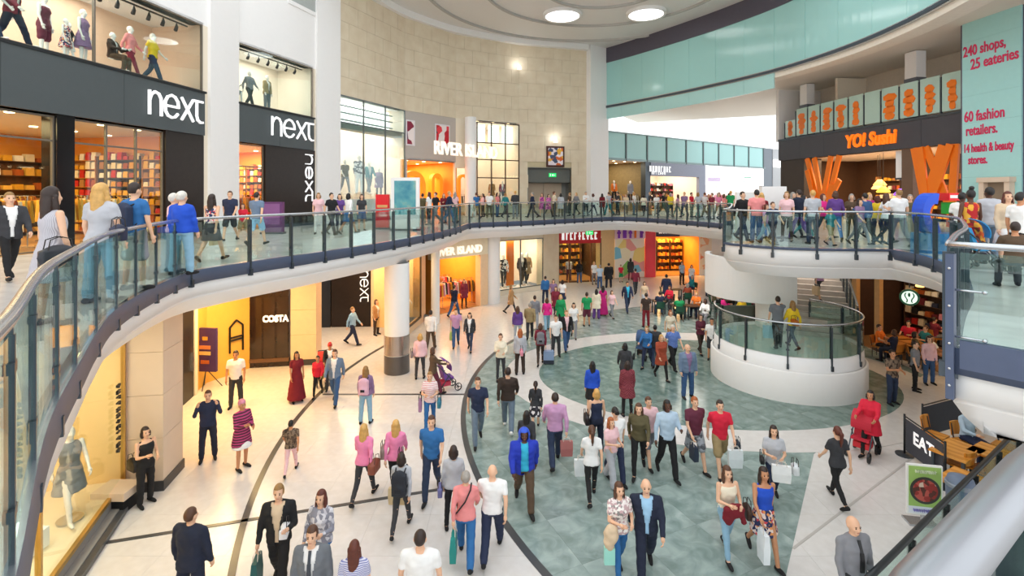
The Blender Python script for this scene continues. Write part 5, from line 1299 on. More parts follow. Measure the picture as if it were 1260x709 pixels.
def torso(mb, sex, dz, z0, z1, inf, flare=None):
    T = TOR[sex]; out = []
    def at(z):
        z = max(T[0][0], min(T[-1][0], z))
        for a, b in zip(T[:-1], T[1:]):
            if z <= b[0]:
                t = (z - a[0]) / (b[0] - a[0]); return [a[i] + (b[i] - a[i]) * t for i in range(1, 4)]
    zs = [z0] + [r[0] for r in T if z0 + .02 < r[0] < z1 - .01] + [z1]
    if z0 < .84: zs = [z0, (z0 + .9) / 2] + [z for z in zs if z > .85]
    for z in zs:
        rx, ry, yo = at(max(z, .92) if z < .92 else z); g = inf
        if flare and z < .95: k = (.95 - z) / (.95 - z0); rx += flare[0] * k; ry += flare[1] * k
        out.append((z + dz, rx + g, ry + g, yo))
    loft(mb, out)
def limb(mb, pts, rads):
    for (a, ra), (b, rb) in zip(list(zip(pts, rads))[:-1], list(zip(pts, rads))[1:]):
        mb.tube([a, b], [ra, rb], 10)
    for p, r in zip(pts, rads): mb.ball(p, r, n=10, m=6)
def fuse(mb, voxel, name, sm=2, wr=0., cut=None, extra=None):
    me = mb.mesh(name); o = bpy.data.objects.new(name, me); COL.objects.link(o)
    m = o.modifiers.new('r', 'REMESH'); m.mode = 'VOXEL'; m.voxel_size = voxel
    out = bpy.data.meshes.new_from_object(o.evaluated_get(bpy.context.evaluated_depsgraph_get()))
    bpy.data.objects.remove(o); bpy.data.meshes.remove(me)
    bm = bmesh.new(); bm.from_mesh(out)
    for _ in range(sm): bmesh.ops.smooth_vert(bm, verts=bm.verts, factor=.5, use_axis_x=True, use_axis_y=True, use_axis_z=True)
    if wr:
        bm.normal_update()
        for v in bm.verts: v.co += v.normal * (mnoise.noise(Vector((v.co.x * 9, v.co.y * 9, v.co.z * 13))) * wr)
    if cut:
        dl = [v for v in bm.verts if cut(v.co)]
        bmesh.ops.delete(bm, geom=dl, context='VERTS')
    for f in bm.faces: f.smooth = True
    bm.to_mesh(out); bm.free()
    if extra:
        e = extra.mesh('x'); bm = bmesh.new(); bm.from_mesh(out); bm.from_mesh(e)
        for f in bm.faces: f.smooth = True
        bm.to_mesh(out); bm.free(); bpy.data.meshes.remove(e)
    out.name = name; out.materials.clear(); out.materials.append(WHITE)
    return out
LIB = {}
def lib(kind, sex, pose):
    if kind in ('short', 'long', 'bob', 'pony', 'bun', 'buzz', 'cap', 'hoodup', 'beanie'): pose = sex = ''
    key = (kind, sex, pose)
    if key in LIB: return LIB[key]
    mb = MB()
    if not pose:
        LIB[key] = me = hair(kind); return me
    J = rig(sex, pose); dz = J['dz']; Z = Vector((0, 0, dz)); f = sex == 'f'
    k_ = .92 if f else 1.0
    arm = lambda s, ru, re, rw, to='wr': limb(mb, [J['sh' + s], J['elb' + s], J['wr' + s]], [ru, re, rw])
    if kind == 'body':
        torso(mb, sex, dz, .84, 1.455, 0)
        for s, sg in (('L', -1), ('R', 1)):
            limb(mb, [J['sh' + s], J['elb' + s], J['wr' + s]], [.05 * k_, .038 * k_, .026 * k_])
            mid = J['elb' + s].lerp(J['wr' + s], .3); mb.ball(mid, .04 * k_, n=10, m=6)
            limb(mb, [J['hip' + s], J['knee' + s], J['ank' + s]], [.088, .055, .038]); mb.ball(J['knee' + s].lerp(J['ank' + s], .3), .056, n=10, m=6)
            limb(mb, [J['heel' + s], J['ball' + s], J['toe' + s]], [.035, .036, .025]); mb.tube([J['ank' + s], J['heel' + s]], [.036, .034], 10)
            d = J['fd' + s]; mb.tube([J['wr' + s], J['wr' + s] + d * .045, J['wr' + s] + d * .09], [.026, .036, .03], 10)
        mb.tube([(0, .01, 1.40 + dz), (0, -.005, 1.53 + dz)], [.062, .052], 12)
        mb.ball((0, .008, 1.625 + dz), .076, .095, .108, 16, 12); mb.ball((0, -.03, 1.56 + dz), .056, .062, .058, 14, 10); mb.ball((0, -.072, 1.525 + dz), .025, .02, .02)
        mb.ball((0, -.1, 1.588 + dz), .014, .02, .018, 8, 6); mb.tube([(0, -.088, 1.63 + dz), (0, -.104, 1.59 + dz)], [.008, .014], 8)
        for s in (-1, 1): mb.ball((s * .078, .01, 1.605 + dz), .012, .022, .032, 8, 6); mb.ball((s * .04, -.075, 1.588 + dz), .02, .018, .02, 8, 6)
        ex = MB()
        for s, sg in (('L', -1), ('R', 1)):
            d = J['fd' + s]; w = J['wr' + s]; n = Vector((-sg, 0, 0)); n = (n - d * n.dot(d)).normalized(); t = d.cross(n).normalized()
            if t.y > 0: t = -t
            for q, ln in zip((-1.5, -.5, .5, 1.5), (.06, .078, .082, .074)):
                b = w + d * .08 + t * (.0165 * q); p1 = b + d * ln * .5; p2 = p1 + (d * .75 + n * .55).normalized() * ln * .35; p3 = p2 + (d * .3 + n * .9).normalized() * ln * .3
                ex.tube([b, p1, p2, p3], [.0095, .009, .008, .006], 6)
            b = w + d * .03 + t * .02; ex.tube([b, b + (d * .5 + t * .8).normalized() * .035, b + d * .045 + t * .034 + n * .012], [.012, .0105, .008], 6)
        me = fuse(mb, .0135, 'body', 2, 0, None, ex)
    elif kind in ('tee', 'shirt', 'vest', 'jumper', 'jacket', 'coat', 'dress', 'gown', 'hoodie'):
        long_ = kind in ('shirt', 'jumper', 'jacket', 'coat', 'hoodie'); inf = {'jacket': .03, 'coat': .034, 'jumper': .026, 'hoodie': .036, 'vest': .012}.get(kind, .019)
        z0 = {'coat': .62, 'dress': .56, 'gown': .1, 'jacket': .83, 'hoodie': .8, 'vest': .93}.get(kind, .87)
        if pose == 'sit': z0 = max(z0, .9)
        fl = {'coat': (.05, .05), 'dress': (.07, .08), 'gown': (.12, .16)}.get(kind)
        torso(mb, sex, dz, z0, 1.385 if kind == 'vest' else 1.452, inf, fl)
        for s in 'LR':
            if kind in ('dress', 'vest'):
                mb.tube([J['sh' + s] * 1 + Vector((0, 0, -.06)), (J['sh' + s].x * .5, .0, 1.45 + dz)], [.03, .022], 8); continue
            r = {'jacket': .068, 'coat': .072, 'hoodie': .075}.get(kind, .06) * (.93 if f else 1)
            if long_: limb(mb, [J['sh' + s], J['elb' + s], J['elb' + s].lerp(J['wr' + s], .95)], [r, r * .85, r * .66])
            else: limb(mb, [J['sh' + s], J['sh' + s].lerp(J['elb' + s], .58)], [r, r * .98])
            mb.tube([J['sh' + s], (J['sh' + s].x * .3, .005, 1.44 + dz)], [r * .95, .055], 10)
        if kind in ('shirt', 'jacket', 'coat'): mb.lathe([(.072, 1.43), (.066, 1.485)], (0, .008, dz), 14)
        if kind == 'hoodie': mb.ball((0, .07, 1.47 + dz), .1, .07, .07)
        cut = None
        if kind in ('jacket', 'hoodie'):
            cut = lambda c: c.y < -.03 and c.z > .8 + dz and abs(c.x) < (.02 + max(0, c.z - dz - 1.05) * .17 if kind == 'jacket' else .062)
        me = fuse(mb, .019, kind, 2, .012, cut)
    elif kind in ('trousers', 'skinny', 'shorts', 'wide'):
        a, b, c = {'trousers': (.103, .078, .064), 'skinny': (.096, .064, .047), 'shorts': (.108, .1, .1), 'wide': (.106, .09, .09)}[kind]
        torso(mb, sex, dz, .84, 1.02, .012)
        for s in 'LR':
            h, k, n = J['hip' + s], J['knee' + s], J['ank' + s]
            if kind == 'shorts': limb(mb, [h, h.lerp(k, .88)], [a, b])
            else: limb(mb, [h, k, k.lerp(n, .97)], [a, b, c]); mb.ball(k.lerp(n, .28), (b + c) / 2 + .008, n=10, m=6)
        me = fuse(mb, .018, kind, 2, .01)
    elif kind in ('skirt', 'midi'):
        torso(mb, sex, dz, .56 if kind == 'skirt' else .4, 1.02, .016, (.06, .09) if kind == 'skirt' else (.07, .14)); me = fuse(mb, .019, kind, 2, .012)
    elif kind.startswith('shoe'):
        s = kind[-1]; limb(mb, [J['heel' + s], J['ball' + s], J['toe' + s]], [.042, .042, .031]); mb.tube([J['ank' + s] + Vector((0, 0, -.01)), J['heel' + s]], [.042, .042], 10); me = fuse(mb, .014, 'shoe', 1)
    LIB[key] = me
    return me
def hair(kind):                            # centred on the skull (0, 0, 1.625)
    mb = MB(); cap = (.083, .102, .115); face = None
    mb.ball((0, .014, .012), *cap, 18, 12)
    if kind == 'long':
        mb.ball((0, .062, -.13), .09, .055, .2, 14, 10); mb.ball((0, .075, -.27), .085, .04, .12); mb.tube([(-.07, .0, .0), (-.082, -.012, -.2)], [.03, .03], 8); mb.tube([(.07, .0, .0), (.082, -.012, -.2)], [.03, .03], 8)
    elif kind == 'bob': mb.ball((0, .04, -.06), .095, .075, .115, 14, 10); mb.tube([(-.075, 0, .0), (-.082, -.01, -.11)], [.03, .028], 8); mb.tube([(.075, 0, 0), (.082, -.01, -.11)], [.03, .028], 8)
    elif kind == 'pony': mb.tube([(0, .1, .04), (0, .15, .0), (0, .14, -.14), (0, .12, -.3)], [.028, .04, .036, .014], 10)
    elif kind == 'bun': mb.ball((0, .04, .15), .055, .055, .05)
    elif kind == 'cap': mb.tube([(0, -.08, .05), (0, -.17, .035)], [.06, .055], 12)
    elif kind == 'hoodup': mb = MB(); mb.ball((0, .02, -.01), .112, .125, .15, 18, 12); mb.ball((0, .05, -.15), .12, .09, .08)
    elif kind == 'beanie': mb.ball((0, .014, .05), .088, .106, .1, 16, 10)
    elif kind == 'buzz': mb = MB(); mb.ball((0, .012, .008), .0785, .0975, .1095, 18, 12)
    ze = {'hoodup': .06, 'cap': .03, 'beanie': .045}.get(kind, .055); xe = .066 if kind != 'hoodup' else .07
    def cut(c):
        if kind == 'cap' and c.z > .0: return False
        if c.y < (-.028 if kind != 'hoodup' else -.06) and c.z < ze and abs(c.x) < xe: return True
        if kind in ('short', 'buzz', 'cap', 'pony', 'bun', 'beanie') and c.z < -.035 - (.0 if c.y < .03 else .03) and c.y < .085: return True
        return False
    return fuse(mb, .011, 'hair', 2, .006 if kind not in ('buzz', 'cap') else 0, cut)
EYE_ME = MB().ball((0, 0, 0), .0115, .006, .009, 8, 6).mesh('eye', mat('dark_eye', '#2a1c16', .2), True)
MOUTH_ME = MB().ball((0, 0, 0), .022, .007, .007, 8, 6).mesh('mouth', mat('lip_pink', '#b0605a', .5), True)
BROW_ME = MB().ball((0, 0, 0), .017, .005, .004, 8, 4).mesh('eyebrow', mat('brow_brown', '#4a3222', .8), True)

SKIN = [mat('skin_fair', '#e8b796', .55, vary=.05), mat('skin_tan', '#c98d66', .55, vary=.05), mat('skin_dark', '#5d3a28', .5, vary=.05)]
HAIRC = {n: mat('hair_' + n.replace(' ', '_'), c, .5, vary=.35, scale=18) for n, c in {'black': '#1b1513', 'dark': '#2f1f18', 'brown': '#553522', 'chestnut': '#5e2b1d', 'ginger': '#a6592a', 'blond': '#cfa05a', 'sandy': '#96703f', 'grey': '#9c948c', 'white': '#d8d2c8', 'pale': '#e8b796', 'blue': '#2350c8', 'red': '#c8242c', 'pinkhat': '#d88aa2'}.items()}
CLR = {'navy': '#232c48', 'dark navy': '#1c2338', 'black': '#1a191b', 'charcoal': '#37373b', 'grey': '#85868c', 'pale grey': '#b9bac0', 'mid grey': '#6e7278', 'white': '#f0eeec', 'cream': '#ece0c8', 'beige': '#d9bf9f', 'pink': '#f08ab4', 'pale pink': '#f0c4c8', 'salmon pink': '#ea8f8e', 'hot pink': '#e8278c', 'magenta': '#c01f78', 'lilac': '#c796bb', 'mauve': '#8d6f92', 'purple': '#65418a', 'red': '#d8203c', 'burgundy': '#7a1624', 'wine': '#7d2438', 'maroon': '#63273a', 'rust': '#a4482e', 'orange': '#ea7a28', 'yellow': '#edc92a', 'olive': '#5b5236', 'khaki': '#a08a62', 'brown': '#5a4634', 'dark brown': '#3a2c24', 'tan': '#b58a5c', 'green': '#1d9a5a', 'teal': '#1f7f86', 'turquoise': '#36b5d8', 'sky blue': '#9cc4e2', 'light blue': '#b4c8da', 'blue': '#2f6ca8', 'cobalt blue': '#2050c4', 'royal blue': '#2238b0', 'blue grey': '#6c7f98', 'denim blue': '#3a5a86', 'blue denim': '#2e6aa4', 'pale denim': '#8eb4cc', 'dark denim': '#2b3852', 'grey denim': '#6b7b8b'}
PAT = {'blue checked': ('check', ['#3d5fb0', '#7d96d0'], 40), 'burgundy checked': ('check', ['#6b2430', '#8f4048'], 30), 'striped grey': ('wavex', ['#9d9aa3', '#cfcbd0'], 22), 'grey patterned': ('voronoi', ['#c6c3cb', '#8e8d99', '#dcd9de'], 16), 'floral pale': ('voronoi', ['#ecdfdc', '#c7a7a8', '#f2ebe6', '#8f8a88'], 26), 'floral red': ('voronoi', ['#d64a54', '#f0d9d0', '#30365e', '#e89a5a'], 22), 'orange patterned': ('voronoi', ['#e4622a', '#c22a2a', '#e8a83a', '#7a3a28'], 12), 'camouflage grey': ('voronoi', ['#7c7f86', '#a9adb4', '#54565c'], 16), 'pink striped black': ('wave', ['#1e1b20', '#c2447c'], 5), 'brown patterned': ('voronoi', ['#5e4a3c', '#85705c', '#3c2f28'], 20), 'black patterned': ('voronoi', ['#2a262c', '#efe8e8', '#3c3640'], 12), 'red striped white': ('wave', ['#f2eae8', '#f2eae8', '#d0566a'], 7), 'blue striped': ('wave', ['#e6e4ee', '#6a70b0'], 12), 'magenta patterned': ('voronoi', ['#b03a9a', '#d878b8', '#8a2a78'], 14)}
def cloth(c):
    if c in PAT:
        k, st, sc = PAT[c]; n = len(st)
        return ramp_mat('cloth_' + c.replace(' ', '_'), [(i / n if k == 'voronoi' else i / max(1, n - 1), h) for i, h in enumerate(st)], k, sc, .85)
    return mat('cloth_' + c.replace(' ', '_'), CLR[c], .85, vary=.12, scale=9)
TOPN = {'tee': 'T-shirt', 'shirt': 'shirt', 'vest': 'vest top', 'jumper': 'top', 'jacket': 'jacket', 'coat': 'coat', 'dress': 'dress', 'gown': 'long dress', 'hoodie': 'hooded jacket'}
BOTN = {'trousers': 'trousers', 'skinny': 'leggings', 'shorts': 'shorts', 'wide': 'wide trousers', 'skirt': 'skirt', 'midi': 'long skirt'}
PEOPLE = {}; LABELS = {}
def person(x, yh, hm, sex, face, pose, hr, top, bot, skin, where, key=None, zf=0., D=None, group=None, shoe='black', build=1., under='white', seat=None):
    if D is None:
        hh = hm if pose != 'sit' else hm * .75
        D = FPX * (EYE - zf - hh) / (yh - HZ)
    if seat: zf += seat
    p = Vector(((x - CX) / FPX * D, D, zf)); sc = hm / H0
    jean = 'denim' in (bot[1] if bot else '')
    bt = '' if not bot else ' and ' + (bot[1].replace(' denim', '').replace('denim ', '') + ' jeans' if jean else bot[1] + ' ' + BOTN[bot[0]])
    label = 'person in ' + top[1] + ' ' + TOPN[top[0]] + bt + ', ' + where
    if label in LABELS: print('DUP LABEL', label)
    n = len(label.split())
    if n > 16: print('LONG LABEL', n, label)
    LABELS[label] = 1
    t = thing('person', label, 'person', p, R(face), group); t.scale = (sc * build, sc * build, sc)
    dz = rig(sex, pose)['dz']
    bo = put('body', lib('body', sex, pose), t, SKIN[skin])
    if hr[0] != 'bald':
        o = put('hair' if hr[0] not in ('cap', 'beanie', 'hoodup') else {'cap': 'cap', 'beanie': 'hat', 'hoodup': 'hood'}[hr[0]], lib(hr[0], '', ''), t, HAIRC[hr[1]], (0, 0, 1.625 + dz))
    if top[0] in ('jacket', 'hoodie'): put('undershirt', lib('tee', sex, pose), t, cloth(under))
    put({'tee': 't_shirt', 'gown': 'dress', 'hoodie': 'jacket'}.get(top[0], top[0]), lib(top[0], sex, pose), t, cloth(top[1]))
    if bot: put({'skinny': 'leggings', 'wide': 'trousers', 'midi': 'skirt'}.get(bot[0], bot[0]) if not jean else 'jeans', lib(bot[0], sex, pose), t, cloth(bot[1]))
    for s in 'LR': put('shoe', lib('shoe' + s, sex, pose), t, cloth(shoe))
    if -75 < face < 75 and D < 21:
        for s in (-1, 1): put('eye', EYE_ME, bo, None, (s * .032, -.083, 1.615 + dz)); put('eyebrow', BROW_ME, bo, None, (s * .033, -.085, 1.636 + dz))
        put('mouth', MOUTH_ME, bo, None, (0, -.087, 1.552 + dz))
    M = Matrix.Translation(p) @ Matrix.Rotation(R(face), 4, 'Z') @ Matrix.Diagonal((sc * build, sc * build, sc, 1))
    J = rig(sex, pose)
    rec = {'M': M, 'J': J, 'p': p, 'face': R(face), 'sc': sc, 'dz': dz}
    if key: PEOPLE[key] = rec
    return rec
def hand(key, s): r = PEOPLE[key]; return r['M'] @ (r['J']['hand' + s] + r['J']['fd' + s] * .03)
# ---- bags
def bag_handles(mb, w, z, h, y=.03):
    for s in (-1, 1): mb.tube([(-w, s * y, z), (-w * .8, s * y, z + h * .8), (0, s * y * .6, z + h), (w * .8, s * y, z + h * .8), (w, s * y, z)], .007, 6)
def carrier(key, s, label, color, w=.34, h=.42, d=.12, cat='bag', rz=0, stiff=True, hl=.1, group=None):
    p = hand(key, s) if isinstance(key, str) else Vector(key)
    t = thing('carrier_bag', label, cat, (p.x, p.y, p.z - h - hl), (PEOPLE[key]['face'] if isinstance(key, str) else 0) + R(90) + R(rz), group)
    MB().add([(-w * .46, -d * .45, 0), (w * .46, -d * .45, 0), (w * .46, d * .45, 0), (-w * .46, d * .45, 0), (-w * .5, -d * .5, h * .5), (w * .5, -d * .5, h * .5), (w * .5, d * .5, h * .5), (-w * .5, d * .5, h * .5), (-w * .5, -d * .32, h), (w * .5, -d * .32, h), (w * .5, d * .32, h), (-w * .5, d * .32, h)], [(3, 2, 1, 0), (0, 1, 5, 4), (1, 2, 6, 5), (2, 3, 7, 6), (3, 0, 4, 7), (4, 5, 9, 8), (5, 6, 10, 9), (6, 7, 11, 10), (7, 4, 8, 11), (8, 9, 10, 11)]).build('bag_body', mat('bag_' + color.lstrip('#'), color, .5, vary=.1), t, local=True)
    mb = MB(); bag_handles(mb, w * .28, h - .01, hl, d * .3); mb.build('handle', mat('bag_handle_pale', '#d8d0c4', .6) if stiff else mat('bag_handle_dark', '#2a2420', .6), t, local=True)
    return t
def handbag(key, off, label, color, w=.34, h=.24, d=.14, group=None):
    r = PEOPLE[key]; p = r['M'] @ Vector((off[0], off[1], off[2] + r['dz']))
    t = thing('handbag', label, 'bag', p, r['face'] + R(90), group)
    mb = MB(); mb.ball((0, 0, 0), w / 2, d / 2, h / 2, 14, 8); mb.box(-w * .42, w * .42, -d * .4, d * .4, -h * .45, h * .3)
    me = fuse(mb, .02, 'bag_body', 2); me.materials[0] = mat('bag_' + color.lstrip('#'), color, .45, vary=.15); put('bag_body', me, t)
    mb = MB(); bag_handles(mb, w * .3, h * .25, .17, d * .3); mb.build('strap', mat('bag_handle_dark', '#2a2420', .6), t, local=True)
    return t
def backpack(key, label, color):
    r = PEOPLE[key]; p = r['M'] @ Vector((0, .2, 1.18 + r['dz']))
    t = thing('backpack', label, 'bag', p, r['face'])
    mb = MB().box(-.14, .14, -.07, .07, -.22, .18).ball((0, 0, .16), .14, .075, .1, 14, 8).ball((0, .06, -.08), .11, .05, .1, 12, 8)
    me = fuse(mb, .02, 'pack_body', 3); me.materials[0] = mat('pack_' + color.lstrip('#'), color, .7, vary=.1); put('pack_body', me, t)
    mb = MB()
    for s in (-1, 1): mb.tube([(s * .09, -.06, -.2), (s * .13, -.14, -.1), (s * .13, -.33, .1), (s * .1, -.22, .27), (s * .09, -.06, .2)], .014, 6)
    mb.build('strap', mat('pack_strap', '#23242a', .8), t, local=True)
    MB().box(-.06, .06, .105, .115, -.12, -.05).build('pocket', mat('pack_strap', ''), t, local=True)
    return t

# ================================================================== THE CROWD ON THE GROUND FLOOR
P = person
# front row, bottom of the picture
P(235, 625, 1.76, 'm', 172, 'stand', ('buzz', 'brown'), ('jacket', 'dark navy'), ('trousers', 'dark navy'), 0, 'back turned, bottom left', build=1.1)
P(343, 596, 1.80, 'm', 12, 'carry', ('short', 'sandy'), ('jacket', 'black'), ('trousers', 'black'), 0, 'open over beige, bottom left', 'opencoat', under='beige')
P(395, 603, 1.70, 'f', -8, 'carry', ('long', 'chestnut'), ('jumper', 'grey patterned'), ('skinny', 'blue denim'), 0, 'behind the grey suit', 'offsh')
P(384, 649, 1.78, 'm', 5, 'stand', ('short', 'brown'), ('jacket', 'mid grey'), ('trousers', 'mid grey'), 0, 'at the bottom edge', 'greysuit')
P(436, 666, 1.66, 'f', 185, 'stand', ('long', 'chestnut'), ('tee', 'blue striped'), ('skinny', 'black'), 0, 'back turned, at the bottom edge')
P(517, 653, 1.78, 'm', 180, 'stand', ('buzz', 'dark'), ('tee', 'white'), ('trousers', 'navy'), 0, 'back turned, at the bottom edge', build=1.12)
P(1050, 637, 1.76, 'm', 8, 'stand', ('bald', ''), ('shirt', 'grey'), ('trousers', 'charcoal'), 0, 'dark tie, at the bottom right', 'tieman', build=1.08)
P(762, 594, 1.68, 'f', 12, 'hold', ('long', 'brown'), ('tee', 'floral pale'), ('skinny', 'blue denim'), 0, 'walking beside the navy suit in front', 'floral')
P(795, 588, 1.74, 'm', -8, 'walk', ('bald', ''), ('jacket', 'dark navy'), ('trousers', 'dark navy'), 0, 'over light blue, front row', 'suitman', under='sky blue', build=1.08)
P(895, 574, 1.68, 'f', 5, 'hold', ('long', 'brown'), ('vest', 'cream'), ('skinny', 'pale denim'), 0, 'burgundy jacket over the arms', 'camisole')
P(940, 573, 1.72, 'f', 0, 'walk2', ('long', 'dark'), ('vest', 'cobalt blue'), ('skirt', 'floral red'), 1, 'front right', 'bluevest')
P(952, 524, 1.66, 'f', -15, 'hold', ('long', 'dark'), ('tee', 'pale grey'), ('skinny', 'navy'), 0, 'white carrier bags in hand', 'whitebags')
P(1030, 523, 1.68, 'f', 184, 'walk', ('pony', 'chestnut'), ('tee', 'charcoal'), ('skinny', 'black'), 0, 'walking away on the white floor at right', 'blackgirl')
P(606, 570, 1.70, 'm', 176, 'walk', ('bald', ''), ('tee', 'white'), ('trousers', 'navy'), 0, 'walking away beside the salmon shirt', 'whitepolo', build=1.12)
P(573, 578, 1.66, 'f', 182, 'walk2', ('short', 'grey'), ('shirt', 'salmon pink'), ('trousers', 'blue denim'), 0, 'diagonal bag strap across the back', 'salmon', build=1.08)
P(558, 549, 1.64, 'f', 186, 'stand', ('bob', 'dark'), ('jumper', 'pale grey'), ('skinny', 'black'), 0, 'back turned, behind the salmon shirt', 'greycardi')
P(494, 556, 1.58, 'f', 178, 'walk', ('bob', 'dark'), ('jumper', 'pale grey'), ('skinny', 'charcoal'), 0, 'black backpack, carrying a beige bag', 'smallgrey')
P(448, 520, 1.70, 'f', 172, 'walk', ('long', 'blond'), ('jumper', 'pink'), ('skinny', 'charcoal'), 0, 'left of two long haired walkers in pink', 'pinkleft')
P(487, 515, 1.70, 'f', 184, 'walk2', ('long', 'blond'), ('jumper', 'pink'), ('trousers', 'black'), 0, 'right of two long haired walkers in pink', 'pinkright')
P(531, 510, 1.82, 'm', 2, 'walk', ('short', 'brown'), ('tee', 'blue'), ('trousers', 'dark denim'), 0, 'coming forward right of the pink pair', 'bluetee')
P(645, 526, 1.70, 'm', 4, 'walk2', ('hoodup', 'blue'), ('hoodie', 'royal blue'), ('trousers', 'brown'), 2, 'hood up, open over turquoise', 'hood', under='turquoise', build=1.18)
P(588, 463, 1.80, 'm', 10, 'walk', ('short', 'brown'), ('tee', 'navy'), ('trousers', 'grey denim'), 0, 'on the edge of the green marble', 'navypolo')
P(625, 451, 1.80, 'm', 178, 'walk2', ('short', 'dark'), ('jumper', 'dark brown'), ('trousers', 'grey denim'), 0, 'walking away, white shoes', 'brownback', shoe='white', build=1.08)
P(659, 468, 1.40, 'f', 178, 'walk', ('pony', 'dark'), ('jumper', 'charcoal'), ('skirt', 'black patterned'), 0, 'shorter, walking away on the white ring', 'girl')
P(648, 504, 1.56, 'f', 170, 'walk', ('long', 'black'), ('coat', 'charcoal'), ('skinny', 'black'), 0, 'half hidden behind the blue hood')
P(683, 482, 1.80, 'm', 182, 'walk', ('short', 'dark'), ('shirt', 'lilac'), ('trousers', 'dark denim'), 0, 'walking away with a patterned bag', 'lilacman', build=1.08)
P(734, 479, 1.68, 'f', 184, 'stand', ('bob', 'blond'), ('vest', 'navy'), ('trousers', 'dark navy'), 0, 'back turned, black shoulder bag', 'navyvest')
P(729, 445, 1.62, 'f', 180, 'stand', ('long', 'black'), ('jumper', 'cobalt blue'), ('skirt', 'black'), 0, 'back turned in the green oval')
P(772, 445, 1.64, 'f', 182, 'stand', ('bob', 'dark'), ('coat', 'burgundy checked'), ('skinny', 'black'), 0, 'back turned in the green oval', 'checkcoat')
P(769, 421, 1.66, 'f', 178, 'walk', ('bob', 'black'), ('jacket', 'charcoal'), ('trousers', 'black'), 2, 'behind the burgundy checked coat')
P(728, 522, 1.66, 'f', 180, 'walk', ('pony', 'brown'), ('tee', 'white'), ('skinny', 'black'), 0, 'walking away with a white bag', 'whitetop')
P(757, 500, 1.72, 'm', 6, 'walk2', ('cap', 'black'), ('tee', 'white'), ('trousers', 'navy'), 0, 'dark cap, coming forward')
P(752, 514, 1.55, 'f', 30, 'hold', ('long', 'ginger'), ('tee', 'pale pink'), ('wide', 'pale grey'), 0, 'turning right before the dark cap', 'gingergirl')
P(786, 495, 1.70, 'f', -14, 'walk', ('long', 'brown'), ('shirt', 'olive'), ('skinny', 'black'), 0, 'coming forward in the middle', 'olive', build=1.1)
P(798, 487, 1.70, 'm', 10, 'walk', ('short', 'brown'), ('tee', 'pale pink'), ('shorts', 'grey'), 0, 'behind the olive shirt')
P(821, 492, 1.82, 'm', 4, 'carry', ('bob', 'black'), ('shirt', 'light blue'), ('trousers', 'black'), 2, 'coming forward with loose locks', 'blueshirt')
P(855, 487, 1.78, 'm', 8, 'walk2', ('short', 'ginger'), ('tee', 'maroon'), ('shorts', 'camouflage grey'), 0, 'left of the red shirt', 'maroon')
P(886, 491, 1.80, 'm', -4, 'walk', ('short', 'dark'), ('tee', 'red'), ('shorts', 'khaki'), 0, 'coming forward, bags in one hand', 'redpolo')
P(846, 424, 1.74, 'm', 6, 'stand', ('bald', ''), ('jacket', 'blue grey'), ('trousers', 'denim blue'), 0, 'facing forward near the white drum', under='mauve', build=1.12)
P(828, 399, 1.70, 'm', 12, 'walk', ('short', 'white'), ('tee', 'blue checked'), ('trousers', 'black'), 0, 'in the green oval', build=1.08)
P(814, 411, 1.64, 'f', 6, 'walk2', ('bob', 'blond'), ('coat', 'rust'), ('skinny', 'black'), 0, 'beside the blue checked shirt')
P(1071, 480, 1.68, 'f', -50, 'push', ('bob', 'black'), ('coat', 'red'), ('skinny', 'black'), 1, 'pushing a red pushchair', 'pusher')
P(1098, 431, 1.72, 'm', 6, 'read', ('short', 'dark'), ('tee', 'brown patterned'), ('trousers', 'dark denim'), 1, 'standing right of the white drum')
P(1126, 420, 1.68, 'm', 40, 'stand', ('short', 'dark'), ('tee', 'grey'), ('trousers', 'black'), 0, 'beside the pink checked shirt')
P(1143, 414, 1.68, 'f', -10, 'stand', ('bob', 'dark'), ('shirt', 'pale pink'), ('trousers', 'denim blue'), 0, 'by the blue corner post')
# left side
P(179, 526, 1.66, 'f', 62, 'read', ('bob', 'dark'), ('vest', 'black'), ('trousers', 'black'), 0, 'leaning at the left stone pillar', 'leaner')
P(256, 481, 1.74, 'm', 28, 'phone', ('short', 'brown'), ('jumper', 'navy'), ('trousers', 'dark navy'), 0, 'raising hands to the face')
P(298, 493, 1.66, 'f', 60, 'read', ('beanie', 'pinkhat'), ('coat', 'pink striped black'), ('skirt', 'white'), 1, 'pink hat, by the amber shop wall')
P(358, 516, 1.30, 'm', 192, 'walk', ('short', 'black'), ('tee', 'brown patterned'), ('skinny', 'pale pink'), 1, 'short, beside the curved floor line')
P(290, 432, 1.76, 'm', 15, 'stand', ('short', 'dark'), ('tee', 'white'), ('trousers', 'charcoal'), 1, 'before the purple poster and amber wall')
P(365, 433, 1.60, 'f', 40, 'stand', ('long', 'black'), ('gown', 'burgundy'), None, 1, 'by the warm stone pillar')
P(391, 437, 1.36, 'f', 10, 'walk', ('short', 'dark'), ('jumper', 'red'), ('skinny', 'black'), 1, 'short, beside the burgundy long dress')
P(412, 429, 1.76, 'm', 4, 'walk2', ('short', 'brown'), ('jacket', 'blue grey'), ('trousers', 'denim blue'), 0, 'crossing the curved line at left')
P(406, 421, 1.60, 'f', 20, 'push', ('cap', 'red'), ('jacket', 'black'), ('trousers', 'charcoal'), 1, 'red cap, by the warm stone pillar')
P(450, 451, 1.66, 'f', 178, 'stand', ('long', 'sandy'), ('jumper', 'mauve'), ('trousers', 'pale denim'), 0, 'pink backpack, seen from behind', 'pinkpack')
P(434, 377, 1.70, 'm', 80, 'walk', ('short', 'sandy'), ('shirt', 'sky blue'), ('trousers', 'navy'), 0, 'walking right before the dark entrance')
P(463, 369, 1.66, 'f', 60, 'stand', ('bob', 'brown'), ('jacket', 'tan'), ('trousers', 'dark brown'), 0, 'just left of the big column')
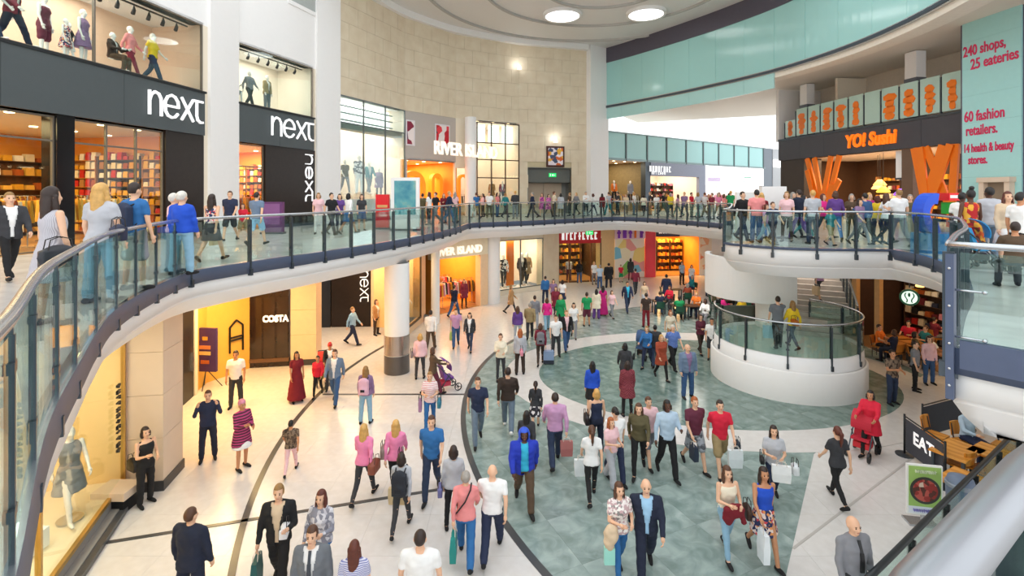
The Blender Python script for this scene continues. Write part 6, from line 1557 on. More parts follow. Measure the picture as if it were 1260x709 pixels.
P(517, 411, 1.62, 'f', 185, 'stand', ('bob', 'blond'), ('jumper', 'pale pink'), ('skinny', 'charcoal'), 0, 'right of the big column', 'pinkblond', build=1.06)
P(530, 381, 1.76, 'm', 176, 'walk', ('short', 'dark'), ('shirt', 'white'), ('trousers', 'brown'), 0, 'walking away beside the slim column')
P(533, 427, 1.60, 'f', 120, 'push', ('bob', 'brown'), ('jacket', 'brown'), ('trousers', 'maroon'), 0, 'bending to the red and purple pushchair', 'bender')
P(529, 458, 1.66, 'f', 5, 'hold', ('short', 'sandy'), ('tee', 'red striped white'), ('skinny', 'blue denim'), 0, 'teal bag, right of the column', 'tealbag')
P(561, 379, 1.70, 'm', 6, 'walk', ('short', 'brown'), ('tee', 'lilac'), ('trousers', 'denim blue'), 0, 'with a lime bag on the white floor', 'limebag')
P(578, 384, 1.66, 'f', -5, 'walk2', ('bob', 'dark'), ('jacket', 'charcoal'), ('skinny', 'dark denim'), 0, 'open over white, on the white floor')
P(559, 350, 1.76, 'm', 150, 'walk', ('short', 'brown'), ('jumper', 'navy'), ('trousers', 'denim blue'), 0, 'entering the amber doorway')
P(571, 344, 1.66, 'f', 20, 'stand', ('bob', 'dark'), ('coat', 'wine'), ('skinny', 'black'), 0, 'inside the amber doorway')
P(616, 411, 1.68, 'f', 6, 'read', ('short', 'brown'), ('shirt', 'cream'), ('skinny', 'charcoal'), 0, 'at the left edge of the marble')
P(640, 405, 1.68, 'f', 182, 'stand', ('long', 'ginger'), ('jacket', 'pale grey'), ('trousers', 'dark brown'), 0, 'pink shoulder bag', 'pinkbag')
P(637, 377, 1.66, 'f', 180, 'stand', ('long', 'brown'), ('jumper', 'purple'), ('skinny', 'pale grey'), 0, 'back turned near the far crowd')
P(652, 372, 1.68, 'm', 176, 'walk', ('short', 'grey'), ('jacket', 'khaki'), ('trousers', 'charcoal'), 0, 'walking away near the far crowd')
P(658, 364, 1.70, 'm', 178, 'stand', ('short', 'dark'), ('jumper', 'grey'), ('trousers', 'pale grey'), 0, 'back turned left of the hot pink top')
P(673, 366, 1.64, 'f', 182, 'walk', ('bob', 'brown'), ('jumper', 'hot pink'), ('trousers', 'pale denim'), 0, 'back turned in the far crowd')
P(665, 397, 1.66, 'f', 178, 'walk', ('bob', 'brown'), ('jumper', 'wine'), ('skinny', 'dark brown'), 0, 'pulling a small suitcase', 'suitcase')
P(684, 388, 1.70, 'm', 2, 'stand', ('short', 'brown'), ('tee', 'white'), ('trousers', 'charcoal'), 0, 'left of the pink top and dark jacket')
P(697, 381, 1.74, 'm', 6, 'walk', ('short', 'sandy'), ('jacket', 'black'), ('trousers', 'denim blue'), 0, 'open over pale pink, far crowd', under='pale pink')
P(706, 372, 1.66, 'f', -8, 'walk2', ('bob', 'dark'), ('tee', 'white'), ('skinny', 'grey'), 0, 'just behind the black jacket')
P(690, 362, 1.66, 'f', 10, 'walk', ('bob', 'blond'), ('coat', 'green'), ('skinny', 'black'), 0, 'small, behind the hot pink top')
P(722, 360, 1.70, 'm', 180, 'stand', ('short', 'dark'), ('tee', 'green'), ('shorts', 'maroon'), 1, 'bright, back turned in the far crowd')
P(742, 352, 1.62, 'f', 170, 'stand', ('long', 'black'), ('gown', 'magenta'), None, 1, 'beside the bright green T-shirt')
P(734, 356, 1.58, 'f', 160, 'stand', ('long', 'black'), ('coat', 'cream'), ('wide', 'purple'), 1, 'next to the magenta long dress')
P(753, 357, 1.50, 'f', 20, 'walk', ('bob', 'brown'), ('tee', 'pale pink'), ('skinny', 'grey'), 0, 'right of the magenta long dress')
P(772, 346, 1.76, 'm', 4, 'walk', ('short', 'dark'), ('jacket', 'navy'), ('trousers', 'dark denim'), 1, 'open over turquoise, on the far marble', under='turquoise')
P(782, 330, 1.72, 'm', 178, 'walk', ('short', 'dark'), ('jumper', 'wine'), ('trousers', 'charcoal'), 0, 'far back by the pink shop')
P(795, 361, 1.70, 'm', 182, 'stand', ('short', 'dark'), ('tee', 'dark brown'), ('trousers', 'burgundy'), 0, 'on the far marble')
P(793, 346, 1.60, 'f', 10, 'walk', ('bob', 'brown'), ('tee', 'beige'), ('trousers', 'pale grey'), 0, 'far back on the marble')
P(820, 337, 1.78, 'm', 176, 'walk', ('short', 'black'), ('coat', 'navy'), ('trousers', 'dark navy'), 1, 'far right before the cafe seating')
P(839, 322, 1.70, 'f', 10, 'stand', ('bob', 'dark'), ('tee', 'light blue'), ('trousers', 'black'), 0, 'before the far amber shop')
P(851, 326, 1.66, 'f', -10, 'stand', ('bob', 'brown'), ('tee', 'white'), ('skinny', 'blue denim'), 0, 'before the far amber shop')
P(871, 333, 1.66, 'f', 20, 'stand', ('bob', 'dark'), ('jumper', 'purple'), ('trousers', 'navy'), 0, 'beside the far white wall')
P(796, 401, 1.62, 'f', -30, 'push', ('bob', 'sandy'), ('jumper', 'blue'), ('skinny', 'navy'), 0, 'with a pushchair at the white ring', 'bluepram')
P(806, 399, 1.64, 'm', 170, 'walk', ('short', 'black'), ('jacket', 'charcoal'), ('trousers', 'dark denim'), 1, 'beside the pushchair at the white ring')
P(825, 381, 1.64, 'f', 4, 'walk', ('bob', 'ginger'), ('tee', 'cream'), ('skinny', 'tan'), 0, 'bright hair, behind the oval')
P(862, 387, 1.66, 'f', 8, 'hold', ('bob', 'brown'), ('jumper', 'maroon'), ('skinny', 'dark brown'), 0, 'left of the drum')
P(876, 392, 1.66, 'm', -20, 'stand', ('short', 'black'), ('tee', 'white'), ('shorts', 'charcoal'), 1, 'at the left edge of the drum')
P(700, 318, 1.70, 'm', 180, 'stand', ('short', 'dark'), ('tee', 'white'), ('trousers', 'maroon'), 0, 'outside the far red shop front')
P(713, 321, 1.66, 'f', 176, 'stand', ('bob', 'dark'), ('jacket', 'black'), ('trousers', 'denim blue'), 0, 'outside the far red shop front')
P(731, 322, 1.68, 'f', 10, 'stand', ('bob', 'blond'), ('tee', 'white'), ('skinny', 'grey'), 0, 'between the red and pink shops')
P(738, 326, 1.66, 'm', 190, 'stand', ('short', 'grey'), ('tee', 'light blue'), ('trousers', 'denim blue'), 0, 'between the red and pink shops')
P(749, 324, 1.74, 'm', 182, 'stand', ('short', 'black'), ('coat', 'black'), ('trousers', 'dark navy'), 0, 'bulky, before the pink shop', build=1.2)
P(671, 340, 1.66, 'm', 180, 'stand', ('short', 'dark'), ('jumper', 'blue'), ('trousers', 'navy'), 0, 'by the far display window')
P(681, 343, 1.68, 'f', 4, 'walk', ('bob', 'brown'), ('tee', 'mauve'), ('skinny', 'black'), 0, 'by the far display window')
P(692, 344, 1.64, 'f', 170, 'walk', ('bob', 'dark'), ('tee', 'white'), ('skirt', 'navy'), 0, 'by the far display window')
P(684, 352, 1.66, 'f', -10, 'walk2', ('long', 'brown'), ('coat', 'wine'), ('skinny', 'charcoal'), 0, 'in the far crowd centre')
P(764, 326, 1.30, 'm', 10, 'stand', ('short', 'brown'), ('tee', 'red'), ('shorts', 'green'), 0, 'short, before the pink shop front')
P(776, 318, 1.68, 'f', 170, 'stand', ('bob', 'dark'), ('coat', 'charcoal'), ('skinny', 'wine'), 0, 'at the pink shop front')
P(629, 350, 1.64, 'f', 90, 'walk', ('bob', 'sandy'), ('coat', 'tan'), ('skinny', 'charcoal'), 0, 'passing the far display windows')
# on the stair landing and stairs
P(957, 365, 1.78, 'm', 168, 'point', ('short', 'dark'), ('tee', 'mid grey'), ('trousers', 'black'), 0, 'arm raised, on the drum landing', 'landman', zf=1.34)
P(975, 369, 1.68, 'f', 190, 'walk', ('long', 'sandy'), ('jumper', 'yellow'), ('skinny', 'navy'), 0, 'on the drum landing', 'yellow', zf=1.34)
P(1008, 322, 1.62, 'f', 190, 'up', ('bob', 'brown'), ('tee', 'lilac'), ('shorts', 'charcoal'), 0, 'climbing the staircase', 'climber', zf=1.34 + .165 * 6, D=20.4)
# seated at the lower right
P(1190, 512, 1.72, 'm', 10, 'sit', ('short', 'grey'), ('shirt', 'light blue'), ('trousers', 'navy'), 0, 'seated at an orange table', 'eater', D=12.7)

# cafe seating beyond the drum: chairs, tables and seated guests
rnd = random.Random(11)
GRNCH = mat('dark_green_chair', '#1f4d3a', .5)
cafe = [(812, 27.5, 'navy', 'denim blue'), (824, 29.2, 'red', 'charcoal'), (836, 26.4, 'green', 'black'), (846, 30.0, 'rust', 'brown'), (857, 27.4, 'orange', 'navy'), (868, 25.6, 'white', 'grey'), (879, 28.8, 'olive', 'black'), (890, 26.6, 'hot pink', 'charcoal'), (902, 28.9, 'cream', 'brown'), (913, 26.0, 'yellow', 'navy'), (925, 27.6, 'wine', 'black'), (935, 25.4, 'tan', 'charcoal'), (818, 31.6, 'purple', 'grey'), (852, 33.0, 'teal', 'navy'), (884, 32.0, 'salmon pink', 'brown'), (907, 31.5, 'maroon', 'black'), (930, 31.0, 'pale grey', 'navy')]
for i, (x, D, tc, bc) in enumerate(cafe):
    sex = 'mf'[i % 2]; fc = rnd.choice((-80, 80, 20, 170, -40, 110))
    P(x, 0, 1.68, sex, fc, 'sit', (('short', 'bob')[i % 2], ('dark', 'brown', 'black', 'grey', 'blond')[i % 5]), (('tee', 'jumper')[i % 2], tc), ('trousers', bc), i % 3 if i % 4 else 0, 'seated in the green chair cafe', D=D)
    X = (x - CX) / FPX * D
    make_chair((X, D), R(fc), 'dark green cafe chair under the seated person in a %s top' % tc, GRNCH, 'dark green cafe chairs')
    if i % 2 == 0: make_table((X + .65 * math.sin(R(fc)), D - .65 * math.cos(R(fc))), .7, .6, 'small dark cafe table before the seated person in a %s top' % tc, 0, .72, BROWN, 'small dark cafe tables')
coffee = [(1082, 20.6, 'orange', 'black', 30), (1100, 19.8, 'navy', 'dark navy', 200), (1118, 21.2, 'red', 'charcoal', -60), (1126, 19.5, 'olive', 'black', 60), (1139, 20.4, 'teal', 'navy', -90), (1146, 19.0, 'white', 'black', 20), (1150, 21.8, 'wine', 'grey', 90)]
for i, (x, D, tc, bc, fc) in enumerate(coffee):
    P(x, 0, 1.68, 'mf'[i % 2], fc, 'sit', (('short', 'bob')[i % 2], ('dark', 'brown', 'black')[i % 3]), ('tee', tc), ('trousers', bc), i % 2, 'seated outside the dark coffee house', D=D)
    X = (x - CX) / FPX * D
    make_chair((X, D), R(fc), 'wooden coffee house chair under the seated person in a %s top' % tc, mat('amber_wood', '#b9772e', .4), 'wooden chairs of the coffee house')
    if i % 2 == 0: make_table((X + .65 * math.sin(R(fc)), D - .65 * math.cos(R(fc))), .7, .6, 'small wooden coffee house table by the person in a %s top' % tc, 0, .72, MATS['amber_wood'], 'small tables of the coffee house')

# ================================================================== BAGS AND OTHER THINGS CARRIED
carrier('opencoat', 'L', 'dark teal carrier bag held by the person in the open black jacket', '#1f5a58', .34, .5)
handbag('opencoat', (.14, -.24, 1.14), 'white bundle under the arm of the person in the open black jacket', '#ece9ea', .3, .2, .16)
carrier('offsh', 'L', 'yellow carrier bag by the person in the patterned top', '#efd21c', .32, .34)
handbag('pinkleft', (-.26, .06, .86), 'large brown handbag of the left walker in pink', '#8a4a36', .42, .3, .2)
handbag('pinkright', (-.14, .2, .98), 'black bag on the back of the right walker in pink', '#2b2524', .34, .24, .14)
handbag('pinkright', (.27, .02, 1.05), 'taupe shoulder bag of the right walker in pink', '#8d7a72', .34, .3, .14)
backpack('smallgrey', 'black backpack on the small walker behind the pink pair', '#20242e')
carrier('smallgrey', 'R', 'beige carrier bag held by the walker with the black backpack', '#cdb78e', .36, .32, rz=90)
carrier('salmon', 'R', 'teal green carrier bag held by the person in salmon pink', '#178a83', .32, .44)
handbag('greycardi', (.28, -.02, .82), 'purple and blue bag of the person in the pale grey top', '#6a6a9c', .34, .24, .12)
carrier('lilacman', 'L', 'red and cream patterned carrier bag of the person in lilac', '#b06a66', .3, .36, rz=90)
carrier('whitetop', 'R', 'white carrier bag of the ponytailed walker in black leggings', '#e9ecec', .32, .36, rz=90)
handbag('navyvest', (.28, .04, .98), 'black shoulder bag of the person in the navy vest', '#231a1c', .36, .3, .14)
carrier('redpolo', 'R', 'white carrier bag of the person in the red T-shirt', '#e4eaec', .32, .4, rz=90)
handbag('redpolo', (.42, .1, .62), 'dark slate bag of the person in the red T-shirt', '#2c3540', .26, .4, .14)
carrier('maroon', 'L', 'dark blue bag of the person in the maroon T-shirt', '#2a3346', .26, .34)
carrier('whitebags', 'R', 'white carrier bag in front of the person in pale grey', '#f1f1f1', .36, .34, rz=90)
handbag('whitebags', (.42, -.05, .85), 'round white bag at the side of the person in pale grey', '#e6e8ea', .26, .26, .16)
handbag('whitebags', (-.26, -.08, .98), 'small black handbag of the person in pale grey', '#1d1a1c', .22, .18, .1)
carrier('bluevest', 'L', 'long white carrier bag of the person in the blue vest top', '#eef2f6', .26, .5)
handbag('bluevest', (-.3, .02, .92), 'dark brown shoulder bag of the person in the blue vest top', '#43281c', .28, .3, .12)
r = PEOPLE['camisole']; p = r['M'] @ Vector((0, -.26, 1.06 + r['dz']))
cj = thing('folded_jacket', 'burgundy jacket draped over the arms of the person in cream', 'jacket', p)
mb = MB(); mb.ball((0, 0, 0), .2, .09, .13, 14, 8); mb.ball((-.1, .02, -.13), .12, .06, .14, 12, 8); mb.tube([(.12, 0, -.02), (.17, .0, -.24)], [.06, .05], 10)
me = fuse(mb, .02, 'draped_cloth', 2, .02); me.materials[0] = cloth('burgundy'); put('draped_cloth', me, cj)
r = PEOPLE['floral']; p = r['M'] @ Vector((-.24, -.2, .98 + r['dz']))
cj = thing('folded_coat', 'beige coat and mint bag on the arm beside the floral top', 'coat', p)
mb = MB(); mb.ball((0, 0, 0), .13, .1, .17, 14, 8); mb.ball((-.03, 0, -.14), .1, .07, .14, 12, 8); me = fuse(mb, .02, 'draped_cloth', 2, .02); me.materials[0] = cloth('beige'); put('draped_cloth', me, cj)
MB().box(-.12, .06, -.04, .04, -.5, -.22).build('mint_bag', mat('mint_plastic', '#9fdccd', .4), cj, local=True)
handbag('leaner', (-.16, .18, .92), 'black shoulder bag of the person leaning at the pillar', '#1a1718', .38, .3, .16)
backpack('pinkpack', 'pink backpack on the person in pale jeans', '#e3b3c6')
handbag('tealbag', (.28, -.1, .88), 'teal bag on the arm of the person in a striped top', '#2f7d94', .36, .28, .14)
handbag('tealbag', (-.28, -.02, .8), 'mauve bag on the arm of the person in a striped top', '#a37a9c', .26, .4, .12)
handbag('pinkblond', (.3, .0, .95), 'grey bag beside the fair haired person by the column', '#8f7f80', .32, .24, .12)
carrier('limebag', 'L', 'lime green carrier bag on the white floor', '#c9dc7a', .26, .36)
handbag('pinkbag', (-.04, .22, .92), 'pink shoulder bag on the long haired person in pale grey', '#e58fa0', .4, .26, .14)
backpack('suitcase', 'grey backpack on the person pulling a suitcase', '#77757c')
carrier('landman', 'R', 'light blue carrier bag held on the drum landing', '#b9d8e6', .34, .44, rz=90)
handbag('yellow', (.08, .2, 1.02), 'orange shoulder bag over the yellow top on the landing', '#b8641e', .4, .26, .14)
carrier('climber', 'R', 'tan carrier bag carried up the staircase', '#cbb08a', .3, .36)
s = onto(675, 448); t = thing('suitcase', 'small pale blue wheeled suitcase on the white ring', 'suitcase', s)
MB().box(s.x - .2, s.x + .2, s.y - .12, s.y + .12, .05, .52).build('shell', mat('suitcase_blue', '#8fa3c4', .4), t); MB().box(s.x - .205, s.x + .205, s.y - .125, s.y + .125, .05, .18).build('lower_shell', mat('suitcase_dark', '#2f3340', .4), t)
for a in (-.15, .15): MB().tube([(s.x + a, s.y - .1, .035), (s.x + a + .02, s.y - .1, .035)], .035, 10).build('wheel', BLACK, t)
MB().tube([(s.x - .1, s.y, .52), (s.x - .1, s.y + .1, .95), (s.x + .1, s.y + .1, .95), (s.x + .1, s.y, .52)], .012, 6).build('handle', SILVER, t)
tm_ = PEOPLE['tieman']; t = thing('necktie', 'thin black tie of the person in the grey shirt', 'tie', tm_['p'])
def tie(key, m):
    r = PEOPLE[key]; mb = MB(); dz = r['dz']
    q = [(0, -.075, 1.455), (0, -.128, 1.3), (0, -.14, 1.2), (0, -.135, 1.02)]
    for (a, b), w_ in zip(zip(q[:-1], q[1:]), (.04, .055, .06)): mb.bar(r['M'] @ Vector((a[0], a[1] - .018, a[2] + dz)), r['M'] @ Vector((b[0], b[1] - .018, b[2] + dz)), w_, .02, up=(0, 1, 0))
    return mb, m
mb, m = tie('tieman', BLACK); mb.build('tie_cloth', m, t)
r = PEOPLE['greysuit']; t = thing('necktie', 'dark tie of the person in the mid grey suit', 'tie', r['p']); mb, m = tie('greysuit', mat('slate_tie', '#3c424c', .6)); mb.build('tie_cloth', m, t)
r = PEOPLE['salmon']; t = thing('crossbody_strap', 'dark strap across the back of the person in salmon pink', 'strap', r['p'])
q = [(-.1, -.02, 1.5), (-.09, .1, 1.44), (.0, .155, 1.25), (.14, .14, 1.05), (.2, .06, .95)]; mb = MB()
mb.tube([r['M'] @ Vector((a, b, c + r['dz'])) for a, b, c in q], .014, 6); mb.build('webbing', BLACK, t)
# pushchairs
def pushchair(p, rz, label, c1, c2, group='pushchairs'):
    t = thing('pushchair', label, 'pushchair', (p[0], p[1], 0), rz, group)
    wm = MB().lathe([(.1, -.02), (.13, -.02), (.13, .02), (.1, .02)], n=18).xf(Matrix.Rotation(R(90), 4, 'Y')).lathe([(.02, -.03), (.02, .03)], n=8)
    w_ = MB().lathe([(.11, -.02), (.13, -.02), (.13, .02), (.11, .02), (.11, -.02)], n=18, cap=False).lathe([(.025, -.02), (.025, .02)], n=8)
    for k in range(4): w_.bar((0, 0, 0), (.12 * math.cos(k * 1.57), .12 * math.sin(k * 1.57), 0), .015, .015)
    w_ = w_.xf(Matrix.Rotation(R(90), 4, 'Y')).mesh('wheel', BLACK)
    for x in (-.24, .24):
        for y in (-.34, .3): put('wheel', w_, t, loc=(x, y, .13))
    mb = MB()
    for x in (-.22, .22): mb.tube([(x, -.34, .13), (x, .0, .55), (x, .34, .9), (x, .5, 1.02)], .016, 6).tube([(x, .3, .13), (x, -.05, .6)], .016, 6)
    mb.tube([(-.22, .5, 1.02), (.22, .5, 1.02)], .02, 8); mb.build('frame', STEEL, t, local=True)
    MB().add([(-.2, -.2, .42), (.2, -.2, .42), (.2, .12, .4), (-.2, .12, .4), (-.2, .25, .9), (.2, .25, .9), (-.2, -.2, .48), (.2, -.2, .48), (.2, .06, .46), (-.2, .06, .46), (-.2, .2, .9), (.2, .2, .9)], [(0, 3, 2, 1), (3, 4, 5, 2), (6, 7, 8, 9), (9, 8, 11, 10), (0, 1, 7, 6), (4, 10, 11, 5), (0, 6, 9, 3), (3, 9, 10, 4), (1, 2, 8, 7), (2, 5, 11, 8)]).build('seat', c1, t, local=True)
    mb = MB(); n = 8
    for k in range(n):
        a, b = R(10 + 95 * k / n), R(10 + 95 * (k + 1) / n)
        q = [(x, .22 - .34 * math.sin(t_), .78 + .32 * math.cos(t_)) for x, t_ in ((-.22, a), (.22, a), (.22, b), (-.22, b))]; q2 = [(x, y + .012, z - .012) for x, y, z in q]
        mb.add(q + q2, [(0, 1, 2, 3), (7, 6, 5, 4), (0, 4, 5, 1), (2, 6, 7, 3), (1, 5, 6, 2), (0, 3, 7, 4)])
    mb.build('canopy', c1, t, local=True); MB().box(-.18, .18, -.1, .25, .2, .34).build('basket', c2, t, local=True)
    return t
p = onto(1056, 560); pushchair((p.x + .1, p.y), R(-50), 'red pushchair at the right of the white floor', mat('pushchair_red', '#c8263c', .7), mat('pushchair_red2', '#e0303c', .6))
p = onto(549, 480); pushchair((p.x, p.y), R(120), 'purple and red pushchair right of the big column', mat('pushchair_purple', '#7a4a9c', .7), mat('pushchair_crimson', '#c23a52', .7))
p = onto(399, 476); pushchair((p.x - .1, p.y + .3), R(20), 'red and olive pushchair by the warm stone pillar', mat('pushchair_scarlet', '#d3322e', .7), mat('pushchair_olive', '#9a9a3c', .7))
p = onto(790, 441); pushchair((p.x, p.y), R(-30), 'dark blue pushchair at the white ring', mat('pushchair_blue', '#3a557e', .7), BLACK)

# ================================================================== THE CROWD UPSTAIRS
def U(x, D, hm, sex, face, pose, hr, top, bot, skin, where, key=None, **k): return P(x, 0, hm, sex, face, pose, hr, top, bot, skin, where, key, zf=UP, D=D, **k)
U(12, 9.6, 1.70, 'm', 60, 'walk', ('short', 'sandy'), ('jacket', 'charcoal'), ('skinny', 'black'), 0, 'at the left edge before the dark shop')
U(64, 6.3, 1.72, 'f', 160, 'stand', ('long', 'dark'), ('dress', 'striped grey'), None, 0, 'black shoulder bag, nearest the left railing', 'striped')
U(125, 7.6, 1.79, 'f', 176, 'stand', ('long', 'blond'), ('tee', 'pale grey'), ('trousers', 'pale denim'), 0, 'at the near left railing', 'blondup', build=1.15)
U(166, 8.6, 1.82, 'm', 168, 'stand', ('short', 'dark'), ('tee', 'blue'), ('shorts', 'grey'), 0, 'navy backpack, at the near left railing', 'packman')
U(214, 10.6, 1.64, 'f', 150, 'stand', ('short', 'white'), ('tee', 'pale pink'), ('trousers', 'grey'), 0, 'beside the cobalt blue top')
U(224, 10.2, 1.68, 'f', 178, 'stand', ('short', 'white'), ('jumper', 'cobalt blue'), ('trousers', 'pale denim'), 0, 'at the left railing', build=1.18)
U(261, 12.3, 1.66, 'f', 176, 'walk', ('long', 'dark'), ('vest', 'floral red'), ('skirt', 'charcoal'), 0, 'bare legs, at the left railing', 'floralup')
U(283, 17.6, 1.76, 'm', 10, 'walk', ('short', 'brown'), ('tee', 'navy'), ('shorts', 'charcoal'), 0, 'before the white pier upstairs')
U(299, 18.2, 1.30, 'f', 5, 'walk', ('bob', 'brown'), ('tee', 'red'), ('shorts', 'khaki'), 0, 'short, between two walkers upstairs')
U(316, 16.0, 1.72, 'm', 176, 'walk', ('short', 'dark'), ('tee', 'blue grey'), ('shorts', 'sky blue'), 0, 'before the shorter dark fascia')
U(392, 20.5, 1.66, 'f', 20, 'stand', ('bob', 'sandy'), ('tee', 'pale pink'), ('skinny', 'white'), 0, 'by the second white pier')
U(408, 20.0, 1.70, 'm', 60, 'walk', ('short', 'black'), ('tee', 'black'), ('trousers', 'charcoal'), 0, 'upstairs before the glass shop front')
U(418, 21.0, 1.66, 'f', 20, 'walk', ('bob', 'dark'), ('tee', 'purple'), ('skinny', 'navy'), 0, 'upstairs before the glass shop front')
U(429, 20.4, 1.68, 'f', 150, 'walk', ('bob', 'black'), ('shirt', 'white'), ('skirt', 'blue'), 1, 'upstairs left of the red totem')
U(445, 22.4, 1.60, 'f', 30, 'stand', ('bob', 'brown'), ('tee', 'charcoal'), ('skirt', 'denim blue'), 0, 'upstairs left of the red totem')
far = [(520, 27.5, 'm', 'olive', 'khaki', 'tee', 'trousers'), (528, 26.5, 'f', 'white', 'charcoal', 'tee', 'skinny'), (536, 27.0, 'm', 'black', 'grey', 'tee', 'trousers'), (546, 28.0, 'f', 'burgundy', 'denim blue', 'jumper', 'trousers'), (553, 27.4, 'm', 'navy', 'blue denim', 'jumper', 'trousers'), (560, 29.0, 'f', 'pale pink', 'teal', 'tee', 'skinny'),
       (586, 33.0, 'm', 'blue', 'khaki', 'tee', 'shorts'), (594, 35.5, 'f', 'pale pink', 'black', 'jumper', 'skinny'), (602, 33.5, 'm', 'white', 'olive', 'tee', 'trousers'), (612, 35.0, 'f', 'salmon pink', 'denim blue', 'tee', 'trousers'), (622, 34.0, 'm', 'teal', 'charcoal', 'shirt', 'trousers'), (634, 32.6, 'm', 'charcoal', 'grey', 'shirt', 'trousers'),
       (655, 34.0, 'm', 'navy', 'dark navy', 'jumper', 'trousers'), (667, 35.5, 'f', 'magenta patterned', 'purple', 'dress', 'skinny'), (675, 35.0, 'f', 'magenta patterned', 'black', 'coat', 'skinny'), (682, 36.2, 'm', 'cream', 'brown', 'tee', 'trousers'), (690, 35.5, 'f', 'pale grey', 'olive', 'coat', 'skinny'), (701, 37.0, 'm', 'brown', 'charcoal', 'tee', 'trousers'), (709, 38.0, 'f', 'grey', 'black', 'jumper', 'skinny'),
       (721, 37.0, 'm', 'white', 'charcoal', 'shirt', 'trousers'), (730, 37.5, 'f', 'white', 'navy', 'jumper', 'skinny'), (741, 38.5, 'f', 'burgundy', 'black', 'coat', 'skinny'), (749, 37.4, 'm', 'pale grey', 'teal', 'tee', 'trousers'), (760, 38.5, 'm', 'charcoal', 'black', 'tee', 'trousers'), (770, 37.6, 'f', 'beige', 'brown', 'jumper', 'skinny'), (780, 38.6, 'f', 'white', 'grey denim', 'tee', 'trousers')]
HC = ('dark', 'brown', 'black', 'sandy', 'blond', 'grey', 'chestnut')
for i, (x, D, sx_, tc, bc, ts, bs) in enumerate(far):
    w_ = 'on the walkway outside the orange arch shop' if x < 570 else 'at the far railing below the framed bay' if x < 645 else 'at the far railing by the exit doors' if x < 713 else 'at the far railing by the dim shop'
    U(x, D, 1.62 + .12 * ((i * 5) % 7) / 6 + (.06 if sx_ == 'm' else 0), sx_, (i * 67) % 360 - 180, ('walk', 'stand', 'walk2', 'read')[i % 4], (('short' if sx_ == 'm' else ('bob', 'long')[i % 2]), HC[i % 7]), (ts, tc), (bs, bc) if ts != 'dress' else None, i % 3 if i % 5 == 0 else 0, w_)
far2 = [(792, 37.0, 'f', 'cream', 'black'), (800, 38.0, 'm', 'charcoal', 'tan'), (808, 36.5, 'f', 'white', 'pale grey'), (816, 37.5, 'm', 'black', 'charcoal'), (825, 35.5, 'f', 'yellow', 'navy'), (834, 36.0, 'f', 'lilac', 'teal'), (842, 34.5, 'm', 'mauve', 'dark denim'), (851, 35.0, 'm', 'red', 'black'), (859, 33.5, 'f', 'pale grey', 'teal'), (867, 34.6, 'm', 'white', 'charcoal'), (876, 32.5, 'm', 'wine', 'grey'), (884, 33.4, 'f', 'pink', 'black'), (891, 31.5, 'f', 'salmon pink', 'navy'), (899, 32.5, 'm', 'green', 'charcoal'), (907, 30.0, 'f', 'pale pink', 'grey'), (872, 37.6, 'f', 'burgundy', 'brown'), (885, 38.5, 'f', 'red', 'white'), (897, 38.0, 'm', 'maroon', 'khaki')]
for i, (x, D, sx_, tc, bc) in enumerate(far2):
    U(x, D, 1.60 + .14 * ((i * 3) % 5) / 4 + (.06 if sx_ == 'm' else 0), sx_, (i * 83) % 360 - 180, ('walk', 'stand', 'walk2')[i % 3], (('short' if sx_ == 'm' else ('bob', 'long')[i % 2]), HC[(i * 3) % 7]), ('tee', tc), ('skinny' if sx_ == 'f' else 'trousers', bc), i % 3 if i % 4 == 0 else 0, 'at the far right railing upstairs')
br = [(914, 17.6, 1.74, 'm', 'black', 'dark denim', 'jumper', 20), (931, 16.8, 1.76, 'm', 'salmon pink', 'denim blue', 'tee', 170), (937, 17.8, 1.70, 'f', 'burgundy', 'blue', 'tee', 160), (943, 16.6, 1.30, 'f', 'lilac', 'pale denim', 'tee', 30), (951, 16.1, 1.40, 'm', 'navy', 'dark navy', 'tee', 10), (968, 17.2, 1.70, 'f', 'pale pink', 'dark brown', 'tee', -40), (976, 18.8, 1.72, 'f', 'brown', 'black', 'jumper', 20), (983, 17.6, 1.78, 'm', 'dark navy', 'purple', 'jacket', 200), (990, 18.4, 1.60, 'f', 'olive', 'teal', 'tee', 60), (1000, 16.4, 1.74, 'm', 'pale grey', 'navy', 'tee', 175), (1013, 18.6, 1.66, 'f', 'hot pink', 'charcoal', 'tee', 30), (1028, 17.2, 1.74, 'f', 'purple', 'blue', 'jumper', 160), (1022, 15.9, 1.20, 'f', 'teal', 'khaki', 'tee', 10), (1048, 17.4, 1.62, 'f', 'brown', 'olive', 'tee', -20), (1058, 16.2, 1.50, 'f', 'mauve', 'grey', 'tee', 15), (1064, 16.8, 1.66, 'm', 'denim blue', 'black', 'jumper', 185), (1070, 18.4, 1.70, 'f', 'magenta', 'dark navy', 'tee', 10), (1080, 17.0, 1.56, 'f', 'yellow', 'charcoal', 'tee', 120), (1091, 16.6, 1.68, 'f', 'white', 'black', 'tee', 90), (1106, 15.6, 1.78, 'm', 'white', 'grey', 'tee', 178), (1120, 17.4, 1.64, 'm', 'olive', 'khaki', 'tee', -30)]
CNM = {}
for i, (x, D, hm, sx_, tc, bc, ts, fc) in enumerate(br):
    U(x, D, hm, sx_, fc, ('walk', 'stand', 'walk2', 'carry')[i % 4], (('short' if sx_ == 'm' else ('long', 'bob')[i % 2]), HC[(i * 2) % 7]), (ts, tc), ('trousers' if sx_ == 'm' or 'denim' in bc else 'skinny', bc) if hm > 1.25 else ('shorts', bc), i % 3 if i % 6 == 0 else 0, 'in the crowd on the bridge' if x < 1090 else 'at the right end of the bridge')
U(1194, 11.4, 1.72, 'f', 170, 'stand', ('bun', 'black'), ('dress', 'orange patterned'), None, 2, 'bun on top, by the teal pillar')
